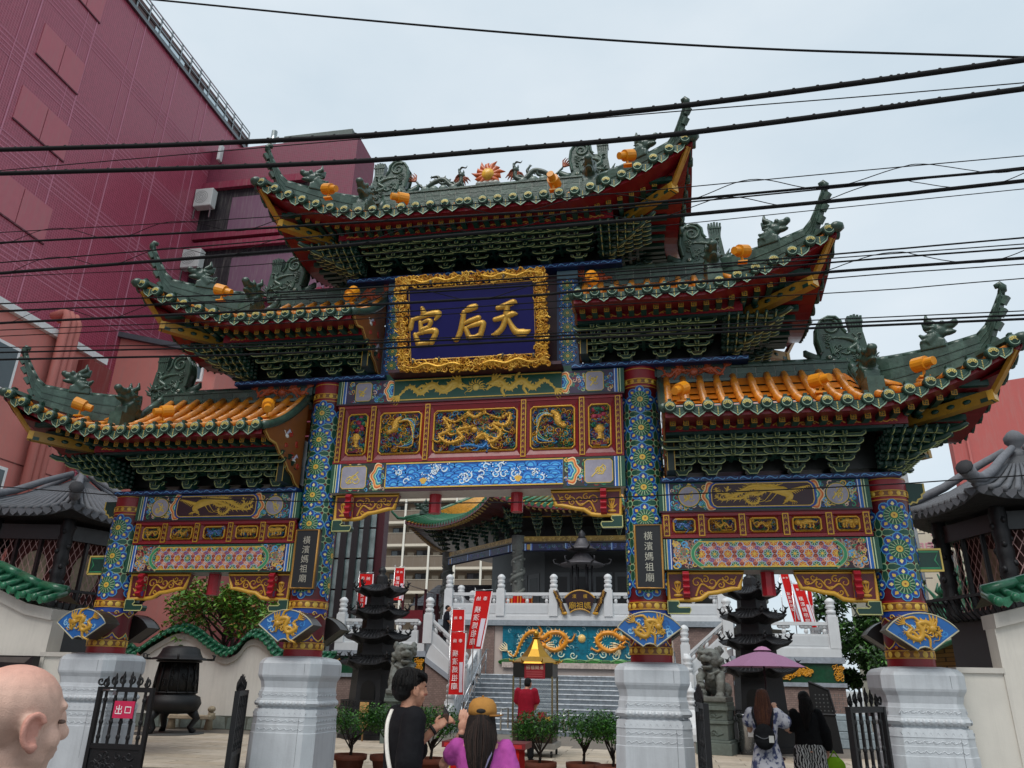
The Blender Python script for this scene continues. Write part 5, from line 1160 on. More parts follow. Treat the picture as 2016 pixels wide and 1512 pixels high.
# hanging-roof censer on the terrace
def censer(name,label,x,y,z,s,col):
    r=T(name,label,'incense burner',(x,y,z)); c=col
    mb=MB(); mb.lathe([(.2,0),(.42,.1),(.5,.35),(.46,.55),(.52,.62),(.5,.66),(.1,.6)],16,(x,y,z),c); 
    for k in range(3): a=k*2*pi/3+.5; mb.tube([(x+.4*cos(a),y+.4*sin(a),z+.2),(x+.5*cos(a),y+.5*sin(a),z-.15),(x+.42*cos(a),y+.42*sin(a),z-.45)],[.1,.08,.1],8,c)
    mb.build('bowl',IRON,r,fix=False)
    for k in range(6): mb=MB(); a=k*pi/3; mb.tube([(x+.42*cos(a),y+.42*sin(a),z+.6),(x+.42*cos(a),y+.42*sin(a),z+1.75)],.035,8,c); mb.build('post',IRON,r,fix=False)
    for zz,rr in ((1.75,1.),(2.4,.66)):
        mb=MB(); mb.lathe([(rr*.98,0),(rr*1.0,.03),(rr*.72,.13),(rr*.48,.26),(rr*.36,.42),(rr*.3,.5)],12,(x,y,z+zz),hx('4c4a4e'))
        for k in range(6): a=k*pi/3; mb.tube([(x+rr*.9*cos(a),y+rr*.9*sin(a),z+zz+.02),(x+rr*1.2*cos(a),y+rr*1.2*sin(a),z+zz+.1),(x+rr*1.25*cos(a),y+rr*1.25*sin(a),z+zz+.25),(x+rr*1.12*cos(a),y+rr*1.12*sin(a),z+zz+.28)],[.05,.035,.03,.015],6,c)
        mb.build('canopy',IRON,r,fix=False)
    mb=MB(); mb.lathe([(.2,2.9),(.14,3.0),(.18,3.1),(.05,3.25),(.0,3.3)],10,(x,y,z),c); mb.build('finial',IRON,r,fix=False)
censer('terrace_censer','dark roofed incense burner standing on the terrace before the temple doors',-.72,22.8,4.55,1,hx('2a2a2e'))
# ---------------------------------------------------------------- black iron pagoda furnaces
def pagoda(label,x,y,rot):
    r=T('pagoda_furnace',label,'furnace',(0,0,0),'iron pagoda furnaces flanking the stairs'); c=hx('1c1d20'); n=6
    def hexf(mb,r0,z0,r1,z1,col=c): mb.lathe([(r0,z0),(r1,z1)],n,(0,0,0),col,False,True)
    mb=MB(); hexf(mb,.95,0,.95,.12); hexf(mb,.85,.12,.85,.75); hexf(mb,.98,.75,.98,.86); mb.build('base',IRON,r,fix=False)
    mb=MB()
    for k in range(6):
        a,b=k*pi/3,(k+1)*pi/3
        for j in range(9): t=j/8; p=(.93*(cos(a)*(1-t)+cos(b)*t),.93*(sin(a)*(1-t)+sin(b)*t)); mb.bar((*p,.86),(*p,1.02),.02,.02,c)
        mb.bar((.93*cos(a),.93*sin(a),1.02),(.93*cos(b),.93*sin(b),1.02),.03,.03,c)
    mb.build('railing',IRON,r,fix=False)
    mb=MB(); hexf(mb,.72,.86,.66,1.95); mb.build('body',IRON,r,fix=False)
    mb=MB(); a=-pi/2; ap_=.6*1.03
    mb.xf=lambda u,v,h:(u,-ap_-.02-h,v); mb.flat([(-.2,.95)]+[(.2*cos(t),1.35+.22*sin(t)) for t in [pi-pi*i/8 for i in range(9)]]+[(.2,.95)],.02,hx('050505')); mb.build('fire_door',IRON,r,fix=False)
    z=1.95
    for k,(rb,rr,hh) in enumerate(((.66,1.06,.52),(.58,.98,.5),(.5,.9,.46),(.42,.82,.3))):
        mb=MB(); P=[]
        rings=((rb*.95,z-.12),(rr*.8,z-.02),(rr,z+.03),(rr,z+.06),(rr*.78,z+.14),(rb*.85,z+.25))
        m=24
        for q,(ra,zz) in enumerate(rings):
            for j in range(m):
                t=2*pi*j/m; d=(t%(pi/3))/(pi/3); apo=cos(pi/6)/cos((d-.5)*pi/3); lf=(.12*abs(2*d-1)**3 if 1<=q<=3 else .05*abs(2*d-1)**3); rc=ra*apo*(1+.06*abs(2*d-1)**3*(1 if q in (2,3) else 0)); P.append((rc*cos(t),rc*sin(t),zz+lf))
        mb.add(P,[(q*m+j,q*m+(j+1)%m,(q+1)*m+(j+1)%m,(q+1)*m+j) for q in range(len(rings)-1) for j in range(m)],c)
        for j in range(48):
            t=2*pi*j/48; d=(t%(pi/3))/(pi/3); apo=cos(pi/6)/cos((d-.5)*pi/3); lf=.12*abs(2*d-1)**3
            mb.tube([(rr*apo*cos(t)*1.0,rr*apo*sin(t)*1.0,z+.06+lf),(rr*.78*apo*cos(t),rr*.78*apo*sin(t),z+.16+lf*.4),(rb*.86*apo*cos(t),rb*.86*apo*sin(t),z+.26)],.016,4,hx('2a2b2f'))
        o=mb.build('eave_roof',IRON,r,fix=False)
        for j in range(6):
            mb=MB(); t=j*pi/3; q=lambda f,zz,w=0:((rr*f)*cos(t)-w*sin(t),(rr*f)*sin(t)+w*cos(t),z+zz)
            mb.tube([q(.95,.2),q(1.03,.24),q(1.03,.31)],[.045,.035,.028],6,c); mb.ball(q(1.045,.335),(.045,.045,.038),6,4,c); mb.tube([q(1.02,.34),q(.97,.42)],[.018,.008],5,c); mb.tube([q(1.06,.33),q(1.13,.37)],[.026,.01],5,c); mb.tube([q(.95,.22),q(.86,.29),q(.9,.35)],[.026,.022,.01],5,c)
            for w in (-.06,.06): mb.tube([q(1.0,.26,w*.5),q(1.05,.32,w*1.3)],[.018,.007],5,c)
            mb.build('corner_dragon',IRON,o,fix=False)
        rb2=(.58,.5,.42,.2)[k]
        mb=MB(); hexf(mb,rb2*1.02,z+.22,rb2*.98,z+.22+hh)
        for j in range(6):
            a,b=j*pi/3,(j+1)*pi/3
            if k<3:
                for i in range(7): t=i/6; p=(rb2*1.12*(cos(a)*(1-t)+cos(b)*t),rb2*1.12*(sin(a)*(1-t)+sin(b)*t)); mb.bar((*p,z+.2),(*p,z+.33),.02,.02,c)
                mb.bar((rb2*1.12*cos(a),rb2*1.12*sin(a),z+.34),(rb2*1.12*cos(b),rb2*1.12*sin(b),z+.34),.025,.025,c)
        mb.build('storey',IRON,r,fix=False); z+=.22+hh-.02
    mb=MB(); z-=.3; mb.lathe([(.22,z),(.15,z+.12),(.2,z+.16),(.12,z+.22),(.17,z+.3),(.17,z+.36),(.08,z+.42),(.13,z+.5),(.1,z+.58),(.02,z+.66)],12,(0,0,0),c); mb.build('finial',IRON,r,fix=False)
    place(r,(x,y,0),rot,1.0)
pagoda('black iron pagoda furnace left of the stairs behind the man in black',-5.95,12.6,.12)
pagoda('black iron pagoda furnace behind the mauve parasol',5.1,13.2,-.35)
# ---------------------------------------------------------------- stone lions on pedestals
def lion(label,x,y,rz,sx):
    r=T('stone_lion',label,'statue',(0,0,0),'stone guardian lions before the stairs'); inst('body',LION,r,Matrix.Translation((0,0,1.32))@Matrix.Diagonal((sx,1,1,1))); gc=hx('5e6862')
    mb=MB()
    for z0,z1,w in ((0,.28,.56),(.28,.34,.53),(.34,.72,.46),(.72,.8,.5),(.8,1.04,.46),(1.04,1.14,.52),(1.14,1.24,.5)): mb.box(-w*.8,w*.8,-w,w,z0,z1,gc)
    mb.xf=lambda u,v,h:(u,-.46-h,v)
    for zz in (.5,.92): mb.relief([(-.25,zz),(-.1,zz+.05),(.1,zz-.05),(.25,zz)],.04,0,.02,gc); mb.relief(spiral(0,zz,.09,1.3,0,1,12),.03,0,.02,gc)
    mb.xf=None; mb.build('pedestal',STONE,r,bevel=.01); place(r,(x,y,0),rz)
lion('grey stone lion looking right, beside the left pagoda furnace',-4.75,11.6,.25,1); lion('grey stone lion with raised paw, left of the mauve parasol',3.8,11.8,-.25,-1)
# ---------------------------------------------------------------- gold-roofed glass kiosk
K=T('offering_kiosk','glass-sided cart with curved gold roof behind the man in red','kiosk',(-.57,9.2,0)); kx,ky=-.57,9.3
mb=MB(); mb.lathe([(.6,2.04),(.58,2.08),(.38,2.2),(.22,2.38),(.11,2.56),(.08,2.62),(.12,2.65),(.05,2.68)],8,(kx,ky,0),hx('a88030'),False,ph=pi/8); 
for k in range(8): a=k*pi/4+pi/8; mb.tube([(kx+.57*cos(a),ky+.57*sin(a),2.08),(kx+.66*cos(a),ky+.66*sin(a),2.1),(kx+.68*cos(a),ky+.68*sin(a),2.16)],[.02,.016,.008],5,hx('a88030'))
mb.build('roof',M('brass',rough=.4,metal=.85,ns=10,na=.1),K,fix=False)
mb=MB(); mb.ball((kx,ky,2.75),.075,12,8,hx('b08a38')); mb.build('roof_knob',MATS['brass'],K,fix=False)
mb=MB(); mb.box(kx-.48,kx+.48,ky-.48,ky+.48,1.72,2.06,hx('15130f')); mb.build('valance',PAINT,K,fix=False)
mb=MB(pf(ky-.49)); mb.rect(kx-.2,kx+.3,1.7,2.05,.006,hx('8a1420')); write(mb,'招福開運',kx+.05,1.95,.1,.009,hx('d8c8b0')); 
for i in range(3): mb.rect(kx-.15,kx+.24,1.74+.05*i,1.76+.05*i,.009,hx('a84a4c'))
mb.build('red_notice',PAINT,K,fix=False)
for sx in (-1,1):
    for sy in (-1,1): mb=MB(); mb.box(kx+sx*.47-.02,kx+sx*.47+.02,ky+sy*.47-.02,ky+sy*.47+.02,.45,1.75,hx('8a7a58')); mb.build('corner_post',STEEL,K,fix=False)
GLASS=M('glass',rough=.05,ns=3,na=.02,spec=.5); _b=GLASS.node_tree.nodes['Principled BSDF']; _b.inputs['Transmission Weight'].default_value=.9; _b.inputs['Alpha'].default_value=.35
for sx in (-1,1): mb=MB(); mb.box(kx+sx*.46-.004,kx+sx*.46+.004,ky-.45,ky+.45,.75,1.72,hx('c8d4d4')); mb.build('glass_pane',GLASS,K,fix=False)
mb=MB(); mb.box(kx-.45,kx+.45,ky+.455,ky+.463,.75,1.72,hx('c8d4d4')); mb.build('glass_pane',GLASS,K,fix=False)
mb=MB(); mb.box(kx-.47,kx+.47,ky-.47,ky+.47,.3,.75,hx('3a2c1c')); mb.box(kx-.55,kx+.55,ky-.55,ky+.55,.18,.3,hx('8c8a84'))
for i in range(5): mb.box(kx-.4+.17*i,kx-.28+.17*i,ky-.35,ky+.3,.76,.85+.1*(i%2),(hx('9a1c24'),hx('c8a048'),hx('5a2418'))[i%3])
mb.build('cart',PAINT,K,fix=False)
for sx in (-1,1): mb=MB(); mb.tube([(kx+sx*.75,ky-.5,.55),(kx+sx*.75,ky-.5,1.0),(kx+sx*.75,ky+.4,1.0),(kx+sx*.75,ky+.4,.55)],.022,8,hx('b0b0ac')); mb.bar((kx+sx*.75,ky-.5,.75),(kx+sx*.47,ky-.4,.75),.03,.03,hx('b0b0ac')); mb.build('rail',STEEL,K,fix=False)
for sx in (-1,1):
    for sy in (-1,1): mb=MB(); mb.tube([(kx+sx*.45-.02,ky+sy*.45,.07),(kx+sx*.45+.02,ky+sy*.45,.07)],.07,12,hx('1a1a1a'),up=(0,1,0)); mb.build('wheel',IRON,K,fix=False)
mb=MB(); mb.bar((kx-.42,ky-.42,.42),(kx-.42,ky-.42,.18),.06,.06,hx('3a3a38')); mb.build('cart_leg',IRON,K,fix=False)
# ---------------------------------------------------------------- flank walls with green tile caps
CAPG=hx('1f5a40')
def tilecap(mb,P,w=.34,roll=True):
    """green tiled coping along 3-D points P (roughly along x)"""
    P=[Vector(p) for p in P]; ac=0
    for i in range(len(P)-1):
        a,b=P[i],P[i+1]; d=(b-a).normalized(); n=Vector((d.y,-d.x,0)).normalized()
        mb.tube([a+Vector((0,0,.16)),b+Vector((0,0,.16))],.075,8,CAPG)
        q=[a-n*w*.12+Vector((0,0,.14)),b-n*w*.12+Vector((0,0,.14)),b+n*w+Vector((0,0,-.02)),a+n*w+Vector((0,0,-.02))]; mb.poly(q,hx('174632'))
        q=[a+n*w*.12+Vector((0,0,.14)),b+n*w*.12+Vector((0,0,.14)),b-n*w-Vector((0,0,.02)),a-n*w-Vector((0,0,.02))]; mb.poly(q,hx('174632'))
    L_=0; seg=[]
    for i in range(len(P)-1): seg.append((L_,P[i],P[i+1])); L_+=(P[i+1]-P[i]).length
    k=int(L_/.2)
    for j in range(k+1):
        s=min(L_*.999,.02+L_*j/max(k,1)*.98)
        for s0,a,b in reversed(seg):
            if s>=s0: break
        d=(b-a); l=d.length; p=a+d*((s-s0)/l); d/=l; n=Vector((d.y,-d.x,0)).normalized()
        for sg in (1,-1):
            if n.y*sg>.3: continue
            mb.tube([p+Vector((0,0,.12)),p+n*sg*w*1.05+Vector((0,0,-.0))],[.05,.055],8,CAPG); c=p+n*sg*w*1.08; mb.ball(c+Vector((0,0,-.0)),(.058,.05,.058),8,5,hx('2a6a4c'))
            h=p+d*.1+n*sg*w*1.04; mb.add([h+d*a_+Vector((0,0,b_)) for a_,b_ in ((-.08,.03),(.08,.03),(.06,-.05),(0,-.09),(-.06,-.05))],[(0,1,2,3,4)],hx('2a6a4c'))
WALLC=hx('cfcac0')
def flank(s,label,pts,x0,x1):
    r=T('flank_wall',label,'wall',(s*7,0,0))
    mb=MB(); xs=sorted((x0,x1)); 
    prof=[(xs[0],0),(xs[1],0)]+[(x,z-.12) for x,z in (pts if pts[0][0]>pts[-1][0] else pts[::-1])]
    mb.prism(prof,-.14,.14,WALLC); mb.prism([(x,z-.12) for x,z in pts]+[(x,z-.28) for x,z in pts[::-1]],-.2,.2,hx('c2bdb4')); mb.build('wall',PLASTER,r)
    mb=MB(); tilecap(mb,[(x,0,z) for x,z in pts]); mb.build('tile_coping',GLAZE,r,fix=False)
    a,b=sorted((s*5.9,s*6.42)); mb=MB(); mb.box(a,b,-.12,.12,0,1.84,WALLC); mb.box(a,b,-.15,.15,1.84,1.9,hx('c2bdb4')); mb.build('low_wall',PLASTER,r)
    return r
flank(-1,'white wall with green tile coping left of the leftmost plinth',[(-6.33,2.62),(-6.8,2.70),(-7.2,2.85),(-7.6,3.0),(-8.2,3.12),(-9,3.1),(-10,2.8),(-11,2.65),(-12.5,2.7)],-6.38,-12.5)
flank(1,'cream wall with green tile coping right of the rightmost plinth',[(6.40,2.62),(6.8,2.72),(7.2,2.84),(7.7,2.95),(8.4,3.0),(10,2.9)],6.42,10)
mb=MB(); q=onY(0,1290,-.3); q2=onY(66,1308,-.3); mb.box(q.x-1,q2.x,-.34,-.2,q2.z-.2,q.z,hx('141416')); mb.xf=pf(-.34); mb.poly([(q.x-1,q.z-.02,.003),(q2.x-.03,q.z-.02,.003),(q2.x-.12,q.z-.1,.003),(q.x-1,q.z-.07,.003)],hx('5a5450')); mb.xf=None
tag(mb.build('notice_case',PAINT,None,fix=False),'black notice case on the white wall above the bald man','sign')
# ---------------------------------------------------------------- black six-sided pavilions
DKW=hx('1b1b1e')
def pavilion(label,cx,cy,ph,posters):
    r=T('pavilion',label,'pavilion',(cx,cy,0),'black tiled pavilions beside the gate')
    V=lambda i,R,z:(cx+R*cos(ph+i*pi/3),cy+R*sin(ph+i*pi/3),z)
    mb=MB()
    base=hx('8a4a38')
    mb.add([V(i,1.55,0) for i in range(6)]+[V(i,1.55,2.0) for i in range(6)],[(i,(i+1)%6,6+(i+1)%6,6+i) for i in range(6)],(1,1,1)); mb.build('brick_base',brickmat('red_brick',hx('8a4a36'),hx('74402f'),hx('8c8278'),3.,'xz'),r,fix=False)
    mb=MB(); mb.add([V(i,1.62,2.0) for i in range(6)]+[V(i,1.62,2.75) for i in range(6)],[(i,(i+1)%6,6+(i+1)%6,6+i) for i in range(6)],hx('2c2e31')); mb.poly([V(i,1.75,2.76) for i in range(6)],DKW); mb.build('dado',PAINT,r,fix=False)
    for i in range(6):
        mb=MB(); x,y,_=V(i,1.5,0); mb.tube([(x,y,2.7+.1*k) for k in range(20)],[.12+.012*((k*7)%3) for k in range(20)],9,DKW)
        for k in range(16): t=k*1.7; mb.ball((x+.12*cos(t),y+.12*sin(t),2.9+.1*k),(.05,.05,.06),6,4,DKW)
        mb.build('carved_column',IRON,r,fix=False)
        a,b=Vector(V(i,1.75,2.75)),Vector(V(i+1,1.75,2.75)); a2,b2=Vector(V(i,2.0,3.12)),Vector(V(i+1,2.0,3.12))
        mb=MB(); mb.bar(a2,b2,.06,.05,DKW)
        for k in range(1,14): t=k/14; p,q=a.lerp(b,t),a2.lerp(b2,t); mb.tube([p,p.lerp(q,.5)+Vector((0,0,-.08)),q],.016,5,DKW)
        mb.build('bench_rail',IRON,r,fix=False)
        a,b=Vector(V(i,1.45,0)),Vector(V(i+1,1.45,0)); mb=MB(); mb.bar(a+Vector((0,0,4.3)),b+Vector((0,0,4.3)),.14,.3,DKW); mb.bar(a+Vector((0,0,2.86)),b+Vector((0,0,2.86)),.1,.12,DKW)
        for t in (.33,.67): p=a.lerp(b,t); mb.bar(p+Vector((0,0,2.8)),p+Vector((0,0,4.2)),.08,.06,DKW)
        mb.build('window_frame',PAINT,r,fix=False)
        e=(b-a); L_=e.length; e/=L_; nn=Vector((e.y,-e.x,0))
        mb=MB(lambda u,v,h:tuple(a+e*u+nn*(h-.06)+Vector((0,0,v)))); mb.rect(.1,L_-.1,2.85,4.2,-.25,posters); 
        mb.flat([(L_*.5+.3*cos(t),3.55+.42*sin(t)) for t in [k*pi/8 for k in range(16)]],-.22,hx('a89a80')); mb.build('lining',MATTE,r,fix=False)
        mb=MB(lambda u,v,h:tuple(a+e*u+nn*(h-.03)+Vector((0,0,v)))); w=.13
        k=0
        while k*w<L_+1.4:
            for sg in (1,-1):
                u0=k*w-(1.35*.5 if sg>0 else 0); pts=[]
                for j in range(2): v=2.9+1.3*j; u=(k*w-.65 if sg>0 else k*w)+sg*.65*j; pts.append((u,v))
                (ua,va),(ub,vb)=pts
                def clip(ua,va,ub,vb):
                    t0,t1=0.,1.
                    for lo,hi,p,d in ((.1,L_-.1,ua,ub-ua),):
                        if abs(d)>1e-6:
                            q0,q1=sorted(((lo-p)/d,(hi-p)/d)); t0=max(t0,q0); t1=min(t1,q1)
                    return (t0,t1) if t1>t0 else None
                c=clip(ua,va,ub,vb)
                if c: mb.stroke([(ua+(ub-ua)*c[0],va+(vb-va)*c[0]),(ua+(ub-ua)*c[1],va+(vb-va)*c[1])],.012,.0 if sg>0 else .003,hx('b08a86'))
            k+=1
        mb.build('lattice',MATTE,r,fix=False)
    # roof
    mb=MB(); m=36; rings=((2.1,4.52),(2.14,4.62),(1.75,4.78),(1.2,5.06),(.6,5.4),(.15,5.7)); P=[]
    def rr(t): d=((t-ph)%(pi/3))/(pi/3); return cos(pi/6)/cos((d-.5)*pi/3),abs(2*d-1)
    for q,(ra,zz) in enumerate(rings):
        for j in range(m):
            t=ph+2*pi*j/m; ap_,k=rr(t); P.append((cx+ra*ap_*cos(t),cy+ra*ap_*sin(t),zz+.16*k**3*(1 if q<2 else .5 if q==2 else 0)))
    gt=hx('4a4c50')
    mb.add(P,[(q*m+j,q*m+(j+1)%m,(q+1)*m+(j+1)%m,(q+1)*m+j) for q in range(len(rings)-1) for j in range(m)],gt); mb.poly([P[j] for j in range(m)],hx('161618')); o=mb.build('roof',STONE,r,fix=False)
    mb=MB()
    for j in range(72):
        t=ph+2*pi*j/72; ap_,k=rr(t); z0=.16*k**3
        mb.tube([(cx+2.16*ap_*cos(t),cy+2.16*ap_*sin(t),4.66+z0),(cx+1.75*ap_*cos(t),cy+1.75*ap_*sin(t),4.81+z0*.5),(cx+1.2*ap_*cos(t),cy+1.2*ap_*sin(t),5.09),(cx+.6*ap_*cos(t),cy+.6*ap_*sin(t),5.43)],[.055,.05,.045,.025],6,hx('5c5e63'))
        t+=pi/72; ap_,k=rr(t); n=Vector((cos(t),sin(t),0)); d=Vector((-sin(t),cos(t),0)); c=Vector((cx+2.17*ap_*cos(t),cy+2.17*ap_*sin(t),4.62+.16*k**3)); mb.add([c+d*a_+Vector((0,0,b_)) for a_,b_ in ((-.09,.04),(.09,.04),(.07,-.04),(0,-.1),(-.07,-.04))],[(0,1,2,3,4)],hx('585a60'))
    tag(mb.build('tile_rows',STONE,r,fix=False),kind='stuff')
    for i in range(6):
        mb=MB(); P=[Vector(V(i,R,z)) for R,z in ((.2,5.82),(.8,5.5),(1.3,5.2),(1.8,4.98),(2.15,4.94),(2.42,5.06))]; mb.tube(P,[.06,.075,.08,.09,.11,.13],10,hx('66686e')); d=(P[-1]-P[-2]).normalized(); mb.tube([P[-1],P[-1]+d*.02],[.14,.135],10,hx('26262a')); mb.build('hip_ridge',STONE,o,fix=False)
    mb=MB(); mb.lathe([(.16,5.6),(.2,5.72),(.1,5.8),(.08,5.86),(.17,5.96),(.18,6.06),(.1,6.16),(.03,6.2)],14,(cx,cy,0),hx('5c5e63')); mb.build('finial',STONE,o,fix=False)
pavilion('black latticed pavilion with grey tiled roof left of the gate',-10.35,4.4,radians(-50),hx('5a2420'))
pavilion('black latticed pavilion with grey tiled roof right of the gate',9.15,4.6,radians(-132),hx('4a2a26'))
# ---------------------------------------------------------------- wavy garden wall at the back left
r=T('wavy_wall','white garden wall with wave-shaped green tile coping behind the bronze censer','wall',(-12,14.2,0))
pts=[onY(u,v,14.2) for u,v in ((200,1262),(232,1248),(266,1288),(300,1268),(350,1241),(385,1247),(415,1270),(444,1288),(470,1280),(490,1256),(510,1252),(530,1266),(548,1290),(580,1298),(610,1290),(640,1297),(662,1296))]
pts=[Vector(p) for p in smoothp([tuple(p) for p in pts],3)]
mb=MB(); mb.prism([(p.x,p.z-.1) for p in pts]+[(pts[-1].x,0),(pts[0].x,0)],14.2,14.45,hx('d6d3cb')); mb.prism([(p.x,p.z-.12) for p in pts]+[(p.x,p.z-.30) for p in pts[::-1]],14.12,14.5,hx('c6c2b8')); mb.build('wall',PLASTER,r)
mb=MB(); tilecap(mb,[p for p in pts],.28); mb.build('tile_coping',GLAZE,r,fix=False)
mb=MB(); rg=random.Random(2); x=pts[0].x
while x<pts[-1].x-.3:
    w=rg.uniform(.5,.9); 
    mb.add([(x+.01,14.1,.02),(x+w-.02,14.1,.02),(x+w*rg.uniform(.85,.95),14.1,.36),(x+w*.4,14.09,.42),(x+.03,14.1,.33)],[(0,1,2,3,4)],hx(rg.choice(('6f7a74','7d857e','646e6a')))); x+=w
mb.box(pts[0].x,pts[-1].x,14.105,14.2,0,.4,hx('55584f')); tag(mb.build('stone_dado',STONE,r,fix=False),kind='stuff')
b=T('stone_bench','low stone bench with scrolled ends before the wavy wall','bench',(-12.2,13.6,0)); q=onZ(415,1432)
mb=MB(); mb.box(-13.1,-11.6,13.45,13.85,.3,.42,hx('b3a48c')); mb.build('seat',STONE,b,bevel=.02)
for x in (-13.0,-11.7): mb=MB(); mb.tube([(x,13.65,0),(x,13.65,.3),(x+.06,13.65,.5)],[.14,.1,.12],8,hx('a89a82')); mb.ball((x+.03,13.65,.6),(.12,.14,.1),8,6,hx('a89a82')); mb.build('scroll_end',STONE,b,fix=False)
# bronze drum censer with pierced body
r=T('drum_censer','large black pierced drum censer on three curled legs left of the gate','incense burner',(-11.75,11.6,0)); x,y=-11.75,11.6; c=hx('1a1b1d')
mb=MB(); mb.lathe([(.5,.55),(.72,.62),(.8,.82),(.74,1.0),(.6,1.06),(.62,1.12)],20,(x,y,0),c); mb.build('bowl',IRON,r,fix=False)
mb=MB(); mb.lathe([(.62,1.1),(.58,1.5),(.52,1.98)],20,(x,y,0),hx('0c0c0d')); rg=random.Random(6)
for k in range(90): a=rg.uniform(0,6.28); z=rg.uniform(1.15,1.9); p=[(x+(.625-.09*(z-1.1))*cos(a+da),y+(.625-.09*(z-1.1))*sin(a+da),z+dz) for da,dz in ((0,0),(.06,.05),(.11,0),(.06,-.05),(0,0))]; mb.tube(p,.014,4,c)
for z in (1.12,1.98): mb.lathe([(.62,z-.03),(.66,z),(.62,z+.03)],20,(x,y,0),c)
for k in range(14): a=k*pi/7; mb.tube([(x+.63*cos(a),y+.63*sin(a),1.1),(x+.6*cos(a),y+.6*sin(a),1.5),(x+.54*cos(a),y+.54*sin(a),2.0)],.022,6,c)
mb.build('pierced_drum',IRON,r,fix=False)
mb=MB(); mb.lathe([(.88,2.02),(.86,2.05),(.64,2.10),(.58,2.2),(.52,2.34),(.4,2.40),(.1,2.42)],20,(x,y,0),c)
for k in range(6): a=k*pi/3; mb.tube([(x+.9*cos(a),y+.9*sin(a),2.04),(x+1.1*cos(a),y+1.1*sin(a),2.04),(x+1.12*cos(a),y+1.12*sin(a),2.16),(x+1.04*cos(a),y+1.04*sin(a),2.16)],[.03,.03,.03,.015],6,c)
mb.build('lid',IRON,r,fix=False)
for k in range(3): a=k*2*pi/3+.3; mb=MB(); mb.tube([(x+.55*cos(a),y+.55*sin(a),.66),(x+.74*cos(a),y+.74*sin(a),.42),(x+.58*cos(a),y+.58*sin(a),.18),(x+.72*cos(a),y+.72*sin(a),.03)],[.16,.11,.08,.1],8,c); mb.build('leg',IRON,r,fix=False)
mb=MB(); mb.lathe([(1.0,0),(1.0,.03)],20,(x,y,0),hx('4a4a48')); mb.build('foot_plate',STONE,r,fix=False)
# ---------------------------------------------------------------- trees
def leafcloud(mb,centres,n,size,cols,rg,flat=.6):
    for _ in range(n):
        c,R=rg.choice(centres); 
        v=Vector((rg.gauss(0,1),rg.gauss(0,1),rg.gauss(0,1))).normalized()*R*(rg.random()**.4); p=Vector(c)+Vector((v.x,v.y,v.z*flat))
        s=size*rg.uniform(.6,1.3); m=Euler((rg.uniform(-.9,.9),rg.uniform(-.9,.9),rg.uniform(0,6.28))).to_matrix(); k=rg.uniform(.6,1.25); col=rg.choice(cols); col=tuple(x_*k for x_ in col)
        mb.add([p+m@Vector(q) for q in ((-s*.5,0,0),(0,-s*.22,.03*s),(s*.5,0,0),(0,s*.22,.03*s))],[(0,1,2),(0,2,3)],col)
def tree(name,label,x,y,h,R,cols,seed,n=4500,size=.16,trunks=1,group=None,cz=None):
    rg=random.Random(seed); r=T(name,label,'tree',(x,y,0),group); mb=MB(); cen=[]; bark=hx('4a4038')
    for t in range(trunks):
        dx=.25*(t-(trunks-1)/2); top=Vector((x+dx*1.5,y,h*.62)); mb.tube([(x+dx,y,0),(x+dx*1.3,y+.05,h*.35),top],[.11,.09,.06],8,bark)
        for k in range(7):
            a=rg.uniform(0,6.28); st=Vector((x+dx*1.3,y,h*rg.uniform(.4,.62))); e=Vector((x+R*.75*cos(a),y+R*.75*sin(a),h*rg.uniform(.6,.95))); mb.tube([st,st.lerp(e,.5)+Vector((0,0,.1)),e],[.05,.03,.012],6,bark); cen.append((e,R*rg.uniform(.3,.45)))
    for k in range(10): a=rg.uniform(0,6.28); q=rg.random()**.5; cen.append((Vector((x+R*q*.8*cos(a),y+R*q*.8*sin(a),(cz or h*.72)+rg.uniform(-.25,.25)*h*.7)),R*rg.uniform(.25,.4)))
    mb.build('trunk',M('bark',rough=.9,ns=12,na=.3,bump=.6,bs=40),r,fix=False)
    mb=MB(); leafcloud(mb,cen,n,size,cols,rg,.75); mb.build('crown',LEAF,r,fix=False)
G1=[hx('4f7c2a'),hx('64942f'),hx('3c6624'),hx('7ea63c'),hx('5a8a30'),hx('8a5a34')]
tree('garden_tree','bushy green tree with reddish leaf tips behind the drum censer',-12.6,15.6,4.9,2.0,G1,3,6500,.2,2)
tree('garden_tree','dark leafy tree beside the right end of the terrace',10.0,20.5,5.6,1.9,[hx('2c4c20'),hx('3c6428'),hx('20381a'),hx('4a7030')],5,9000,.26,1,cz=2.9)
tree('garden_tree','small green tree behind the rightmost column',9.9,17.5,3.8,1.3,[hx('2c4c20'),hx('4a7430'),hx('20381a')],6,5000,.2,1,cz=1.9)
# ---------------------------------------------------------------- buildings
# large magenta tiled building
r=T('magenta_building','huge windowless magenta tiled building filling the upper left','building',(-20,10,0))
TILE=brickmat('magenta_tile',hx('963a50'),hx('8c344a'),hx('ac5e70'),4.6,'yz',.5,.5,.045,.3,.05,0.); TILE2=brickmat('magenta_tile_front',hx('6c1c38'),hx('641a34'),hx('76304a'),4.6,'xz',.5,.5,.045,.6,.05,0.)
RX,RZ=-20.,31.2
def yz(u,v): p=onX(u,v,RX); return p.y,p.z
far=yz(490,275)[0]
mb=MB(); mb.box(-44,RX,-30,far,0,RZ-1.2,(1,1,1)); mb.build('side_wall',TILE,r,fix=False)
mb=MB(lambda u,v,h:(RX+h,u,v)); LN=hx('c07c90')
for k in range(14): y=far-1.6-k*2.6; mb.rect(y-.035,y+.035,0,RZ-1.2,.012,LN); mb.rect(y-.55,y-.51,0,RZ-1.2,.012,LN)
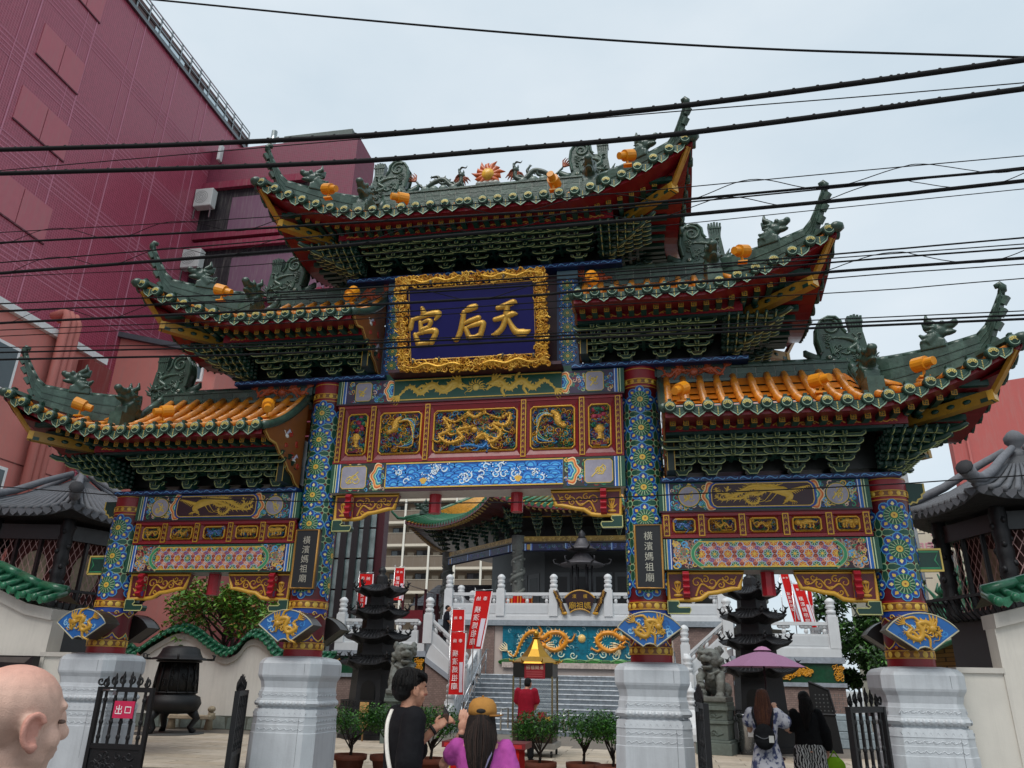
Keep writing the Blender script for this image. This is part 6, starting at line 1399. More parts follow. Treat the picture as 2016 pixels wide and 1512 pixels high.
for k in range(8):
    z=RZ-4.2-k*3.6
    for j in range(5): mb.rect(-30,far,z-.2*j-.02,z-.2*j+.02,.016,LN)
mb.build('joint_lines',MATTE,r,fix=False)
for (a,b) in (((90,40),(150,190)),((35,195),(132,290)),((-20,350),(92,455)),((150,-60),(200,30))):
    y0,z0=yz(*a); y1,z1=yz(*b); zc=(z0+z1)/2; 
    for k in range(2):
        mb=MB(); mb.box(RX,RX+.03,y0+(y1-y0)*k/2+.02,y0+(y1-y0)*(k+1)/2-.02,zc-.75,zc+.75,hx('b46a74')); mb.build('wall_panel',PLASTER,r,fix=False)
    mb=MB(); mb.box(RX,RX+.06,y0,y1,zc-.82,zc-.76,hx('5a2a38')); mb.build('panel_sill',PLASTER,r,fix=False)
mb=MB(); mb.box(RX-.3,RX+.15,-30,far,RZ-1.2,RZ-1.0,hx('6a6e70')); mb.box(RX-.12,RX-.06,-30,far,RZ-.95,RZ-.1,hx('54403e'))
for k in range(60): y=far-k*.85; mb.box(RX-.06,RX+.0,y-.04,y+.04,RZ-1.0,RZ+.25,hx('8a8e90'))
for z in (RZ+.05,RZ+.25,RZ-.45): mb.box(RX-.02,RX+.02,-30,far,z-.03,z+.03,hx('8a8e90'))
for k in range(9): y=far-2-k*4.2; mb.box(RX-.05,RX-.03,y-2.6,y-.2,RZ-.75,RZ-.55,hx('c8d2d6'))
mb.build('roof_screen',STEEL,r,fix=False)
def xz(u,v,Y): p=onY(u,v,Y); return p.x,p.z
FYW=onX(402,380,RX).y
xr=xz(690,400,FYW)[0]; zt=xz(600,277,FYW)[1]
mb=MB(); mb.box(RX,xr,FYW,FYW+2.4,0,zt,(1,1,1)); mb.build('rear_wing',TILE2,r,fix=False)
mb=MB(); x0,z0=xz(552,278,FYW); x1,z1=xz(684,268,FYW); mb.box(x0,x1+.1,FYW+.3,FYW+2.2,zt-.02,zt+.7,hx('5f6a66')); mb.build('roof_parapet',STONE,r,fix=False)
for (a,b) in (((400,380),(600,425)),((382,498),(640,548)),((560,640),(700,720))):
    xa,za=xz(*a,FYW); xb,zb=xz(*b,FYW); mb=MB(lambda u,v,h:(u,FYW-.03-h,v)); zc=za
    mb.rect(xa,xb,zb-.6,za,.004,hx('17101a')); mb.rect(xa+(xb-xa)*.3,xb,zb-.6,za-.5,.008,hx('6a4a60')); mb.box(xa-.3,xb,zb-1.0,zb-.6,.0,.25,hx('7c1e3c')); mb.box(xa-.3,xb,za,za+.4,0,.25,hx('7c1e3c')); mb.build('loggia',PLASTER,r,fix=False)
for (u,v) in ((416,400),(392,518)):
    xa,za=xz(u,v,FYW); a=T('air_conditioner','grey air-conditioner unit in the %s loggia of the magenta building'%('upper' if v<450 else 'lower'),'air conditioner',(xa,FYW-.4,za-.7)); mb=MB(); mb.box(xa-.5,xa+.5,FYW-.75,FYW-.3,za-.65,za+.4,hx('c0c4c2')); mb.build('casing',PLASTER,a,bevel=.03)
    mb=MB(lambda p,q,h:(p,FYW-.755-h,q)); 
    for k in range(4): mb.ring(xa-.1,za-.12,.08+.09*k,.1+.09*k,.003,hx('6a6e6c'),16)
    mb.build('fan_grille',PLASTER,a,fix=False); mb=MB(); mb.bar((xa-.45,FYW-.6,za-.7),(xa-.45,FYW-.6,za-1.3),.06,.06,hx('a8acaa')); mb.bar((xa+.45,FYW-.6,za-.7),(xa+.45,FYW-.6,za-1.3),.06,.06,hx('a8acaa')); mb.build('stand',STEEL,a,fix=False)
xa,za=xz(437,305,FYW); mb=MB(); mb.box(xa-.08,xa+.08,FYW-.3,FYW,za-.5,za+.5,hx('d0d4d4')); tag(mb.build('wall_lamp',PLASTER,None,bevel=.02),'small white vertical lamp on the magenta wall','lamp')
xa,za=xz(540,265,FYW+1); mb=MB(); mb.tube([(xa,FYW+1,za-1.2),(xa,FYW+1,za+.2)],.16,10,hx('a0a8a8')); mb.bar((xa-.3,FYW+1,za-.2),(xa+.3,FYW+1,za-.2),.06,.06,hx('a0a8a8')); tag(mb.build('roof_vent',STEEL,None,fix=False),'small grey vent pipe on the magenta building roof','pipe')
# salmon rendered building with pipes
SAL=hx('c47870'); r=T('salmon_building','salmon-pink rendered building with drainpipes and white gutter at the far left','building',(-17,8,0)); SX=-17.
yg,zg=onX(190,700,SX).yz; mb=MB(); mb.box(-32,SX,-12,yg,0,zg-.2,SAL); mb.build('wall',PLASTER,r,fix=False)
mb=MB(); mb.box(SX-.1,SX+.18,-12,yg+.4,zg-.22,zg+.02,hx('d8d8d8')); mb.build('gutter',PLASTER,r,fix=False)
for k,(u,v) in enumerate(((108,662),(118,672),(128,680))):
    p=onX(u,v,SX); mb=MB(); mb.tube([(SX-.3,p.y,zg+.6),(SX+.2,p.y,zg+.75),(SX+.3,p.y,zg+.5),(SX+.3,p.y,0)],.14,8,hx('b06860')); mb.build('drainpipe',PLASTER,r,fix=False)
for (u0,v0,u1,v1) in ((-40,690,24,740),(-60,935,-5,985)):
    p=onX(u0,v0,SX);q=onX(u1,v1,SX); zc=(p.z+q.z)/2
    mb=MB(); mb.box(SX,SX+.08,p.y,q.y,zc-.75,zc+.75,hx('e0e0e0')); o=mb.build('window',PLASTER,r,fix=False); mb=MB(); mb.box(SX+.08,SX+.09,p.y+.1,q.y-.1,zc-.65,zc+.65,hx('4a5458')); mb.build('pane',M('windowglass',rough=.08,ns=2,na=.1),o,fix=False)
p=onX(168,745,SX); mb=MB(); mb.box(SX,SX+.5,p.y-.5,p.y+.6,p.z-.7,p.z+.5,hx('7c2e2c')); mb.bar((SX+.25,p.y,p.z-.7),(SX+.25,p.y,p.z-5),.2,.2,hx('8a3c38')); mb.build('duct_box',PLASTER,r,fix=False)
for z in (5.2,7.6): mb=MB(); mb.box(SX,SX+.015,-12,yg,z,z+.04,hx('6a3430')); mb.build('render_joint',PLASTER,r,fix=False)
r=T('gabled_building','salmon-pink gabled building with small white window between the pavilion and magenta building','building',(-18,16,0)); GY=16.
g=[xz(u,v,GY) for u,v in ((186,655),(372,692),(427,725))]
mb=MB(); mb.prism([(g[0][0],0),(g[0][0],g[0][1]),(g[1][0],g[1][1]),(g[2][0],g[2][1]),(g[2][0],0)],GY,GY+8,hx('c47c74')); mb.build('wall',PLASTER,r,fix=False)
mb=MB(); 
for a,b in ((g[0],g[1]),(g[1],g[2])): mb.bar((a[0],GY+3.9,a[1]+.1),(b[0],GY+3.9,b[1]+.1),8.3,.22,hx('4a4e56'))
mb.build('roof_edge',STONE,r,fix=False)
a=xz(382,718,GY);b2=xz(398,752,GY); mb=MB(); mb.box(a[0],b2[0],GY-.08,GY,b2[1],a[1],hx('e0e2e2')); o=mb.build('window',PLASTER,r,fix=False); mb=MB(); mb.box(a[0]+.1,b2[0]-.1,GY-.09,GY-.08,b2[1]+.12,a[1]-.12,hx('5a7078')); mb.build('pane',MATS['windowglass'],o,fix=False)
a=xz(132,662,GY-1);b2=xz(192,672,GY-1); mb=MB(); mb.box(a[0],b2[0],GY-2,GY,b2[1]-.7,a[1],hx('6a7480')); mb.build('canopy',STONE,r,fix=False)
# beige apartment block with balconies
r=T('apartment_block','beige apartment block with rows of brown balconies seen under the central beam','building',(-28,80,0)); AY=78.
x0=xz(742,1100,AY)[0]; x1=xz(1000,1100,AY)[0]
zs=[xz(760,v,AY)[1] for v in (940,985,1030,1076,1121,1166,1211)]
mb=MB(); mb.box(x0,x1,AY+1.6,AY+14,0,zs[0]+14,hx('8a7a68')); mb.build('wall',PLASTER,r,fix=False)
for k in range(-3,7):
    z=zs[0]-(k)*(zs[0]-zs[-1])/6
    mb=MB(); mb.box(x0,x1,AY,AY+1.7,z-.3,z,hx('c8bfae')); mb.build('balcony_slab',PLASTER,r,fix=False)
    mb=MB(); mb.box(x0,x1,AY,AY+.08,z,z+1.25,hx('6f6254')); mb.box(x0,x1,AY-.04,AY+.12,z+1.25,z+1.33,hx('9a9080')); mb.build('balcony_rail',PLASTER,r,fix=False)
    for j in range(5):
        xx=x0+1.2+j*(x1-x0)/5; mb=MB(); mb.box(xx,xx+1.7,AY+1.5,AY+1.6,z+.2,z+2.2,hx('3a3c3e')); o=mb.build('window',PLASTER,r,fix=False); mb=MB(); mb.box(xx+.1,xx+.8,AY+1.48,AY+1.5,z+.3,z+2.1,hx('5a6468')); mb.build('pane',MATS['windowglass'],o,fix=False)
        mb=MB(); mb.box(xx+2.2,xx+3.0,AY+1.2,AY+1.58,z,z+1.9,hx('b8ac98')); mb.build('service_box',PLASTER,r,fix=False)
for j in range(6): xx=x0+j*(x1-x0)/5; mb=MB(); mb.box(xx-.12,xx+.12,AY-.1,AY+.1,0,zs[0]+14,hx('d8d4c8')); mb.build('downpipe',PLASTER,r,fix=False)
# glass-fronted building left of the apartments
r=T('glass_building','narrow glass building with dark mullions left of the apartment block','building',(-18,40,0)); QY=40.
xa=xz(645,1100,QY)[0]; xb=xz(748,1100,QY)[0]; ztop=xz(700,1000,QY)[1]+6
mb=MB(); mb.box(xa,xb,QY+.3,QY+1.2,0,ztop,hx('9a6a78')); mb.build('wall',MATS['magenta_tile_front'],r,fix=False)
n=4
for k in range(n):
    xs0=xa+(xb-xa)*.86*k/n; xs1=xa+(xb-xa)*.86*(k+1)/n
    mb=MB(); mb.box(xs0,xs0+.45,QY-.1,QY+.4,0,ztop,hx('2a2c2e')); mb.build('mullion',PAINT,r,fix=False)
    for j in range(9):
        z=1+j*ztop/9; mb=MB(); mb.box(xs0+.45,xs1,QY+.1,QY+.2,z,z+ztop/9-.12,hx('9ab4b4')); mb.build('glass_panel',M('curtain_glass',rough=.1,ns=1.2,na=.5,metal=.3),r,fix=False)
# small grey tiled house behind the terrace
r=T('tiled_house','small house with grey shingle roof behind the left of the temple','house',(-14,33,0)); HY=33.
a=xz(822,1190,HY);b2=xz(930,1190,HY);c=xz(840,1142,HY); mb=MB(); mb.box(a[0],b2[0]+2,HY,HY+5,0,a[1],hx('5a3a40')); mb.build('wall',PLASTER,r,fix=False)
mb=MB(); mb.add([(a[0]-.4,HY-.3,a[1]-.1),(b2[0]+2,HY-.3,a[1]-.1),(b2[0]+2,HY+2.4,c[1]),(c[0],HY+2.4,c[1])],[(0,1,2,3)],(1,1,1)); mb.build('roof',brickmat('shingle',hx('5c5f66'),hx('54575e'),hx('3c3e44'),1.2,'xz',.6,.22,.03),r,fix=False)
# cream building and red building on the right
r=T('cream_building','cream building with faint pink characters and a window right of the gate','building',(16,30,0)); BY=30.
a=xz(1795,945,BY); b2=xz(1960,1000,BY); mb=MB(); a2=xz(1830,945,BY); mb.box(a[0]-.5,a2[0]+.2,BY+2,BY+9,0,a[1]+.3,hx('cfc9b4')); mb.build('stair_tower',PLASTER,r,fix=False)
c=xz(1815,1040,BY); d=xz(1865,1010,BY); e=xz(1960,1010,BY); mb=MB(); mb.prism([(c[0]-2,0),(c[0]-2,c[1]-1.2),(c[0],c[1]),(d[0],d[1]),(e[0]+3,e[1]),(e[0]+3,0)],BY,BY+8,hx('c9c5b2')); mb.build('wall',PLASTER,r,fix=False)
mb=MB(pf(BY-.01)); p=xz(1846,1060,BY); write(mb,'中華',p[0],p[1],1.1,.01,hx('c890a0'),True); p=xz(1822,1085,BY); write(mb,'開',p[0],p[1],.9,.01,hx('c890a0')); p=xz(1862,1050,BY); write(mb,'招福',p[0],p[1],.7,.01,hx('d0a0aa')); mb.build('lettering',MATTE,r,fix=False)
a=xz(1850,1085,BY);b2=xz(1868,1125,BY); mb=MB(); mb.box(a[0],b2[0]+.4,BY-.1,BY,b2[1],a[1],hx('8a8c88')); o=mb.build('window',PLASTER,r,fix=False); mb=MB(); mb.box(a[0]+.12,b2[0]+.25,BY-.12,BY-.1,b2[1]+.1,a[1]-.1,hx('4a5a66')); mb.build('pane',MATS['windowglass'],o,fix=False)
mb=MB(); p=xz(1880,1010,BY); mb.tube([(p[0],BY-.15,0),(p[0],BY-.15,p[1])],.14,8,hx('bcb8a6')); mb.build('downpipe',PLASTER,r,fix=False)
r=T('red_building','tall rose-red rendered wall behind the right pavilion','building',(15,22,0)); a=xz(1876,880,22.); mb=MB(); mb.prism([(a[0],0),(a[0],a[1]+1.5),(a[0]+1.2,a[1]+2.6),(a[0]+12,a[1]+4),(a[0]+12,0)],22,22.4,hx('b05a56')); mb.build('wall',PLASTER,r,fix=False)
mb=MB(); mb.tube([(a[0]+.55,21.9,0),(a[0]+.55,21.9,a[1]+1.8)],.05,6,hx('a05450')); mb.build('conduit',PLASTER,r,fix=False)
# green-tiled side roof with ochre brick wall between the right column and the pavilion
r=T('side_hall','low side hall with green tiled roof and ochre brick wall behind the right pavilion','building',(10.5,13,0))
def v3(u,v,Y): return onY(u,v,Y)
RA,RB_=v3(1795,1235,13),v3(1975,1120,9.0)
mb=MB(); EA,EB=v3(1795,1290,12),v3(1960,1215,8.2)
for j in range(14):
    t0,t1=j/14,(j+1)/14; mb.poly([EA.lerp(EB,t0),EA.lerp(EB,t1),RA.lerp(RB_,t1),RA.lerp(RB_,t0)],hx('1c4a36')); a,b=EA.lerp(EB,t0)+Vector((0,0,.04)),RA.lerp(RB_,t0)+Vector((0,0,.04)); mb.tube([a,b],.07,6,hx('226044'))
mb.tube([RA+Vector((0,0,.1)),RB_+Vector((0,0,.1))],.13,8,hx('246246')); mb.tube([RA+Vector((0,0,.26)),RB_+Vector((0,0,.26))],.07,8,hx('2a6c4c')); mb.tube([EA+Vector((0,0,-.1)),EB+Vector((0,0,-.1))],.06,8,hx('246246'))
rg=random.Random(9)
for k in range(26): t=rg.random(); p=RA.lerp(RB_,t); mb.tube([p+Vector((0,0,.2)),p+Vector((rg.uniform(-.2,.2),0,.35)),p+Vector((rg.uniform(-.25,.25),0,.5+rg.uniform(0,.25)))],[.07,.06,.015],6,hx('225a42'))
mb.build('roof',GLAZE,r,fix=False)
mb=MB(); a,b=EA+Vector((.3,.5,0)),EB+Vector((.3,.5,0)); mb.poly([(a.x,a.y,0),(b.x,b.y,0),(b.x,b.y,b.z),(a.x,a.y,a.z)],(1,1,1)); mb.build('wall',brickmat('ochre_brick',hx('8a6a34'),hx('7a5c2c'),hx('3a2c18'),2.5,'xz'),r,fix=False)
mb=MB(); mb.bar((a.x,a.y-.2,a.z-1.3),(b.x,b.y-.2,b.z-.2),.16,.1,hx('7a5028')); mb.bar((b.x-.6,b.y-.2,b.z-.4),(b.x-.2,b.y-.2,b.z-1.9),.16,.2,hx('7a5028')); mb.build('brace',PAINT,r,fix=False)
# utility pole
q=onY(1805,1100,20.); r=T('utility_pole','grey concrete utility pole with step bolts behind the rightmost column','pole',(q.x,20,0)); mb=MB(); mb.tube([(q.x,20,0),(q.x,20,q.z+8)],[.2,.15],12,hx('8f9294')); mb.build('shaft',STONE,r,fix=False)
for k in range(12): mb=MB(); z=3+k*.8; sg=1 if k%2 else -1; mb.tube([(q.x,20,z),(q.x+sg*.42,20,z)],.02,5,hx('5a5c5e')); mb.build('step_bolt',STEEL,r,fix=False)
mb=MB(); mb.bar((q.x-.5,19.8,q.z+5.6),(q.x+.9,19.8,q.z+5.6),.1,.1,hx('4a4c4e')); mb.box(q.x+.3,q.x+.6,19.6,19.9,q.z+5.0,q.z+5.5,hx('3a3c3e')); mb.build('crossarm',STEEL,r,fix=False)
# ---------------------------------------------------------------- name plaque, boards, fan boxes, floodlights
GP=MATS['goldpaint']; PLG=M('leaf_gold',rough=.34,metal=.4,ns=30,na=.25,bump=.2,bs=160,grime=.35,gcol=(.16,.06,.012))
pv=Vector((0,-.40,1.345)).normalized(); pn_=Vector((0,-1.345,-.40)).normalized()
def pq(u,v,h): p=Vector((u,-.50,5.88))+pv*v+pn_*h; return tuple(p)
PL=T('name_plaque','large tilted blue plaque with three gold characters in a carved gold frame','plaque',(0,-.5,5.88))
mb=MB(pq); mb.box(-1.1,1.1,.05,1.36,-.12,-.01,hx('4a0f1c')); mb.rect(-.97,.97,.14,1.27,.002,hx('0d0a54')); mb.build('blue_field',M('enamel',rough=.4,spec=.3,ns=3,na=.08),PL,fix=False)
mb=MB(pq); o=[(-.94,.165),(.94,.165),(.94,1.235),(-.94,1.235),(-.94,.165)]; mb.relief(o,.022,.002,.02,hx('d8a850')); mb.build('inner_trim',GP,PL,fix=False)
mb=MB(pq); rg=random.Random(12)
for (u0,u1,v0,v1) in ((-1.14,1.14,1.25,1.42),(-1.14,1.14,-.03,.155),(-1.14,-.95,.1,1.3),(.95,1.14,.1,1.3)):
    mb.box(u0+.03,u1-.03,v0+.025,v1-.025,-.06,.02,hx('7a4812')); A=(u1-u0)*(v1-v0)
    GC_=[hx('e0ac3c'),hx('c88f28'),hx('edc058'),hx('a86c1c')]
    for k in range(int(A*900)):
        r_=rg.uniform(.025,.06); u=rg.uniform(u0+.02,u1-.02); v=rg.uniform(v0+.02,v1-.02); mb.relief(spiral(u,v,r_,rg.uniform(.7,1.3),rg.uniform(0,6.28),rg.choice((-1,1)),9),taper(9,r_*.55,r_*.25),.015+rg.uniform(0,.025),.03,rg.choice(GC_))
for s in (-1,1):
    dragon2(mb,[(s*1.0,1.34),(s*.85,1.36),(s*.7,1.31),(s*.5,1.36),(s*.35,1.32),(s*.2,1.35)],.045,.045,.04,hx('e4b244'),leg=1.,n=5,sp=2); dragon2(mb,[(s*1.0,.07),(s*.85,.05),(s*.68,.1),(s*.5,.05),(s*.3,.09),(s*.18,.06)],.045,.045,.04,hx('e4b244'),leg=1.,n=5,sp=2)
mb.build('carved_frame',PLG,PL,fix=False)
CHARS={'天':[([(-.3,.33),(-.06,.38),(.2,.46),(.3,.43)],(.1,.13,.13,.05)),([(-.4,.03),(-.12,.08),(.16,.15),(.3,.14)],(.1,.12,.13,.05)),([(.0,.38),(-.04,.12),(-.16,-.18),(-.36,-.34),(-.5,-.36)],(.13,.13,.12,.12,.04)),([(.0,.08),(.1,-.12),(.26,-.32),(.5,-.36),(.72,-.30)],(.08,.1,.15,.17,.02))],
'后':[([(.26,.44),(.08,.40),(-.2,.26)],(.14,.15,.03)),([(-.1,.32),(-.16,.05),(-.24,-.2),(-.36,-.4),(-.48,-.38)],(.1,.12,.12,.11,.04)),([(-.14,.0),(.1,.08),(.36,.14)],(.06,.11,.12)),([(-.06,-.12),(.04,-.36)],(.1,.12)),([(-.06,-.1),(.2,-.04),(.46,.0),(.5,-.06),(.4,-.32)],(.06,.1,.13,.12,.12)),([(.04,-.36),(.22,-.36),(.4,-.3)],(.12,.1,.1))],
'宮':[([(-.05,.5),(.0,.36)],(.08,.14)),([(-.38,.2),(-.46,-.02)],(.1,.13)),([(-.4,.2),(-.1,.26),(.2,.33),(.48,.32),(.36,.16)],(.07,.1,.12,.15,.05)),([(-.12,.12),(-.1,-.1)],(.09,.11)),([(-.1,.1),(.12,.16),(.22,.12),(.14,-.04)],(.05,.09,.11,.08)),([(-.1,-.08),(.12,-.02)],(.1,.08)),([(.02,-.06),(-.06,-.18)],(.08,.07)),([(-.3,-.2),(-.2,-.46)],(.1,.13)),([(-.28,-.2),(.0,-.14),(.3,-.12),(.38,-.18),(.22,-.44)],(.06,.1,.13,.12,.12)),([(-.2,-.46),(.0,-.44),(.22,-.42)],(.12,.1,.1))]}
for ch,u,v in (('宮',-.72,.66),('后',-.06,.66),('天',.54,.68)):
    mb=MB(pq)
    for P,Wd in CHARS[ch]:
        P2=smoothp([(u+x*.47,v+y*.56) for x,y in P],5); n=len(P2); m=len(Wd)-1; W2=[(lambda f:(Wd[min(int(f),m)]*(1-f%1)+Wd[min(int(f)+1,m)]*(f%1)))(i/(n-1)*m)*.74 for i in range(n)]
        mb.relief(P2,W2,.002,.045,hx('cfa244')); 
        for (x,y),w in ((P2[0],W2[0]),(P2[-1],W2[-1])): mb.dome(x,y,w*.5,w*.5,.002,.04,hx('cfa244'),10,3)
    mb.build('character',PLG,PL,fix=False)
for u,v in ((-.9,.1),(-.5,.12),(.45,.12),(.9,.1),(-.6,1.27),(.5,1.27)): mb=MB(pq); mb.tube([(u,v,.03),(u+.02,v+.06,.09)],.018,6,hx('6a6458')); mb.build('bolt',IRON,PL,fix=False)
for s,wh in ((-1,'left'),(1,'right')):
    b=T('vertical_signboard','narrow black signboard with pale characters on the %s inner column'%wh,'sign',(s*A_,-.33,2.75)); x=s*A_+.03
    mb=MB(); mb.box(x-.185,x+.185,-.345,-.27,2.765,3.6,hx('0d0e12')); mb.build('board',PAINT,b,fix=False)
    mb=MB(pf(-.345)); mb.relief([(x-.17,2.78),(x+.17,2.78),(x+.17,3.585),(x-.17,3.585),(x-.17,2.78),(x,2.78)],.034,-.01,.03,hx('a87a34')); mb.build('frame',GP,b,fix=False)
    mb=MB(pf(-.345)); write(mb,'橫濱媽祖廟',x,3.18,.118,.004,hx('b8b4a4'),True,1.12); mb.build('lettering',GLD,b,fix=False)
def fan_out(s=1.): 
    top=[(.44*sin(t)*s,-.075+.45*cos(t)*s-.255) for t in [(-1.07+2.14*i/14) for i in range(15)]]
    return [(-.385,.0)]+[(x*.385/.386,z*1.) for x,z in [(.385*sin(t)/sin(1.0),.19*(cos(t*1.0)-cos(1.0))/(1-cos(1.0))) for t in [(-1+2*i/14) for i in range(1,14)]]]+[(.385,.0),(.08,-.215),(.05,-.19),(0,-.178),(-.05,-.19),(-.08,-.215)]
FO=fan_out()
names=['leftmost','left inner','right inner','rightmost']
for i,X in enumerate((-B_,-A_,A_,B_)):
    for bk in (1,-1):
        f=T('fan_panel','fan-shaped %s on the %s column'%('blue panel with a gold dragon' if bk>0 else 'dark-sided lamp box behind the foot',names[i]),'lamp panel',(X,-.6*bk,2.27)); y0=-.62
        xf=lambda u,v,h:(X+u*bk,(y0-h)*bk,2.28+v)
        mb=MB(xf); n=len(FO); mb.add([(a,b,0) for a,b in FO]+[(a,b,-.3) for a,b in FO],[tuple(range(n)),tuple(range(2*n-1,n-1,-1))]+[(k,k+n,(k+1)%n+n,(k+1)%n) for k in range(n)],hx('2a2624')); mb.build('box',PAINT,f)
        mb=MB(xf); mb.flat(FO,.004,hx('1a5a9c')); mb.relief(FO+FO[:1],.018,.003,.012,hx('a8a48c')); rg=random.Random(i)
        scrolls(mb,-.27,.27,-.1,.1,.005,[hx('2f7ab8'),hx('124a86'),hx('8ab4d0')],.05,22,.3,rg)
        d=1 if X>0 else -1
        dragon2(mb,[(d*-.17,.07),(d*-.11,.02),(d*-.16,-.05),(d*-.05,-.1),(d*.0,-.02),(d*-.03,.07),(d*.07,.08),(d*.11,.02)],.062,.006,.026,hx('b88c2c'),leg=1.2,head=1.3,n=5,sp=2)
        rg=random.Random(i+9)
        for k in range(16): a=rg.uniform(0,6.28); q=(d*.08+rg.uniform(-.1,.12),.02+rg.uniform(-.08,.06)); mb.relief(spiral(q[0],q[1],.032,.8,a,rg.choice((-1,1)),8),taper(8,.022,.006),.006,.02,hx('be9230'))
        mb.build('dragon_relief',PAINT,f,fix=False)
def flood(label,u,v,Y,yaw,pit):
    p=onY(u,v,Y); d=Vector((sin(yaw)*cos(pit),cos(yaw)*cos(pit),sin(pit))); f=T('floodlight',label,'floodlight',tuple(p-Vector((0,0,.2))),'yellow floodlights on the gate roofs'); c=hx('d58a18')
    mb=MB(); mb.tube([p-d*.16,p-d*.06,p-d*.058,p+d*.10],[.052,.056,.085,.09],14,c,smooth=False); mb.tube([p+d*.10,p+d*.09],[.082,.08],14,hx('3a3226')); mb.build('can',M('yellow_enamel',rough=.4,ns=8,na=.1,grime=.2),f,fix=False)
    mb=MB(); q=p-Vector((0,0,.16)); mb.bar(p-d*.02,q,.03,.02,c); mb.box(q.x-.06,q.x+.06,q.y-.04,q.y+.04,q.z-.02,q.z,c); mb.build('bracket',MATS['yellow_enamel'],f,fix=False)
FL=[('on the low right roof nearest the column',1340,766,-1.15,.6,.45),('in the middle of the low right roof',1612,748,-1.15,-.7,.1),('near the corner of the low right roof',1815,716,-1.3,-.6,.1),
 ('near the corner of the low left roof',160,797,-1.3,-2.0,.3),('in the middle of the low left roof',325,810,-1.15,.6,.3),('on the low left roof nearest the column',528,799,-1.15,-.5,.6),
 ('near the corner of the middle right roof',1460,494,-1.3,.8,.3),('on the middle right roof beside the plaque',1166,548,-1.2,-.3,.8),('near the corner of the middle left roof',438,572,-1.3,-1.6,.3),('on the middle left roof beside the plaque',692,578,-1.2,.2,.8),
 ('at the left corner of the top roof',648,372,-1.3,-1.2,.3),('on the left half of the top roof',790,390,-1.3,.9,.1),('on the right half of the top roof',1090,356,-1.3,.2,-.1),('at the right corner of the top roof',1235,306,-1.35,.9,.4)]
for l,u,v,Y,a,b in FL: flood('yellow floodlight '+l,u,v,Y,a,b)
# ---------------------------------------------------------------- iron gate leaves
IB=hx('121214')
def leaf(label,hinge,ang,w=.86,h=1.46,solid=.5):
    r=T('iron_gate_leaf',label,'gate',(0,0,0),'black iron gate leaves at the plinths'); 
    mb=MB(); mb.box(0,.05,-.03,.03,.06,h,IB); mb.box(w-.05,w,-.03,.03,.06,h,IB)
    for z in (.08,solid*h-.02,h-.06): mb.box(.05,w-.05,-.025,.025,z,z+.06,IB)
    mb.build('frame',IRON,r,fix=False)
    mb=MB(); mb.box(.05,w-.05,-.01,.01,.14,solid*h-.02,IB); mb.xf=lambda u,v,h_:(u,-.01-h_,v); rg=random.Random(3); scrolls(mb,.08,w-.08,.16,solid*h-.05,0,[hx('1e1e21')],.06,36,.3,rg,.012); mb.build('scroll_panel',IRON,r,fix=False)
    for k in range(5):
        x=.05+(w-.1)*(k+.5)/5; mb=MB(); mb.box(x-.014,x+.014,-.014,.014,solid*h+.04,h-.06,IB)
        for z in (solid*h+.12,solid*h+.3,h-.16): mb.ball((x,0,z),(.034,.022,.04),8,5,IB)
        mb.build('bar',IRON,r,fix=False)
    mb=MB(lambda u,v,h_:(u,-.012-h_,v))
    for k in range(6): x=.06+(w-.12)*(k+.5)/6; hh=.05+.09*sin(pi*(k+.5)/6); mb.relief(spiral(x,h+hh*.6,.06,1.2,pi/2,1 if k<3 else -1,12),taper(12,.03,.014),0,.02,IB); mb.relief([(x,h),(x,h+hh),(x,h+hh+.06)],[.03,.05,.01],0,.025,IB)
    mb.relief(spiral(.02,h+.07,.06,1.1,0,-1,12),.025,0,.02,IB); mb.build('crest',IRON,r,fix=False)
    mb=MB(); mb.tube([(.1,-.05,h-.04),(.3,-.05,h-.04)],.014,8,hx('8a8c8e')); mb.box(.26,.3,-.06,-.02,h-.1,h-.03,hx('8a8c8e')); mb.build('bolt',STEEL,r,fix=False)
    place(r,hinge,ang); return r
leaf('black iron gate leaf carrying the pink exit sign, far left',(-4.97,-.62,0),.02,.82)
leaf('black iron gate leaf seen edge-on left of the left inner plinth',(-2.92,-.42,0),-1.2,.86)
leaf('black iron gate leaf seen edge-on right of the right inner plinth',(2.90,-.42,0),-1.50,.86)
leaf('black iron gate leaf standing half open left of the rightmost plinth',(4.95,-.5,0),-2.22,.86)
mb=MB(pf(-.67)); x0,x1,z0,z1=-4.66,-4.36,1.08,1.29; mb.box(x0,x1,z0,z1,-.01,0,hx('c02850')); cx_,cz_=(x0+x1)/2,(z0+z1)/2; [mb.stroke([(cx_+dx+a*.115,cz_+b*.115) for a,b in P_],.013,.004+.0005*i_,hx('e8e0e0')) for i_,(dx,P_) in enumerate([(-.068,[(0,.48),(0,-.42)]),(-.068,[(-.32,.36),(-.32,.06),(.32,.06),(.32,.36)]),(-.068,[(-.4,-.1),(-.4,-.42),(.4,-.42),(.4,-.1)]),(.068,[(-.34,.3),(.34,.3),(.34,-.32),(-.34,-.32),(-.34,.36)])])]; tag(mb.build('exit_sign',M('acrylic',rough=.3,ns=4,na=.05),None,fix=False),'pink exit sign with two white characters hung on the iron gate leaf','sign')
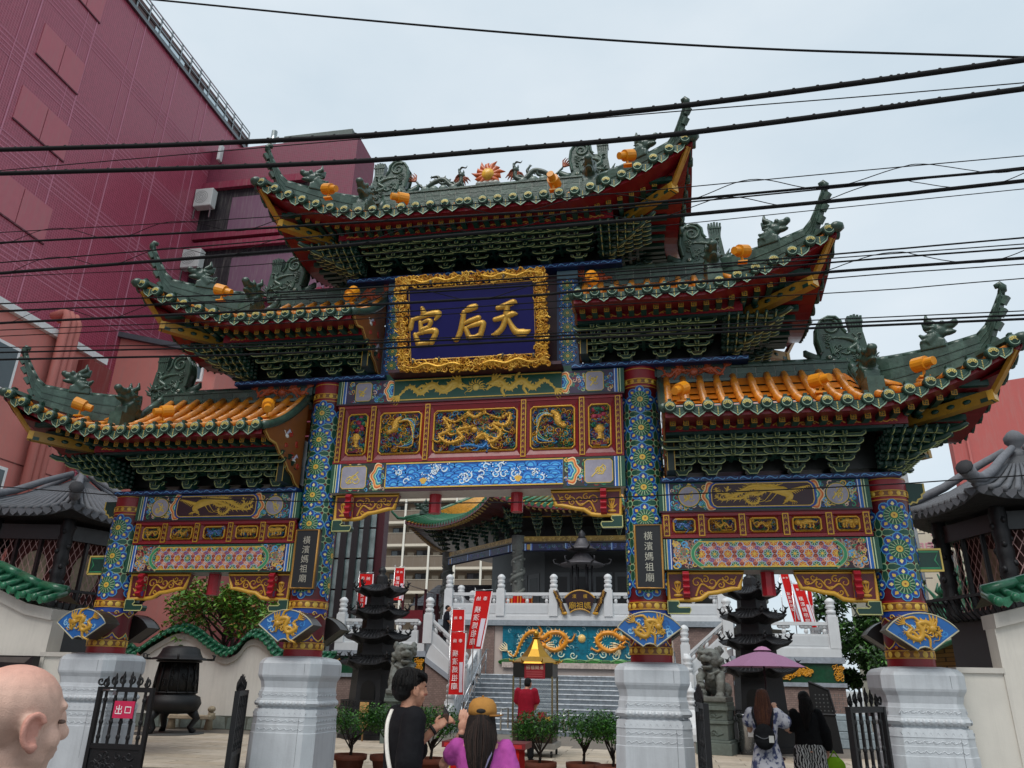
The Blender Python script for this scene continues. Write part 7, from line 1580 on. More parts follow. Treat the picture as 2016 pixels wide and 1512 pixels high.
# ---------------------------------------------------------------- potted shrubs
def shrub(label,x,y,seed,h=1.18,sc=1.):
    rg=random.Random(seed); r=T('potted_shrub',label,'plant',(x,y,0),'shrubs in terracotta pots behind the gate'); tc=hx('8a4a34')
    mb=MB(); mb.lathe([(.17,0),(.24,.34),(.27,.34),(.285,.36),(.285,.43),(.25,.43),(.24,.38),(.02,.37)],20,(x,y,0),tc); mb.build('pot',M('terracotta',rough=.8,ns=8,na=.2,bump=.2,grime=.3,gcol=(.35,.3,.26)),r,fix=False)
    mb=MB(); cen=[]; bk=hx('3a3028')
    mb.tube([(x,y,.36),(x+.02,y,.55),(x,y+.01,.68)],[.026,.022,.018],6,bk)
    for k in range(9):
        a=rg.uniform(0,6.28); e=Vector((x+.3*sc*cos(a)*rg.uniform(.5,1),y+.3*sc*sin(a)*rg.uniform(.5,1),h*rg.uniform(.72,.92))); st=Vector((x,y,.5+.18*rg.random())); mb.tube([st,st.lerp(e,.5)+Vector((0,0,-.03)),e],[.014,.01,.005],5,bk); cen.append((e,.16*sc))
    mb.build('stem',MATS['bark'],r,fix=False)
    mb=MB(); 
    for k in range(10): a=rg.uniform(0,6.28); q=rg.random()**.5*.27*sc; cen.append((Vector((x+q*cos(a),y+q*sin(a),h*.83+rg.uniform(-.13,.13))),.15*sc))
    leafcloud(mb,cen,2600,.055,[hx('3f7a24'),hx('52902c'),hx('2c5a1c'),hx('6aa63a'),hx('357020')],rg,.85); mb.build('foliage',LEAF,r,fix=False)
for l,u,s in (('beside the left inner plinth',690,1),('half hidden behind the man in black',762,2),('just left of the woman in purple',848,3),('in front of the man in red',1062,4),('second to the right of the man in red',1148,5),('half hidden by the right inner plinth',1206,6)):
    p=onY(u,1480,3.0+.12*(s%3)); shrub('green shrub in terracotta pot '+l,p.x,p.y,s,1.16+.03*(s%2),1.25)
# ---------------------------------------------------------------- banners
def banner(label,u0,v0,u1,v1,Y,seed,flip=True,lean=0):
    a=onY(u0,v0,Y); b=onY(u1,v1,Y); w=abs(b.x-a.x); h=a.z-b.z; r=T('nobori_banner',label,'banner',(a.x,Y,b.z),'red and white prayer banners'); rg=random.Random(seed); ph=rg.uniform(0,6)
    xf=lambda u,v,q:(a.x+u+lean*(1-v/h)*.3,Y+.07*sin(u*7+v*2+ph)*(1-v/h+.3)-q,b.z+v)
    mb=MB(xf); n,m=5,14
    mb.add([(w*i/n,h*j/m,0) for j in range(m+1) for i in range(n+1)],[(j*(n+1)+i,j*(n+1)+i+1,(j+1)*(n+1)+i+1,(j+1)*(n+1)+i) for j in range(m) for i in range(n)],hx('c81c1c'),True)
    mb.add([(w*(.62+.06*i),h*(.04+.48*j/8),.012) for j in range(9) for i in range(5)],[(j*5+i,j*5+i+1,(j+1)*5+i+1,(j+1)*5+i) for j in range(8) for i in range(4)],hx('d8d0dc'),True)
    mb.add([(w*(.92+.02*i),h*j/8,.012) for j in range(9) for i in range(5)],[(j*5+i,j*5+i+1,(j+1)*5+i+1,(j+1)*5+i) for j in range(8) for i in range(4)],hx('e0dce0'),True)
    write(mb,'橫濱媽祖廟',w*.32,h*.40,min(w*.42,h*.12),.025,hx('f0e8e8'),True,1.15,flip); write(mb,'奉納',w*.45,h*.87,w*.26,.025,hx('f0e8e8'),False,1.4,flip); mb.build('cloth',CLOTH,r,fix=False)
    mb=MB(); mb.tube([(a.x-.03,Y,max(0,b.z-1.3)),(a.x-.03,Y,a.z+.12)],.018,6,hx('d0d0d0')); mb.tube([(a.x-.05,Y,a.z+.03),(a.x+w,Y,a.z+.06)],.012,6,hx('d0d0d0')); mb.build('pole',STEEL,r,fix=False)
banner('red banner hanging left of the dragon mural',937,1164,967,1278,17.1,1,lean=-1)
banner('red banner in front of the stair handrail, taller of the pair',889,1246,914,1368,16.0,2); banner('red banner just behind the taller stair banner',892,1200,911,1330,16.9,3)
banner('red banner above the left pagoda furnace',709,1130,730,1200,20.0,4,False); banner('small red banner right of the left pagoda furnace top',779,1118,793,1182,20.2,5,False)
banner('red banner left of the right banner pair',1535,1125,1562,1225,20.0,6,lean=1); banner('red banner in front of the right banner pair',1560,1150,1592,1235,19.6,7,False,lean=1); banner('red banner right of the right banner pair',1588,1152,1606,1235,20.3,8,False)
# ---------------------------------------------------------------- parasol, bin, screen, table, boards
r=T('parasol','mauve parasol standing before the right pagoda furnace','parasol',(4.95,10.6,0)); px0,py0=4.98,10.6
mb=MB(); n=8; P=[(px0,py0,2.50)]+[(px0+q*cos(k*pi/4+.2),py0+q*sin(k*pi/4+.2),z) for q,z in ((.55,2.34),(1.08,2.09)) for k in range(8)]
mb.add(P,[(0,1+k,1+(k+1)%8) for k in range(8)]+[(1+k,9+k,9+(k+1)%8,1+(k+1)%8) for k in range(8)],hx('8c6682')); mb.build('canopy',CLOTH,r,fix=False)
mb=MB(); mb.lathe([(.22,2.48),(.1,2.56),(.0,2.58)],8,(px0,py0,0),hx('a87898'),False); mb.build('vent',CLOTH,r,fix=False)
mb=MB(); mb.tube([(px0,py0,.05),(px0,py0,2.5)],.025,8,hx('4a4a4c')); mb.lathe([(.3,0),(.3,.06),(.06,.1)],14,(px0,py0,0),hx('3a3a3c')); mb.build('pole',STEEL,r,fix=False)
mb=MB()
for k in range(8): a=k*pi/4+.2; mb.tube([(px0,py0,2.47),(px0+1.05*cos(a),py0+1.05*sin(a),2.08)],.01,5,hx('5a5a5c'))
mb.build('ribs',STEEL,r,fix=False)
q=onZ(1458,1474); q=Vector((4.55,12.0,0)); r=T('litter_bin','round stainless litter bin beside the right lion pedestal','bin',tuple(q)); mb=MB(); mb.lathe([(.17,0),(.19,.02),(.21,.82),(.21,.9)],20,tuple(q),hx('a8aaac')); mb.build('drum',STEEL,r,fix=False); mb=MB(); mb.lathe([(.225,.88),(.225,.95),(.15,.97),(.12,.9)],20,tuple(q),hx('7a7c7e')); mb.build('rim',STEEL,r,fix=False)
mb=MB(); mb.box(q.x+.02,q.x+.16,q.y-.215,q.y-.205,.42,.7,hx('d8d8d8')); mb.build('notice',MATTE,r,fix=False)
r=T('iron_screen','black perforated metal screen right of the right pagoda furnace','screen',(6.6,13.6,0)); mb=MB(); a=onY(1592,1350,13.4); b=onY(1645,1478,13.4)
prof=[(a.x,0),(a.x,a.z+.1),(a.x+.5,a.z-.1),(b.x+.1,1.0),(b.x+.2,0)]; mb.prism(prof,13.4,13.46,hx('17181a')); mb.build('sheet',IRON,r); mb=MB(pf(13.4)); mb.relief(prof[1:4],.07,0,.03,hx('232427')); mb.relief([(a.x,.95),(b.x+.12,.95)],.06,0,.03,hx('232427'))
for k in range(40): mb.disc(a.x+.15+.1*(k%8),1.05+.1*(k//8),.02,.006,hx('5a5c5e'),6)
mb.build('stiffeners',IRON,r,fix=False)
r=T('grey_altar_step','grey stone stepped block beside the iron screen','step',(8.0,15.5,0)); mb=MB()
for k,(z0,z1,w) in enumerate(((0,.25,.8),(.25,.45,.7),(.45,.75,.62),(.75,.9,.7))): mb.box(7.75-w,7.75+w,15.2,16.4,z0,z1,hx('8a969c'))
mb.build('block',STONE,r,bevel=.02)
q=onZ(895,1457,.78); r=T('red_table','red-draped table edge left of the woman in purple','table',(q.x,q.y,0)); mb=MB(); mb.box(q.x-.12,q.x+1.15,q.y-.3,q.y+.3,.70,.78,hx('7a1018')); mb.xf=pf(q.y-.3); mb.rect(q.x-.08,q.x+1.1,.715,.765,.003,hx('c82020')); mb.build('top',PAINT,r,fix=False)
mb=MB(); mb.box(q.x+.02,q.x+1.05,q.y-.26,q.y+.26,.0,.70,hx('c01a18')); mb.box(q.x+.0,q.x+.02,q.y-.27,q.y-.25,0,.7,hx('c8a040')); mb.build('skirt',CLOTH,r,fix=False)
p=onY(717,1390,11.4); mb=MB(); mb.box(p.x-.13,p.x+.13,11.4,11.43,.35,1.0,hx('b08a54')); mb.box(p.x-.02,p.x+.02,11.43,11.47,0,.9,hx('7a5a34')); tag(mb.build('wooden_notice',MATTE,None,bevel=.005),'plain wooden notice board before the left pagoda furnace','sign')
mb=MB(); mb.tube([onY(690,1030,60.),onY(690,1030,60.)+Vector((0,0,.1))],.02,4)  
r=T('red_shelter','dark red framed shelter behind the left balustrade','shelter',(-9,25,0))
a=onY(795,1160,24.); b=onY(835,1215,24.)
for x in (a.x,b.x):
    for y in (24,26): mb=MB(); mb.box(x-.05,x+.05,y-.05,y+.05,2.6,a.z,hx('4a1820')); mb.build('post',PAINT,r,fix=False)
mb=MB(); mb.add([(a.x-.3,23.8,a.z+.35),(b.x+.2,23.8,a.z-.1),(b.x+.2,26.2,a.z-.1),(a.x-.3,26.2,a.z+.35)],[(0,1,2,3)],hx('5a3038')); mb.box(a.x,b.x,23.95,24.05,b.z-.2,b.z+.3,hx('6a1420')); mb.build('roof',PAINT,r,fix=False)
# ---------------------------------------------------------------- people
SK=hx('c08a6c'); SK2=hx('c89a80')
def limb(mb,P,R,n=10):
    mb.tube(P,R,n)
    for p,r_ in zip(P,R): mb.ball(p,r_,10,7)
def hand(mb,w,d,nrm,curl=.5,s=1.,thumb=1):
    w=Vector(w); d=Vector(d).normalized(); nrm=Vector(nrm); nrm=(nrm-d*nrm.dot(d)).normalized(); sd=d.cross(nrm)
    R_=Matrix((d,sd,nrm)).transposed(); mb.ball(w+d*.045*s,(.05*s,.038*s,.017*s),10,7,rot=R_)
    for k in range(4):
        o=(k-1.5)*.021*s; L_=(.07,.08,.076,.058)[k]*s; b=w+d*.085*s+sd*o; m=b+d*L_*.5*cos(curl*.6)-nrm*L_*.5*sin(curl*.6); t=m+d*L_*.5*cos(curl*1.7)-nrm*L_*.5*sin(curl*1.7)
        mb.tube([b,m,t],[.0095*s,.009*s,.0075*s],7); mb.ball(t,.0076*s,6,5)
    b=w+d*.03*s+sd*thumb*.032*s; m=b+(d*.6+sd*thumb*.8).normalized()*.035*s-nrm*.008; t=m+(d*.9+sd*thumb*.3-nrm*curl*.4).normalized()*.032*s; mb.tube([b,m,t],[.013*s,.0105*s,.009*s],7)
def head(mb,c,f,s=1.,up=(0,0,1)):
    c=Vector(c); f=Vector(f).normalized(); u=Vector(up); u=(u-f*u.dot(f)).normalized(); r_=f.cross(u); Rm=Matrix((r_,f,u)).transposed()
    def B(x,y,z,rad): mb.ball(c+(r_*x+f*y+u*z)*s,tuple(q*s for q in rad),12,9,rot=Rm)
    B(0,-.012,.02,(.076,.098,.092)); B(0,.02,-.045,(.062,.074,.078)); B(0,.052,-.095,(.034,.032,.026)); B(0,.07,.028,(.055,.019,.016))
    B(0,.10,-.028,(.015,.018,.018)); B(0,.088,-.005,(.011,.018,.03)); B(0,.078,-.062,(.026,.02,.009)); B(0,.077,-.076,(.022,.018,.008)); B(.04,.05,-.04,(.025,.03,.03)); B(-.04,.05,-.04,(.025,.03,.03))
    for sg in (-1,1): B(sg*.079,-.005,-.02,(.011,.026,.034)); B(sg*.084,-.014,-.008,(.007,.02,.02)); B(sg*.08,.002,-.045,(.008,.012,.012))
    limb(mb,[c+(f*-.01-u*.08)*s,c+(f*-.025-u*.19)*s],[.052*s,.056*s])
    return r_,f,u
def strands(par,roots,n,seed,cols,r_=.0032):
    rg=random.Random(seed); mb=MB()
    for i in range(n):
        t=rg.random(); P=roots(t,rg); j=[Vector((rg.uniform(-.008,.008),rg.uniform(-.006,.004),rg.uniform(-.02,.02)))*(k/len(P)) for k in range(len(P))]
        mb.tube([Vector(p)+d for p,d in zip(smoothp(P,2),[v for v in j for _ in (0,1)])],taper(2*len(P)-1,r_,r_*.5)[:2*len(P)-1],4,rg.choice(cols))
    mb.build('hair_strands',MATS['hair'],par,fix=False)
def person(label,cat='person'): return T('person',label,cat,(0,0,0))
def put(mesh,name,par): o=bpy.data.objects.new(name,mesh); COL.objects.link(o); o.parent=par; return o
def legs(mb,H,w=.1,st=.0,r0=.085,r1=.05,ank=.045):
    for sg in (-1,1): limb(mb,[(sg*w,0,.5*H),(sg*w*1.02,.01+sg*st,.27*H),(sg*w*1.02,-.01+sg*st*1.6,.05*H)],[r0,r1*1.3,ank])
def torso(mb,H,sh=.19,ch=(.165,.105),wa=(.145,.1),hp=(.165,.115)):
    prof=[(hp,.5),((hp[0]*1.0,hp[1]*1.05),.54),(wa,.62),(ch,.72),((ch[0]*1.08,ch[1]*1.02),.77),((ch[0]*.9,ch[1]*.8),.81),((.07,.06),.84)]
    P=[];n=16
    for (a,b),z in prof:
        for j in range(n): t=2*pi*j/n; P.append((a*cos(t),b*sin(t),z*H))
    mb.add(P,[(i*n+j,i*n+(j+1)%n,(i+1)*n+(j+1)%n,(i+1)*n+j) for i in range(len(prof)-1) for j in range(n)]+[tuple(range(n-1,-1,-1)),tuple(range((len(prof)-1)*n,len(prof)*n))],(1,1,1))
def shell(prof,H,arms=(),n=20):
    """loose garment: list of ((rx,ry),z,dy) rings plus sleeves"""
    mb=MB(); P=[]
    for (a,b),z,dy in prof:
        for j in range(n): t=2*pi*j/n; P.append((a*cos(t),dy+b*sin(t),z*H))
    k=len(prof); mb.add(P,[(i*n+j,i*n+(j+1)%n,(i+1)*n+(j+1)%n,(i+1)*n+j) for i in range(k-1) for j in range(n)]+[tuple(range(n-1,-1,-1)),tuple(range((k-1)*n,k*n))],(1,1,1))
    for A_P,A_R in arms: limb(mb,A_P,A_R)
    return mb
def shoes(par,H,st=0.,w=.1,col=BLK):
    for sg in (-1,1): mb=MB(); mb.ball((sg*w*1.02,.045+sg*st*1.6,.035),(.05,.135,.05),10,7,col); mb.box(sg*w*1.02-.05,sg*w*1.02+.05,-.08+sg*st*1.6,.17+sg*st*1.6,0,.02,col); mb.build('shoe',CLOTH,par,fix=False)
cK=lambda c:(lambda co:tuple(x*(1+.12*mathutils.noise.noise(co*9)) for x in c))
# --- man in black with phone (local: faces +y)
def man_black():
    H=1.74; p=person('man in black shirt with white strap, holding up a phone, seen from the side'); 
    sR,eR,wR=(.19,0,1.40),(.235,-.03,1.13),(.24,.10,.89); sL,eL,wL=(-.19,.0,1.40),(-.21,.10,1.16),(-.10,.24,1.33)
    mb=MB(); torso(mb,H); limb(mb,[sR,eR,wR],[.055,.044,.03]); limb(mb,[sL,eL,wL],[.055,.044,.03]); hand(mb,wR,(0,.15,-1),(1,0,0),.9,1.05,1); hand(mb,wL,(.1,.8,.6),(.5,-.5,.6),.8,1.1,-1); f=Vector((-.12,1,-.06)); head(mb,(0,.035,1.59),f)
    def sc(co):
        k=1+.1*mathutils.noise.noise(co*14)
        if co.y>.10 and co.z>1.53 and abs(co.z-1.548)<.008 : return tuple(x*k for x in hx('a05a4a'))
        return tuple(x*k for x in hx('b8846a'))
    put(blob('body',mb,.006,3,sc,SKIN),'body',p)
    sh=shell([((.19,.125),.47,0),((.19,.125),.5,0),((.175,.12),.6,0),((.19,.128),.72,0),((.2,.12),.78,0),((.15,.09),.82,0),((.075,.07),.845,0)],H,[([sR,(.22,-.02,1.26),(.232,-.03,1.15)],[.085,.085,.088]),([sL,(-.205,.09,1.28),(-.212,.15,1.19)],[.085,.085,.085])])
    for i in range(7): a=i*.9; sh.tube([(.19*cos(a),.128*sin(a),.85),(.18*cos(a+.1),.122*sin(a+.1),1.1)],[.012,.006],5)
    put(blob('shirt',sh,.014,3,cK(hx('101014')),CLOTH,.004),'shirt',p)
    mb=MB(); legs(mb,H,.1,0,.1,.065,.062); mb.ball((0,0,.52*H),(.17,.12,.1)); put(blob('trousers',mb,.016,2,cK(hx('16161a')),CLOTH),'trousers',p)
    mb=MB(); mb.ball((0,.005,1.632),(.087,.106,.083)); mb.ball((0,-.035,1.585),(.083,.075,.085)); mb.ball((0,.06,1.66),(.074,.055,.045))
    for i in range(11): x=-.075+.015*i; mb.tube([(x,.05,1.69),(x*1.05,.10,1.665),(x*1.08,.112,1.622+.01*(i%3))],[.024,.018,.006],6)
    for sg in (-1,1): mb.ball((sg*.073,-.005,1.62),(.02,.05,.05)); mb.tube([(sg*.078,.03,1.635),(sg*.078,.04,1.57)],[.015,.006],6)
    put(blob('hair',mb,.008,1,cK(hx('0b0a0a')),M('hair',rough=.6,spec=.25,ns=60,na=.4,bump=.5,bs=220),.003),'hair',p)
    strands(p,lambda t,rg:(lambda a,e:[(.02*cos(a),.0+.02*sin(a),1.718),(.06*cos(a),.005+.075*sin(a),1.70),(.089*cos(a),.005+.108*sin(a),1.645),(.09*cos(a),.0+.106*sin(a),1.59 if sin(a)<.3 else 1.635)])(2*pi*t,0),220,6,[hx('0b0a0a'),hx('1a1614'),hx('060505')],.0036)
    for sg in (-1,1): mb=MB(); mb.ball((sg*.03-.012,.123,1.60),(.012,.006,.005),8,5,hx('1a1210')); mb.build('eye',SKIN,p,fix=False); mb=MB(); mb.tube([(sg*.016-.012,.128,1.621),(sg*.045-.012,.118,1.622)],.004,5,hx('140e0c')); mb.build('eyebrow',SKIN,p,fix=False)
    mb=MB(); P=[(-.06,-.08,1.45),(.02,-.128,1.36),(.10,-.135,1.2),(.19,-.105,1.02)]; mb.tube(smoothp(P,5),.014,8,hx('d8d4cc'),sq=.5); mb.build('strap',CLOTH,p,fix=False)
    mb=MB(); d=Vector((.1,.8,.6)).normalized(); mb.tube([Vector(wL)-d*.025,Vector(wL)-d*.005],.036,10,hx('1a1414')); mb.build('watch',MATTE,p,fix=False); shoes(p,H); return p,wL,wR
P1,wL,wR=man_black(); q=onY(803,1345,-5.15); ANG=-.98; place(P1,(q.x,q.y,0),ANG)
Rz=Matrix.Rotation(ANG,3,'Z'); hp=Rz@(Vector(wL)+Vector((.02,.07,.075)))+Vector((q.x,q.y,0))
mb=MB(); mb.box(-.036,.036,-.005,.005,-.075,.075,hx('26262a')); ph=mb.build('phone',M('phone',rough=.25),None,bevel=.004); ph.location=hp; ph.rotation_euler=(.5,.75,ANG+.4); tag(ph,'dark phone held up by the man in black','phone')
hb_=Rz@(Vector(wR)+Vector((.0,.06,-.28)))+Vector((q.x,q.y,0)); mb=MB(); mb.ball((0,0,0),(.1,.2,.2),14,10,hx('c8c0ae')); mb.tube([(0,-.1,.14),(0,-.02,.32),(0,.1,.14)],.014,6,hx('c8c0ae')); tb=mb.build('tote_bag',CLOTH,None,fix=False); tb.location=hb_; tb.rotation_euler=(0,0,ANG); tag(tb,'off-white cloth bag hanging from the hand of the man in black','bag')
# --- woman in purple with cap, from behind
def woman_purple():
    H=1.53; p=person('woman in purple shirt and tan cap, seen from behind with one hand raised'); 
    sL,eL,wL=(-.165,0,1.22),(-.27,.13,1.10),(-.155,.14,1.30); sR,eR,wR=(.165,0,1.22),(.22,.0,.98),(.2,.1,.78)
    mb=MB(); torso(mb,H,.17,(.15,.1),(.13,.095),(.16,.115)); limb(mb,[sL,eL,wL],[.046,.037,.025]); limb(mb,[sR,eR,wR],[.046,.037,.025]); hand(mb,wL,(.1,-.05,1),(0,-1,0),.25,.95,1); hand(mb,wR,(0,.3,-1),(1,0,0),.5,.95); head(mb,(0,.02,1.41),(0.05,1,-.05),.95)
    put(blob('body',mb,.006,3,cK(hx('c4927a')),SKIN),'body',p)
    sh=shell([((.185,.135),.46,0),((.18,.13),.55,0),((.165,.12),.66,0),((.165,.115),.75,0),((.155,.1),.79,0),((.095,.075),.825,0),((.07,.065),.84,0)],H,[([sL,(-.2,.05,1.17)],[.06,.072]),([sR,(.19,.0,1.1),(.205,.0,1.03)],[.06,.075,.08])])
    for i in range(8): a=-2.6+i*.35; sh.tube([(.2*cos(a),.145*sin(a),.72),(.185*cos(a+.15),.135*sin(a+.15),1.0)],[.016,.006],5)
    put(blob('shirt',sh,.014,3,cK(hx('ae4c9a')),CLOTH,.005),'shirt',p)
    mb=MB(); legs(mb,H,.1,0,.105,.075,.07); mb.ball((0,0,.5*H),(.175,.125,.1)); put(blob('trousers',mb,.016,2,cK(hx('33343c')),CLOTH),'trousers',p)
    mb=MB(); mb.ball((0,-.02,1.40),(.09,.095,.09)); 
    for i in range(26): t=i/25; x=-.1+.2*t; mb.tube([(x*.75,-.05-.04*sin(pi*t),1.42),(x,-.085-.045*sin(pi*t),1.28),(x*.66,-.115-.035*sin(pi*t),1.13),(x*.34+.012*sin(i*2.4),-.12-.02*sin(pi*t),.97+.05*abs(2*t-1)+.03*sin(i*1.7))],[.02,.019,.014,.005],6)
    put(blob('hair',mb,.008,1,cK(hx('1c1412')),MATS['hair'],.003),'hair',p)
    strands(p,lambda t,rg:[(-.075+.15*t,-.055-.05*sin(pi*t),1.43),(-.106+.212*t,-.10-.055*sin(pi*t),1.28),(-.072+.144*t,-.125-.045*sin(pi*t),1.13),((-.04+.08*t)+rg.uniform(-.01,.01),-.13-.03*sin(pi*t),.95+.06*abs(2*t-1)+rg.uniform(-.03,.03))],170,3,[hx('1c1412'),hx('2c201c'),hx('120c0a'),hx('3a2a24')])
    mb=MB(); mb.lathe([(.098,0),(.1,.03),(.094,.065),(.07,.098),(.03,.112),(0,.114)],18,(0,.0,1.425),hx('a8783c'),ry=1.08)
    mb.tube([(.06,-.098,1.424),(.11,-.10,1.425),(.15,-.08,1.43)],[.02,.022,.008],8,hx('8a6030'),sq=.35); mb.ball((0,0,1.54),.01,6,4,hx('8a6030')); mb.build('cap',CLOTH,p,fix=False)
    mb=MB(); mb.ball((0.0,-.098,1.452),(.034,.014,.018),12,7,hx('0e0a08')); mb.build('cap_opening',MATTE,p,fix=False)
    mb=MB(); mb.tube(smoothp([(.09,.02,1.28),(.07,-.12,1.2),(-.02,-.155,1.0),(-.16,-.14,.78)],5),.017,8,hx('7a7490'),sq=.4); mb.build('bag_strap',CLOTH,p,fix=False)
    mb=MB(); d=Vector((.1,-.05,1)).normalized(); mb.tube([Vector(wL)-d*.03,Vector(wL)-d*.008],.031,10,hx('2a2420')); mb.build('watch',MATTE,p,fix=False); shoes(p,H); return p
P2=woman_purple(); q=onY(950,1400,-4.9); place(P2,(q.x,q.y,0),.12)
# --- man in red jacket
def man_red():
    H=1.74; p=person('man in red jacket and black trousers standing with his back to the gate'); sL,eL,wL=(-.19,0,1.42),(-.22,.06,1.16),(-.14,.26,1.06); sR,eR,wR=(.19,0,1.42),(.24,.05,1.16),(.16,.26,1.08)
    mb=MB(); torso(mb,H); limb(mb,[sL,eL,wL],[.055,.044,.03]); limb(mb,[sR,eR,wR],[.055,.044,.03]); hand(mb,wL,(.2,1,-.2),(0,0,1),.6); hand(mb,wR,(-.2,1,-.2),(0,0,1),.6); head(mb,(.03,.08,1.59),(.25,.9,-.45)); put(blob('body',mb,.011,2,cK(hx('b8846a')),SKIN),'body',p)
    sh=shell([((.205,.14),.43,0),((.2,.135),.5,0),((.185,.125),.62,0),((.195,.13),.74,0),((.195,.12),.79,0),((.13,.09),.825,.0),((.075,.075),.85,.01)],H,[([sL,(-.22,.04,1.22)],[.085,.082]),([sR,(.235,.04,1.22)],[.085,.082])]); put(blob('jacket',sh,.016,3,cK(hx('8c1228')),CLOTH,.004),'jacket',p)
    mb=MB(); legs(mb,H,.11,0,.1,.075,.075); mb.ball((0,0,.5*H),(.17,.12,.1)); put(blob('trousers',mb,.018,2,cK(hx('121216')),CLOTH),'trousers',p)
    mb=MB(); mb.ball((.025,.055,1.635),(.086,.1,.085)); mb.ball((.02,.015,1.59),(.08,.07,.08)); put(blob('hair',mb,.011,1,cK(hx('0c0a0a')),MATS['hair'],.003),'hair',p); shoes(p,H,0,.11); return p
P3=man_red(); place(P3,(-.6,8.1,0),.0)
# --- woman in flowered dress
FLO=M('flower_dress',rough=.8,ns=30,na=.05); t=FLO.node_tree; b_=t.nodes['Principled BSDF']; vo=t.nodes.new('ShaderNodeTexNoise'); vo.inputs['Scale'].default_value=16; vo.inputs['Detail'].default_value=3
tc_=t.nodes.new('ShaderNodeTexCoord'); t.links.new(tc_.outputs['Object'],vo.inputs['Vector']); rp=t.nodes.new('ShaderNodeValToRGB'); rp.color_ramp.interpolation='LINEAR'; rp.color_ramp.elements[0].position=.42; rp.color_ramp.elements[0].color=(*hx('3c4468'),1); rp.color_ramp.elements[1].position=.53; rp.color_ramp.elements[1].color=(*hx('b4b4bc'),1); t.links.new(vo.outputs[0],rp.inputs[0]); t.links.new(rp.outputs[0],b_.inputs['Base Color'])
ZEB=M('zebra',rough=.8,ns=30,na=.05); t=ZEB.node_tree; b_=t.nodes['Principled BSDF']; wv=t.nodes.new('ShaderNodeTexWave'); wv.inputs['Scale'].default_value=9; wv.inputs['Distortion'].default_value=9; wv.inputs['Detail'].default_value=2; wv.inputs['Detail Scale'].default_value=1.2
tc_=t.nodes.new('ShaderNodeTexCoord'); t.links.new(tc_.outputs['Object'],wv.inputs['Vector']); rp=t.nodes.new('ShaderNodeValToRGB'); rp.color_ramp.elements[0].position=.46; rp.color_ramp.elements[0].color=(*hx('121214'),1); rp.color_ramp.elements[1].position=.54; rp.color_ramp.elements[1].color=(*hx('b0b0ae'),1); t.links.new(wv.outputs[0],rp.inputs[0]); t.links.new(rp.outputs[0],b_.inputs['Base Color'])
def woman_dress():
    H=1.62; p=person('woman in white and blue flowered dress with black backpack and long brown hair'); sL,eL,wL=(-.165,0,1.32),(-.2,.1,1.1),(-.12,.28,1.2); sR,eR,wR=(.165,0,1.32),(.27,.1,1.13),(.16,.22,1.33)
    mb=MB(); torso(mb,H,.17,(.145,.1),(.12,.09),(.155,.11)); limb(mb,[sL,eL,wL],[.046,.036,.025]); limb(mb,[sR,eR,wR],[.046,.036,.025]); hand(mb,wL,(.3,.6,.6),(0,-1,.5),.6,.95); hand(mb,wR,(-.3,.3,1),(0,-1,.2),.6,.95,-1); head(mb,(.01,.02,1.50),(.35,.9,.15),.95); put(blob('body',mb,.01,2,cK(hx('c89a80')),SKIN),'body',p)
    sh=shell([((.30,.26),.09,0),((.29,.25),.12,0),((.25,.2),.3,0),((.2,.16),.46,0),((.14,.11),.6,0),((.16,.115),.70,0),((.165,.11),.77,0),((.12,.085),.81,0),((.07,.06),.835,0)],H,[([sL,(-.2,.06,1.22)],[.07,.09]),([sR,(.24,.06,1.22)],[.07,.1])])
    for i in range(10): a=i*.63; sh.tube([(.3*cos(a),.26*sin(a),.16),(.2*cos(a),.16*sin(a),.7)],[.03,.01],6)
    put(blob('dress',sh,.016,3,None,FLO,.004),'dress',p)
    mb=MB(); mb.ball((0,.0,1.53),(.086,.1,.09)); 
    for i in range(24): t_=i/23; x=-.1+.2*t_; mb.tube([(x*.7,-.04-.05*sin(pi*t_),1.52),(x,-.085-.04*sin(pi*t_),1.36),(x*.98,-.105-.035*sin(pi*t_),1.2),(x*.85,-.1-.03*sin(pi*t_),1.06+.02*sin(i*2))],[.022,.022,.02,.01],6)
    put(blob('hair',mb,.009,1,cK(hx('3c2018')),MATS['hair'],.003),'hair',p)
    strands(p,lambda t,rg:[(-.06+.12*t,-.0-.07*sin(pi*t),1.60),(-.085+.17*t,-.07-.055*sin(pi*t),1.5),(-.104+.208*t,-.10-.045*sin(pi*t),1.34),(-.1+.2*t,-.115-.04*sin(pi*t),1.18),(-.09+.18*t,-.11-.03*sin(pi*t),1.03+rg.uniform(-.03,.03))],170,4,[hx('3c2018'),hx('52301f'),hx('2a1610'),hx('5e3a28')])
    shoes(p,H); return p
P4=woman_dress(); q=onY(1503,1400,.9); place(P4,(q.x,q.y,0),-.15)
bk=T('backpack','small black backpack with white tag worn by the woman in the flowered dress','backpack',(0,0,0)); sh=MB(); sh.ball((0,0,0),(.14,.07,.16)); sh.ball((0,-.03,-.06),(.12,.07,.09)); put(blob('bag',sh,.012,2,cK(hx('101114')),CLOTH),'bag',bk)
mb=MB(); mb.box(.06,.12,-.105,-.09,-.06,.02,hx('b8b8b4')); mb.build('tag',MATTE,bk,fix=False); mb=MB(); mb.tube([(-.08,.03,.1),(-.13,.08,.28),(-.12,.22,.34)],.014,6,hx('14151a')); mb.build('strap',CLOTH,bk,fix=False); mb=MB(); mb.tube([(.08,.03,.1),(.13,.08,.28),(.12,.22,.34)],.014,6,hx('14151a')); mb.build('strap',CLOTH,bk,fix=False); mb=MB(); mb.tube(smoothp([(-.1,-.075,.02),(0,-.095,-.02),(.1,-.075,.02)],4),.006,5,hx('5a5c60')); mb.build('zip',MATTE,bk,fix=False)
place(bk,(q.x-.04,q.y-.2,1.04),-.15)
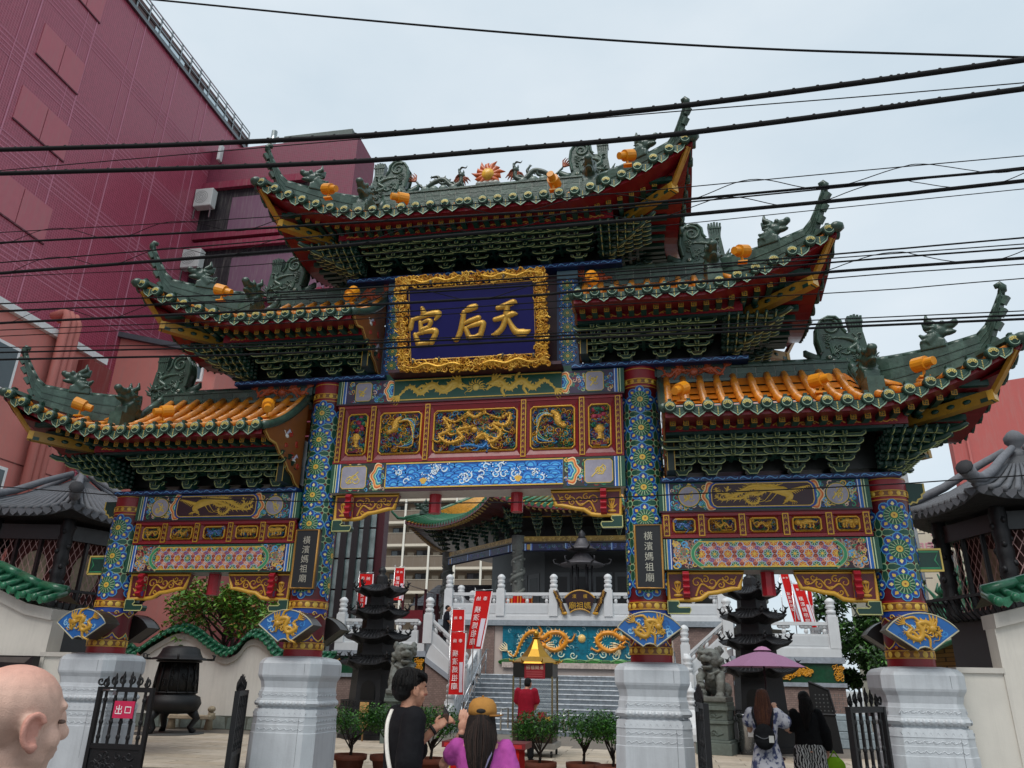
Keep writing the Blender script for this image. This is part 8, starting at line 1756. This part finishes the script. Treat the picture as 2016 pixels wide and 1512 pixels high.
# --- woman in black knit top and zebra trousers
def woman_black():
    H=1.6; p=person('woman in black knit top and zebra-striped trousers beside the flowered dress'); sL,eL,wL=(-.165,0,1.30),(-.22,.08,1.06),(-.14,.26,1.08); sR,eR,wR=(.165,0,1.30),(.25,-.01,1.04),(.27,.06,.82)
    mb=MB(); torso(mb,H,.17,(.145,.1),(.13,.09),(.155,.11)); limb(mb,[sL,eL,wL],[.046,.036,.025]); limb(mb,[sR,eR,wR],[.046,.036,.025]); hand(mb,wL,(.3,.9,0),(0,0,1),.6,.95); hand(mb,wR,(0,.2,-1),(1,0,0),.9,.95); head(mb,(.01,.02,1.475),(.45,.9,0),.95); put(blob('body',mb,.01,2,cK(hx('c49078')),SKIN),'body',p)
    sh=shell([((.19,.13),.56,0),((.18,.125),.6,0),((.17,.12),.7,0),((.175,.115),.77,0),((.16,.1),.80,0),((.13,.085),.815,0)],H,[([sL,(-.205,.06,1.1),(-.15,.2,1.07)],[.065,.06,.045]),([sR,(.245,.0,1.06),(.27,.04,.88)],[.07,.08,.07])]); put(blob('top',sh,.014,3,cK(hx('0e0e10')),CLOTH,.005),'top',p)
    mb=MB(); legs(mb,H,.105,0,.12,.1,.12); mb.ball((0,0,.55*H),(.178,.132,.14)); put(blob('trousers',mb,.016,2,None,ZEB),'trousers',p)
    mb=MB(); mb.ball((0,.0,1.51),(.085,.1,.09))
    for i in range(20): t_=i/19; x=-.09+.18*t_; mb.tube([(x*.7,-.04-.05*sin(pi*t_),1.5),(x,-.08-.04*sin(pi*t_),1.36),(x*.6-.02,-.09-.03*sin(pi*t_),1.24),(x*.3-.03,-.1,1.12+.02*sin(i*2))],[.022,.022,.018,.008],6)
    put(blob('hair',mb,.009,1,cK(hx('100c0c')),MATS['hair'],.003),'hair',p)
    strands(p,lambda t,rg:[(-.06+.12*t,-.0-.07*sin(pi*t),1.575),(-.08+.16*t,-.07-.05*sin(pi*t),1.46),(-.092+.184*t,-.095-.045*sin(pi*t),1.34),(-.075+.11*t,-.105-.035*sin(pi*t),1.22),(-.05+.05*t,-.11,1.08+rg.uniform(-.03,.03))],150,5,[hx('141010'),hx('221a18'),hx('0c0808')]); shoes(p,H); return p
P5=woman_black(); q=onY(1585,1400,1.9); place(P5,(q.x,q.y,0),.1)
mb=MB(); mb.ball((0,0,0),(.14,.07,.13),14,9,hx('7aa81c')); mb.tube([(-.08,0,.08),(0,0,.2),(.08,0,.08)],.012,6,hx('7aa81c')); hb2=mb.build('handbag',CLOTH,None,fix=False); hb2.location=(q.x+.33,q.y+.06,.62); tag(hb2,'lime green handbag held by the woman in black','handbag')
# --- man on the side flight
def man_stairs():
    H=1.74; p=person('man in dark navy shirt climbing the left side stairs of the terrace'); sL,eL,wL=(-.19,0,1.42),(-.22,.08,1.16),(-.2,.3,1.12); sR,eR,wR=(.19,0,1.42),(.22,.04,1.15),(.2,.2,.96)
    mb=MB(); torso(mb,H); limb(mb,[sL,eL,wL],[.055,.044,.03]); limb(mb,[sR,eR,wR],[.055,.044,.03]); hand(mb,wL,(0,1,0),(0,0,1)); hand(mb,wR,(0,.4,-1),(1,0,0)); head(mb,(0,.06,1.6),(0,.9,-.25)); put(blob('body',mb,.014,2,cK(hx('b07a5e')),SKIN),'body',p)
    sh=shell([((.2,.13),.47,0),((.185,.125),.62,0),((.195,.13),.75,0),((.15,.09),.82,0),((.075,.07),.845,0)],H,[([sL,(-.22,.05,1.22)],[.085,.085]),([sR,(.22,.03,1.22)],[.085,.085])]); put(blob('shirt',sh,.02,2,cK(hx('14161e')),CLOTH),'shirt',p)
    mb=MB(); legs(mb,H,.1,0,.1,.07,.065); mb.ball((0,0,.5*H),(.17,.12,.1)); put(blob('trousers',mb,.02,2,cK(hx('1a1a20')),CLOTH),'trousers',p)
    mb=MB(); mb.ball((0,.03,1.655),(.083,.098,.075)); mb.ball((0,-.01,1.62),(.078,.07,.06)); put(blob('hair',mb,.014,1,cK(hx('14100e')),MATS['hair']),'hair',p); shoes(p,H); return p
P6=man_stairs(); q=onY(880,1197,19.0); place(P6,(q.x,19.0,q.z-1.62),-1.2)
mb=MB(); x0=AX-5.4
for i in range(7): mb.box(x0+.2*i-.1,x0+.2*i+.1,18.42,20.6,max(0,q.z-1.62-.14*(i-0)-.3)+0,q.z-1.62-.14*max(0,i-0)*1.0-.002,hx('8b939a'))
mb.build('side_steps',STONE,TER,fix=False)
# --- bald man close to the camera, profile to the right
def bald():
    p=person('bald man in profile at the lower left corner, very close to the camera'); H=1.66; mb=MB(); torso(mb,H,.2,(.18,.12)); limb(mb,[(-.2,0,1.34),(-.25,0,1.08),(-.24,.1,.84)],[.06,.05,.034]); limb(mb,[(.2,0,1.34),(.25,0,1.08),(.24,.1,.84)],[.06,.05,.034]); hand(mb,(-.24,.1,.84),(0,.2,-1),(-1,0,0)); hand(mb,(.24,.1,.84),(0,.2,-1),(1,0,0))
    c=Vector((0,.03,1.548)); f=Vector((0,1,-.03)); head(mb,c,f,1.0)
    mb.ball(c+Vector((0,-.02,.028)),(.082,.1,.086),16,12)                       # smooth skull
    for sg in (-1,1):
        e=c+Vector((sg*.083,-.008,-.02)); pts=[e+Vector((sg*.012,.022*cos(t),.034*sin(t)-.0)) for t in [.4+i*.55 for i in range(10)]]; mb.tube(pts,.0075,6); mb.ball(e+Vector((sg*.008,.004,-.034)),(.01,.012,.013))
    def sc(co):
        k=1+.06*mathutils.noise.noise(co*30); d=co-c; col=hx('cba593')
        sb=max(0,min(1,(.045-d.z)/.05))*max(0,min(1,(.045-d.y)/.05)) if d.z>-.09 else 0
        top=max(0,min(1,(d.z-.05)/.05)); col=tuple(a*(1-.28*sb)+b*.28*sb for a,b in zip(col,hx('6a5a54')))
        col=tuple(a*(1-.25*top)+b*.25*top for a,b in zip(col,hx('d87a68')))
        if d.y>.05 and d.z<-.055: col=tuple(a*.86 for a in col)
        if abs(d.x)>.088 and abs(d.y)<.035: col=tuple(a*(1-.4)+b*.4 for a,b in zip(col,hx('c86a5a')))
        return tuple(x*k for x in col)
    put(blob('body',mb,.0045,8,sc,SKIN),'body',p)
    sh=shell([((.21,.15),.45,0),((.2,.145),.6,0),((.205,.14),.74,0),((.16,.1),.82,0),((.08,.075),.85,0)],H,[([(-.2,0,1.34),(-.24,0,1.14)],[.09,.09]),([(.2,0,1.34),(.24,0,1.14)],[.09,.09])]); put(blob('shirt',sh,.016,3,cK(hx('1c1a1c')),CLOTH,.004),'shirt',p)
    mb=MB(); legs(mb,H,.1,0,.1,.075,.07); mb.ball((0,0,.5*H),(.18,.13,.1)); put(blob('trousers',mb,.02,2,cK(hx('2a2c34')),CLOTH),'trousers',p); shoes(p,H)
    for sg in (-1,1): mb=MB(); mb.ball(c+Vector((sg*.032,.077,-.006)),(.011,.01,.005),8,5,hx('5a463c')); mb.build('eye',SKIN,p,fix=False)
    return p
P7=bald(); place(P7,(1.115,-8.9,0),-.42)
# ---------------------------------------------------------------- overhead cables
WIRE=M('cable',col=(.006,.006,.007),rough=.75,spec=.2,ns=5,na=.1)
def cable(label,pts,Y,wpx,lash=False,beads=False):
    P=[onY(u,v,Y+.0*i) for i,(u,v) in enumerate(pts)]
    d0=(P[0]-P[1]).normalized(); d1=(P[-1]-P[-2]).normalized(); P=[P[0]+d0*9]+P+[P[-1]+d1*6]
    P=[Vector(p) for p in smoothp([tuple(p) for p in P],8)]; D=(Vector(onY(1000,400,Y))-CAMPOS).length; rad=wpx/2*D/CF
    mb=MB(); mb.tube(P,rad,7,(1,1,1))
    if beads:
        for i in range(3,len(P)-1):
            a,b=P[i-1],P[i]; k=max(1,int((b-a).length/.17))
            for j in range(k): p=a.lerp(b,j/k); mb.ball(p+Vector((0,0,rad*.35)),(rad*.9,rad*1.05,rad*1.1),6,4,(1,1,1))
    r=mb.build('overhead_cable',WIRE,None,fix=False); tag(r,label,'cable','cables strung across the street before the gate')
    if lash:
        mb=MB(); up=Vector((0,0,.13))
        mb.tube([p+up for p in P],rad*.4,5,(1,1,1)); Q=[]
        for i in range(1,len(P)):
            a,b=P[i-1],P[i]; k=max(1,int((b-a).length/.06))
            for j in range(k):
                p=a.lerp(b,j/k); s=len(Q)*.32; Q.append(p+Vector((0,.04*sin(s),.065+.075*cos(s))))
        mb.tube(Q,.004,4,(1,1,1)); mb.build('lashing_wire',WIRE,r,fix=False)
C=cable
C('thin twisted cable crossing the sky at the very top',[(290,-2),(700,38),(1100,72),(1500,96),(2016,113)],-4.5,4.5)
C('thickest black cable, upper of the two crossing the top roof',[(0,295),(350,285),(700,268),(1000,243),(1330,210),(1700,162),(2016,118)],-5.0,11,beads=True)
C('thick black cable just below the topmost thick one',[(0,342),(350,332),(700,318),(1000,294),(1300,268),(1700,218),(2016,175)],-5.0,10.5,beads=True)
C('thin wire running between the two thick cables at the right',[(980,250),(1300,222),(1700,190),(2016,163)],-4.8,2.2)
C('cable with looped lashing crossing below the top roof eave',[(0,478),(320,461),(640,442),(1000,420),(1200,406),(1720,359),(2016,333)],-4.6,4.8,True)
C('heavier lashed cable crossing the upper bracket row',[(0,538),(520,497),(900,463),(1200,437),(1720,388),(2016,356)],-4.6,7,True)
C('thin bare wire crossing the top of the plaque',[(0,545),(520,520),(1200,455),(1720,402)],-4.4,1.6)
C('thin cable crossing the upper part of the plaque frame',[(0,598),(600,573),(1200,536),(1720,494),(2016,468)],-4.4,3)
C('dark cable crossing the plaque just under its upper frame',[(0,612),(600,588),(1200,552),(1720,510),(2016,488)],-4.3,3.2)
C('lashed cable crossing the blue field of the plaque',[(0,636),(520,611),(1000,585),(1200,568),(1720,529),(2016,508)],-4.4,5.2,True)
C('thin wire just under the lashed cable on the plaque',[(0,650),(600,625),(1200,585),(1720,541),(2016,520)],-4.3,2)
C('fine wire crossing the lower left of the plaque',[(0,662),(600,634),(1200,600),(1720,572),(2016,548)],-4.3,1.8)
C('upper cable of the lowest bundle crossing the plaque letters',[(0,694),(520,682),(1000,665),(1280,653),(2016,620)],-4.2,3.4)
C('lower cable of the lowest bundle under the plaque letters',[(0,708),(520,697),(1000,673),(1280,660),(2016,628)],-4.2,4.2)
C('fine wire above the lowest cable bundle',[(0,684),(520,676),(1000,660),(1280,645),(2016,612)],-4.2,2)
C('single fine wire crossing the side bays and central doorway',[(0,958),(240,975),(640,988),(1000,989),(1300,975),(1740,954),(2016,936)],-4.2,2)
bpy.data.scenes.remove(TMP)
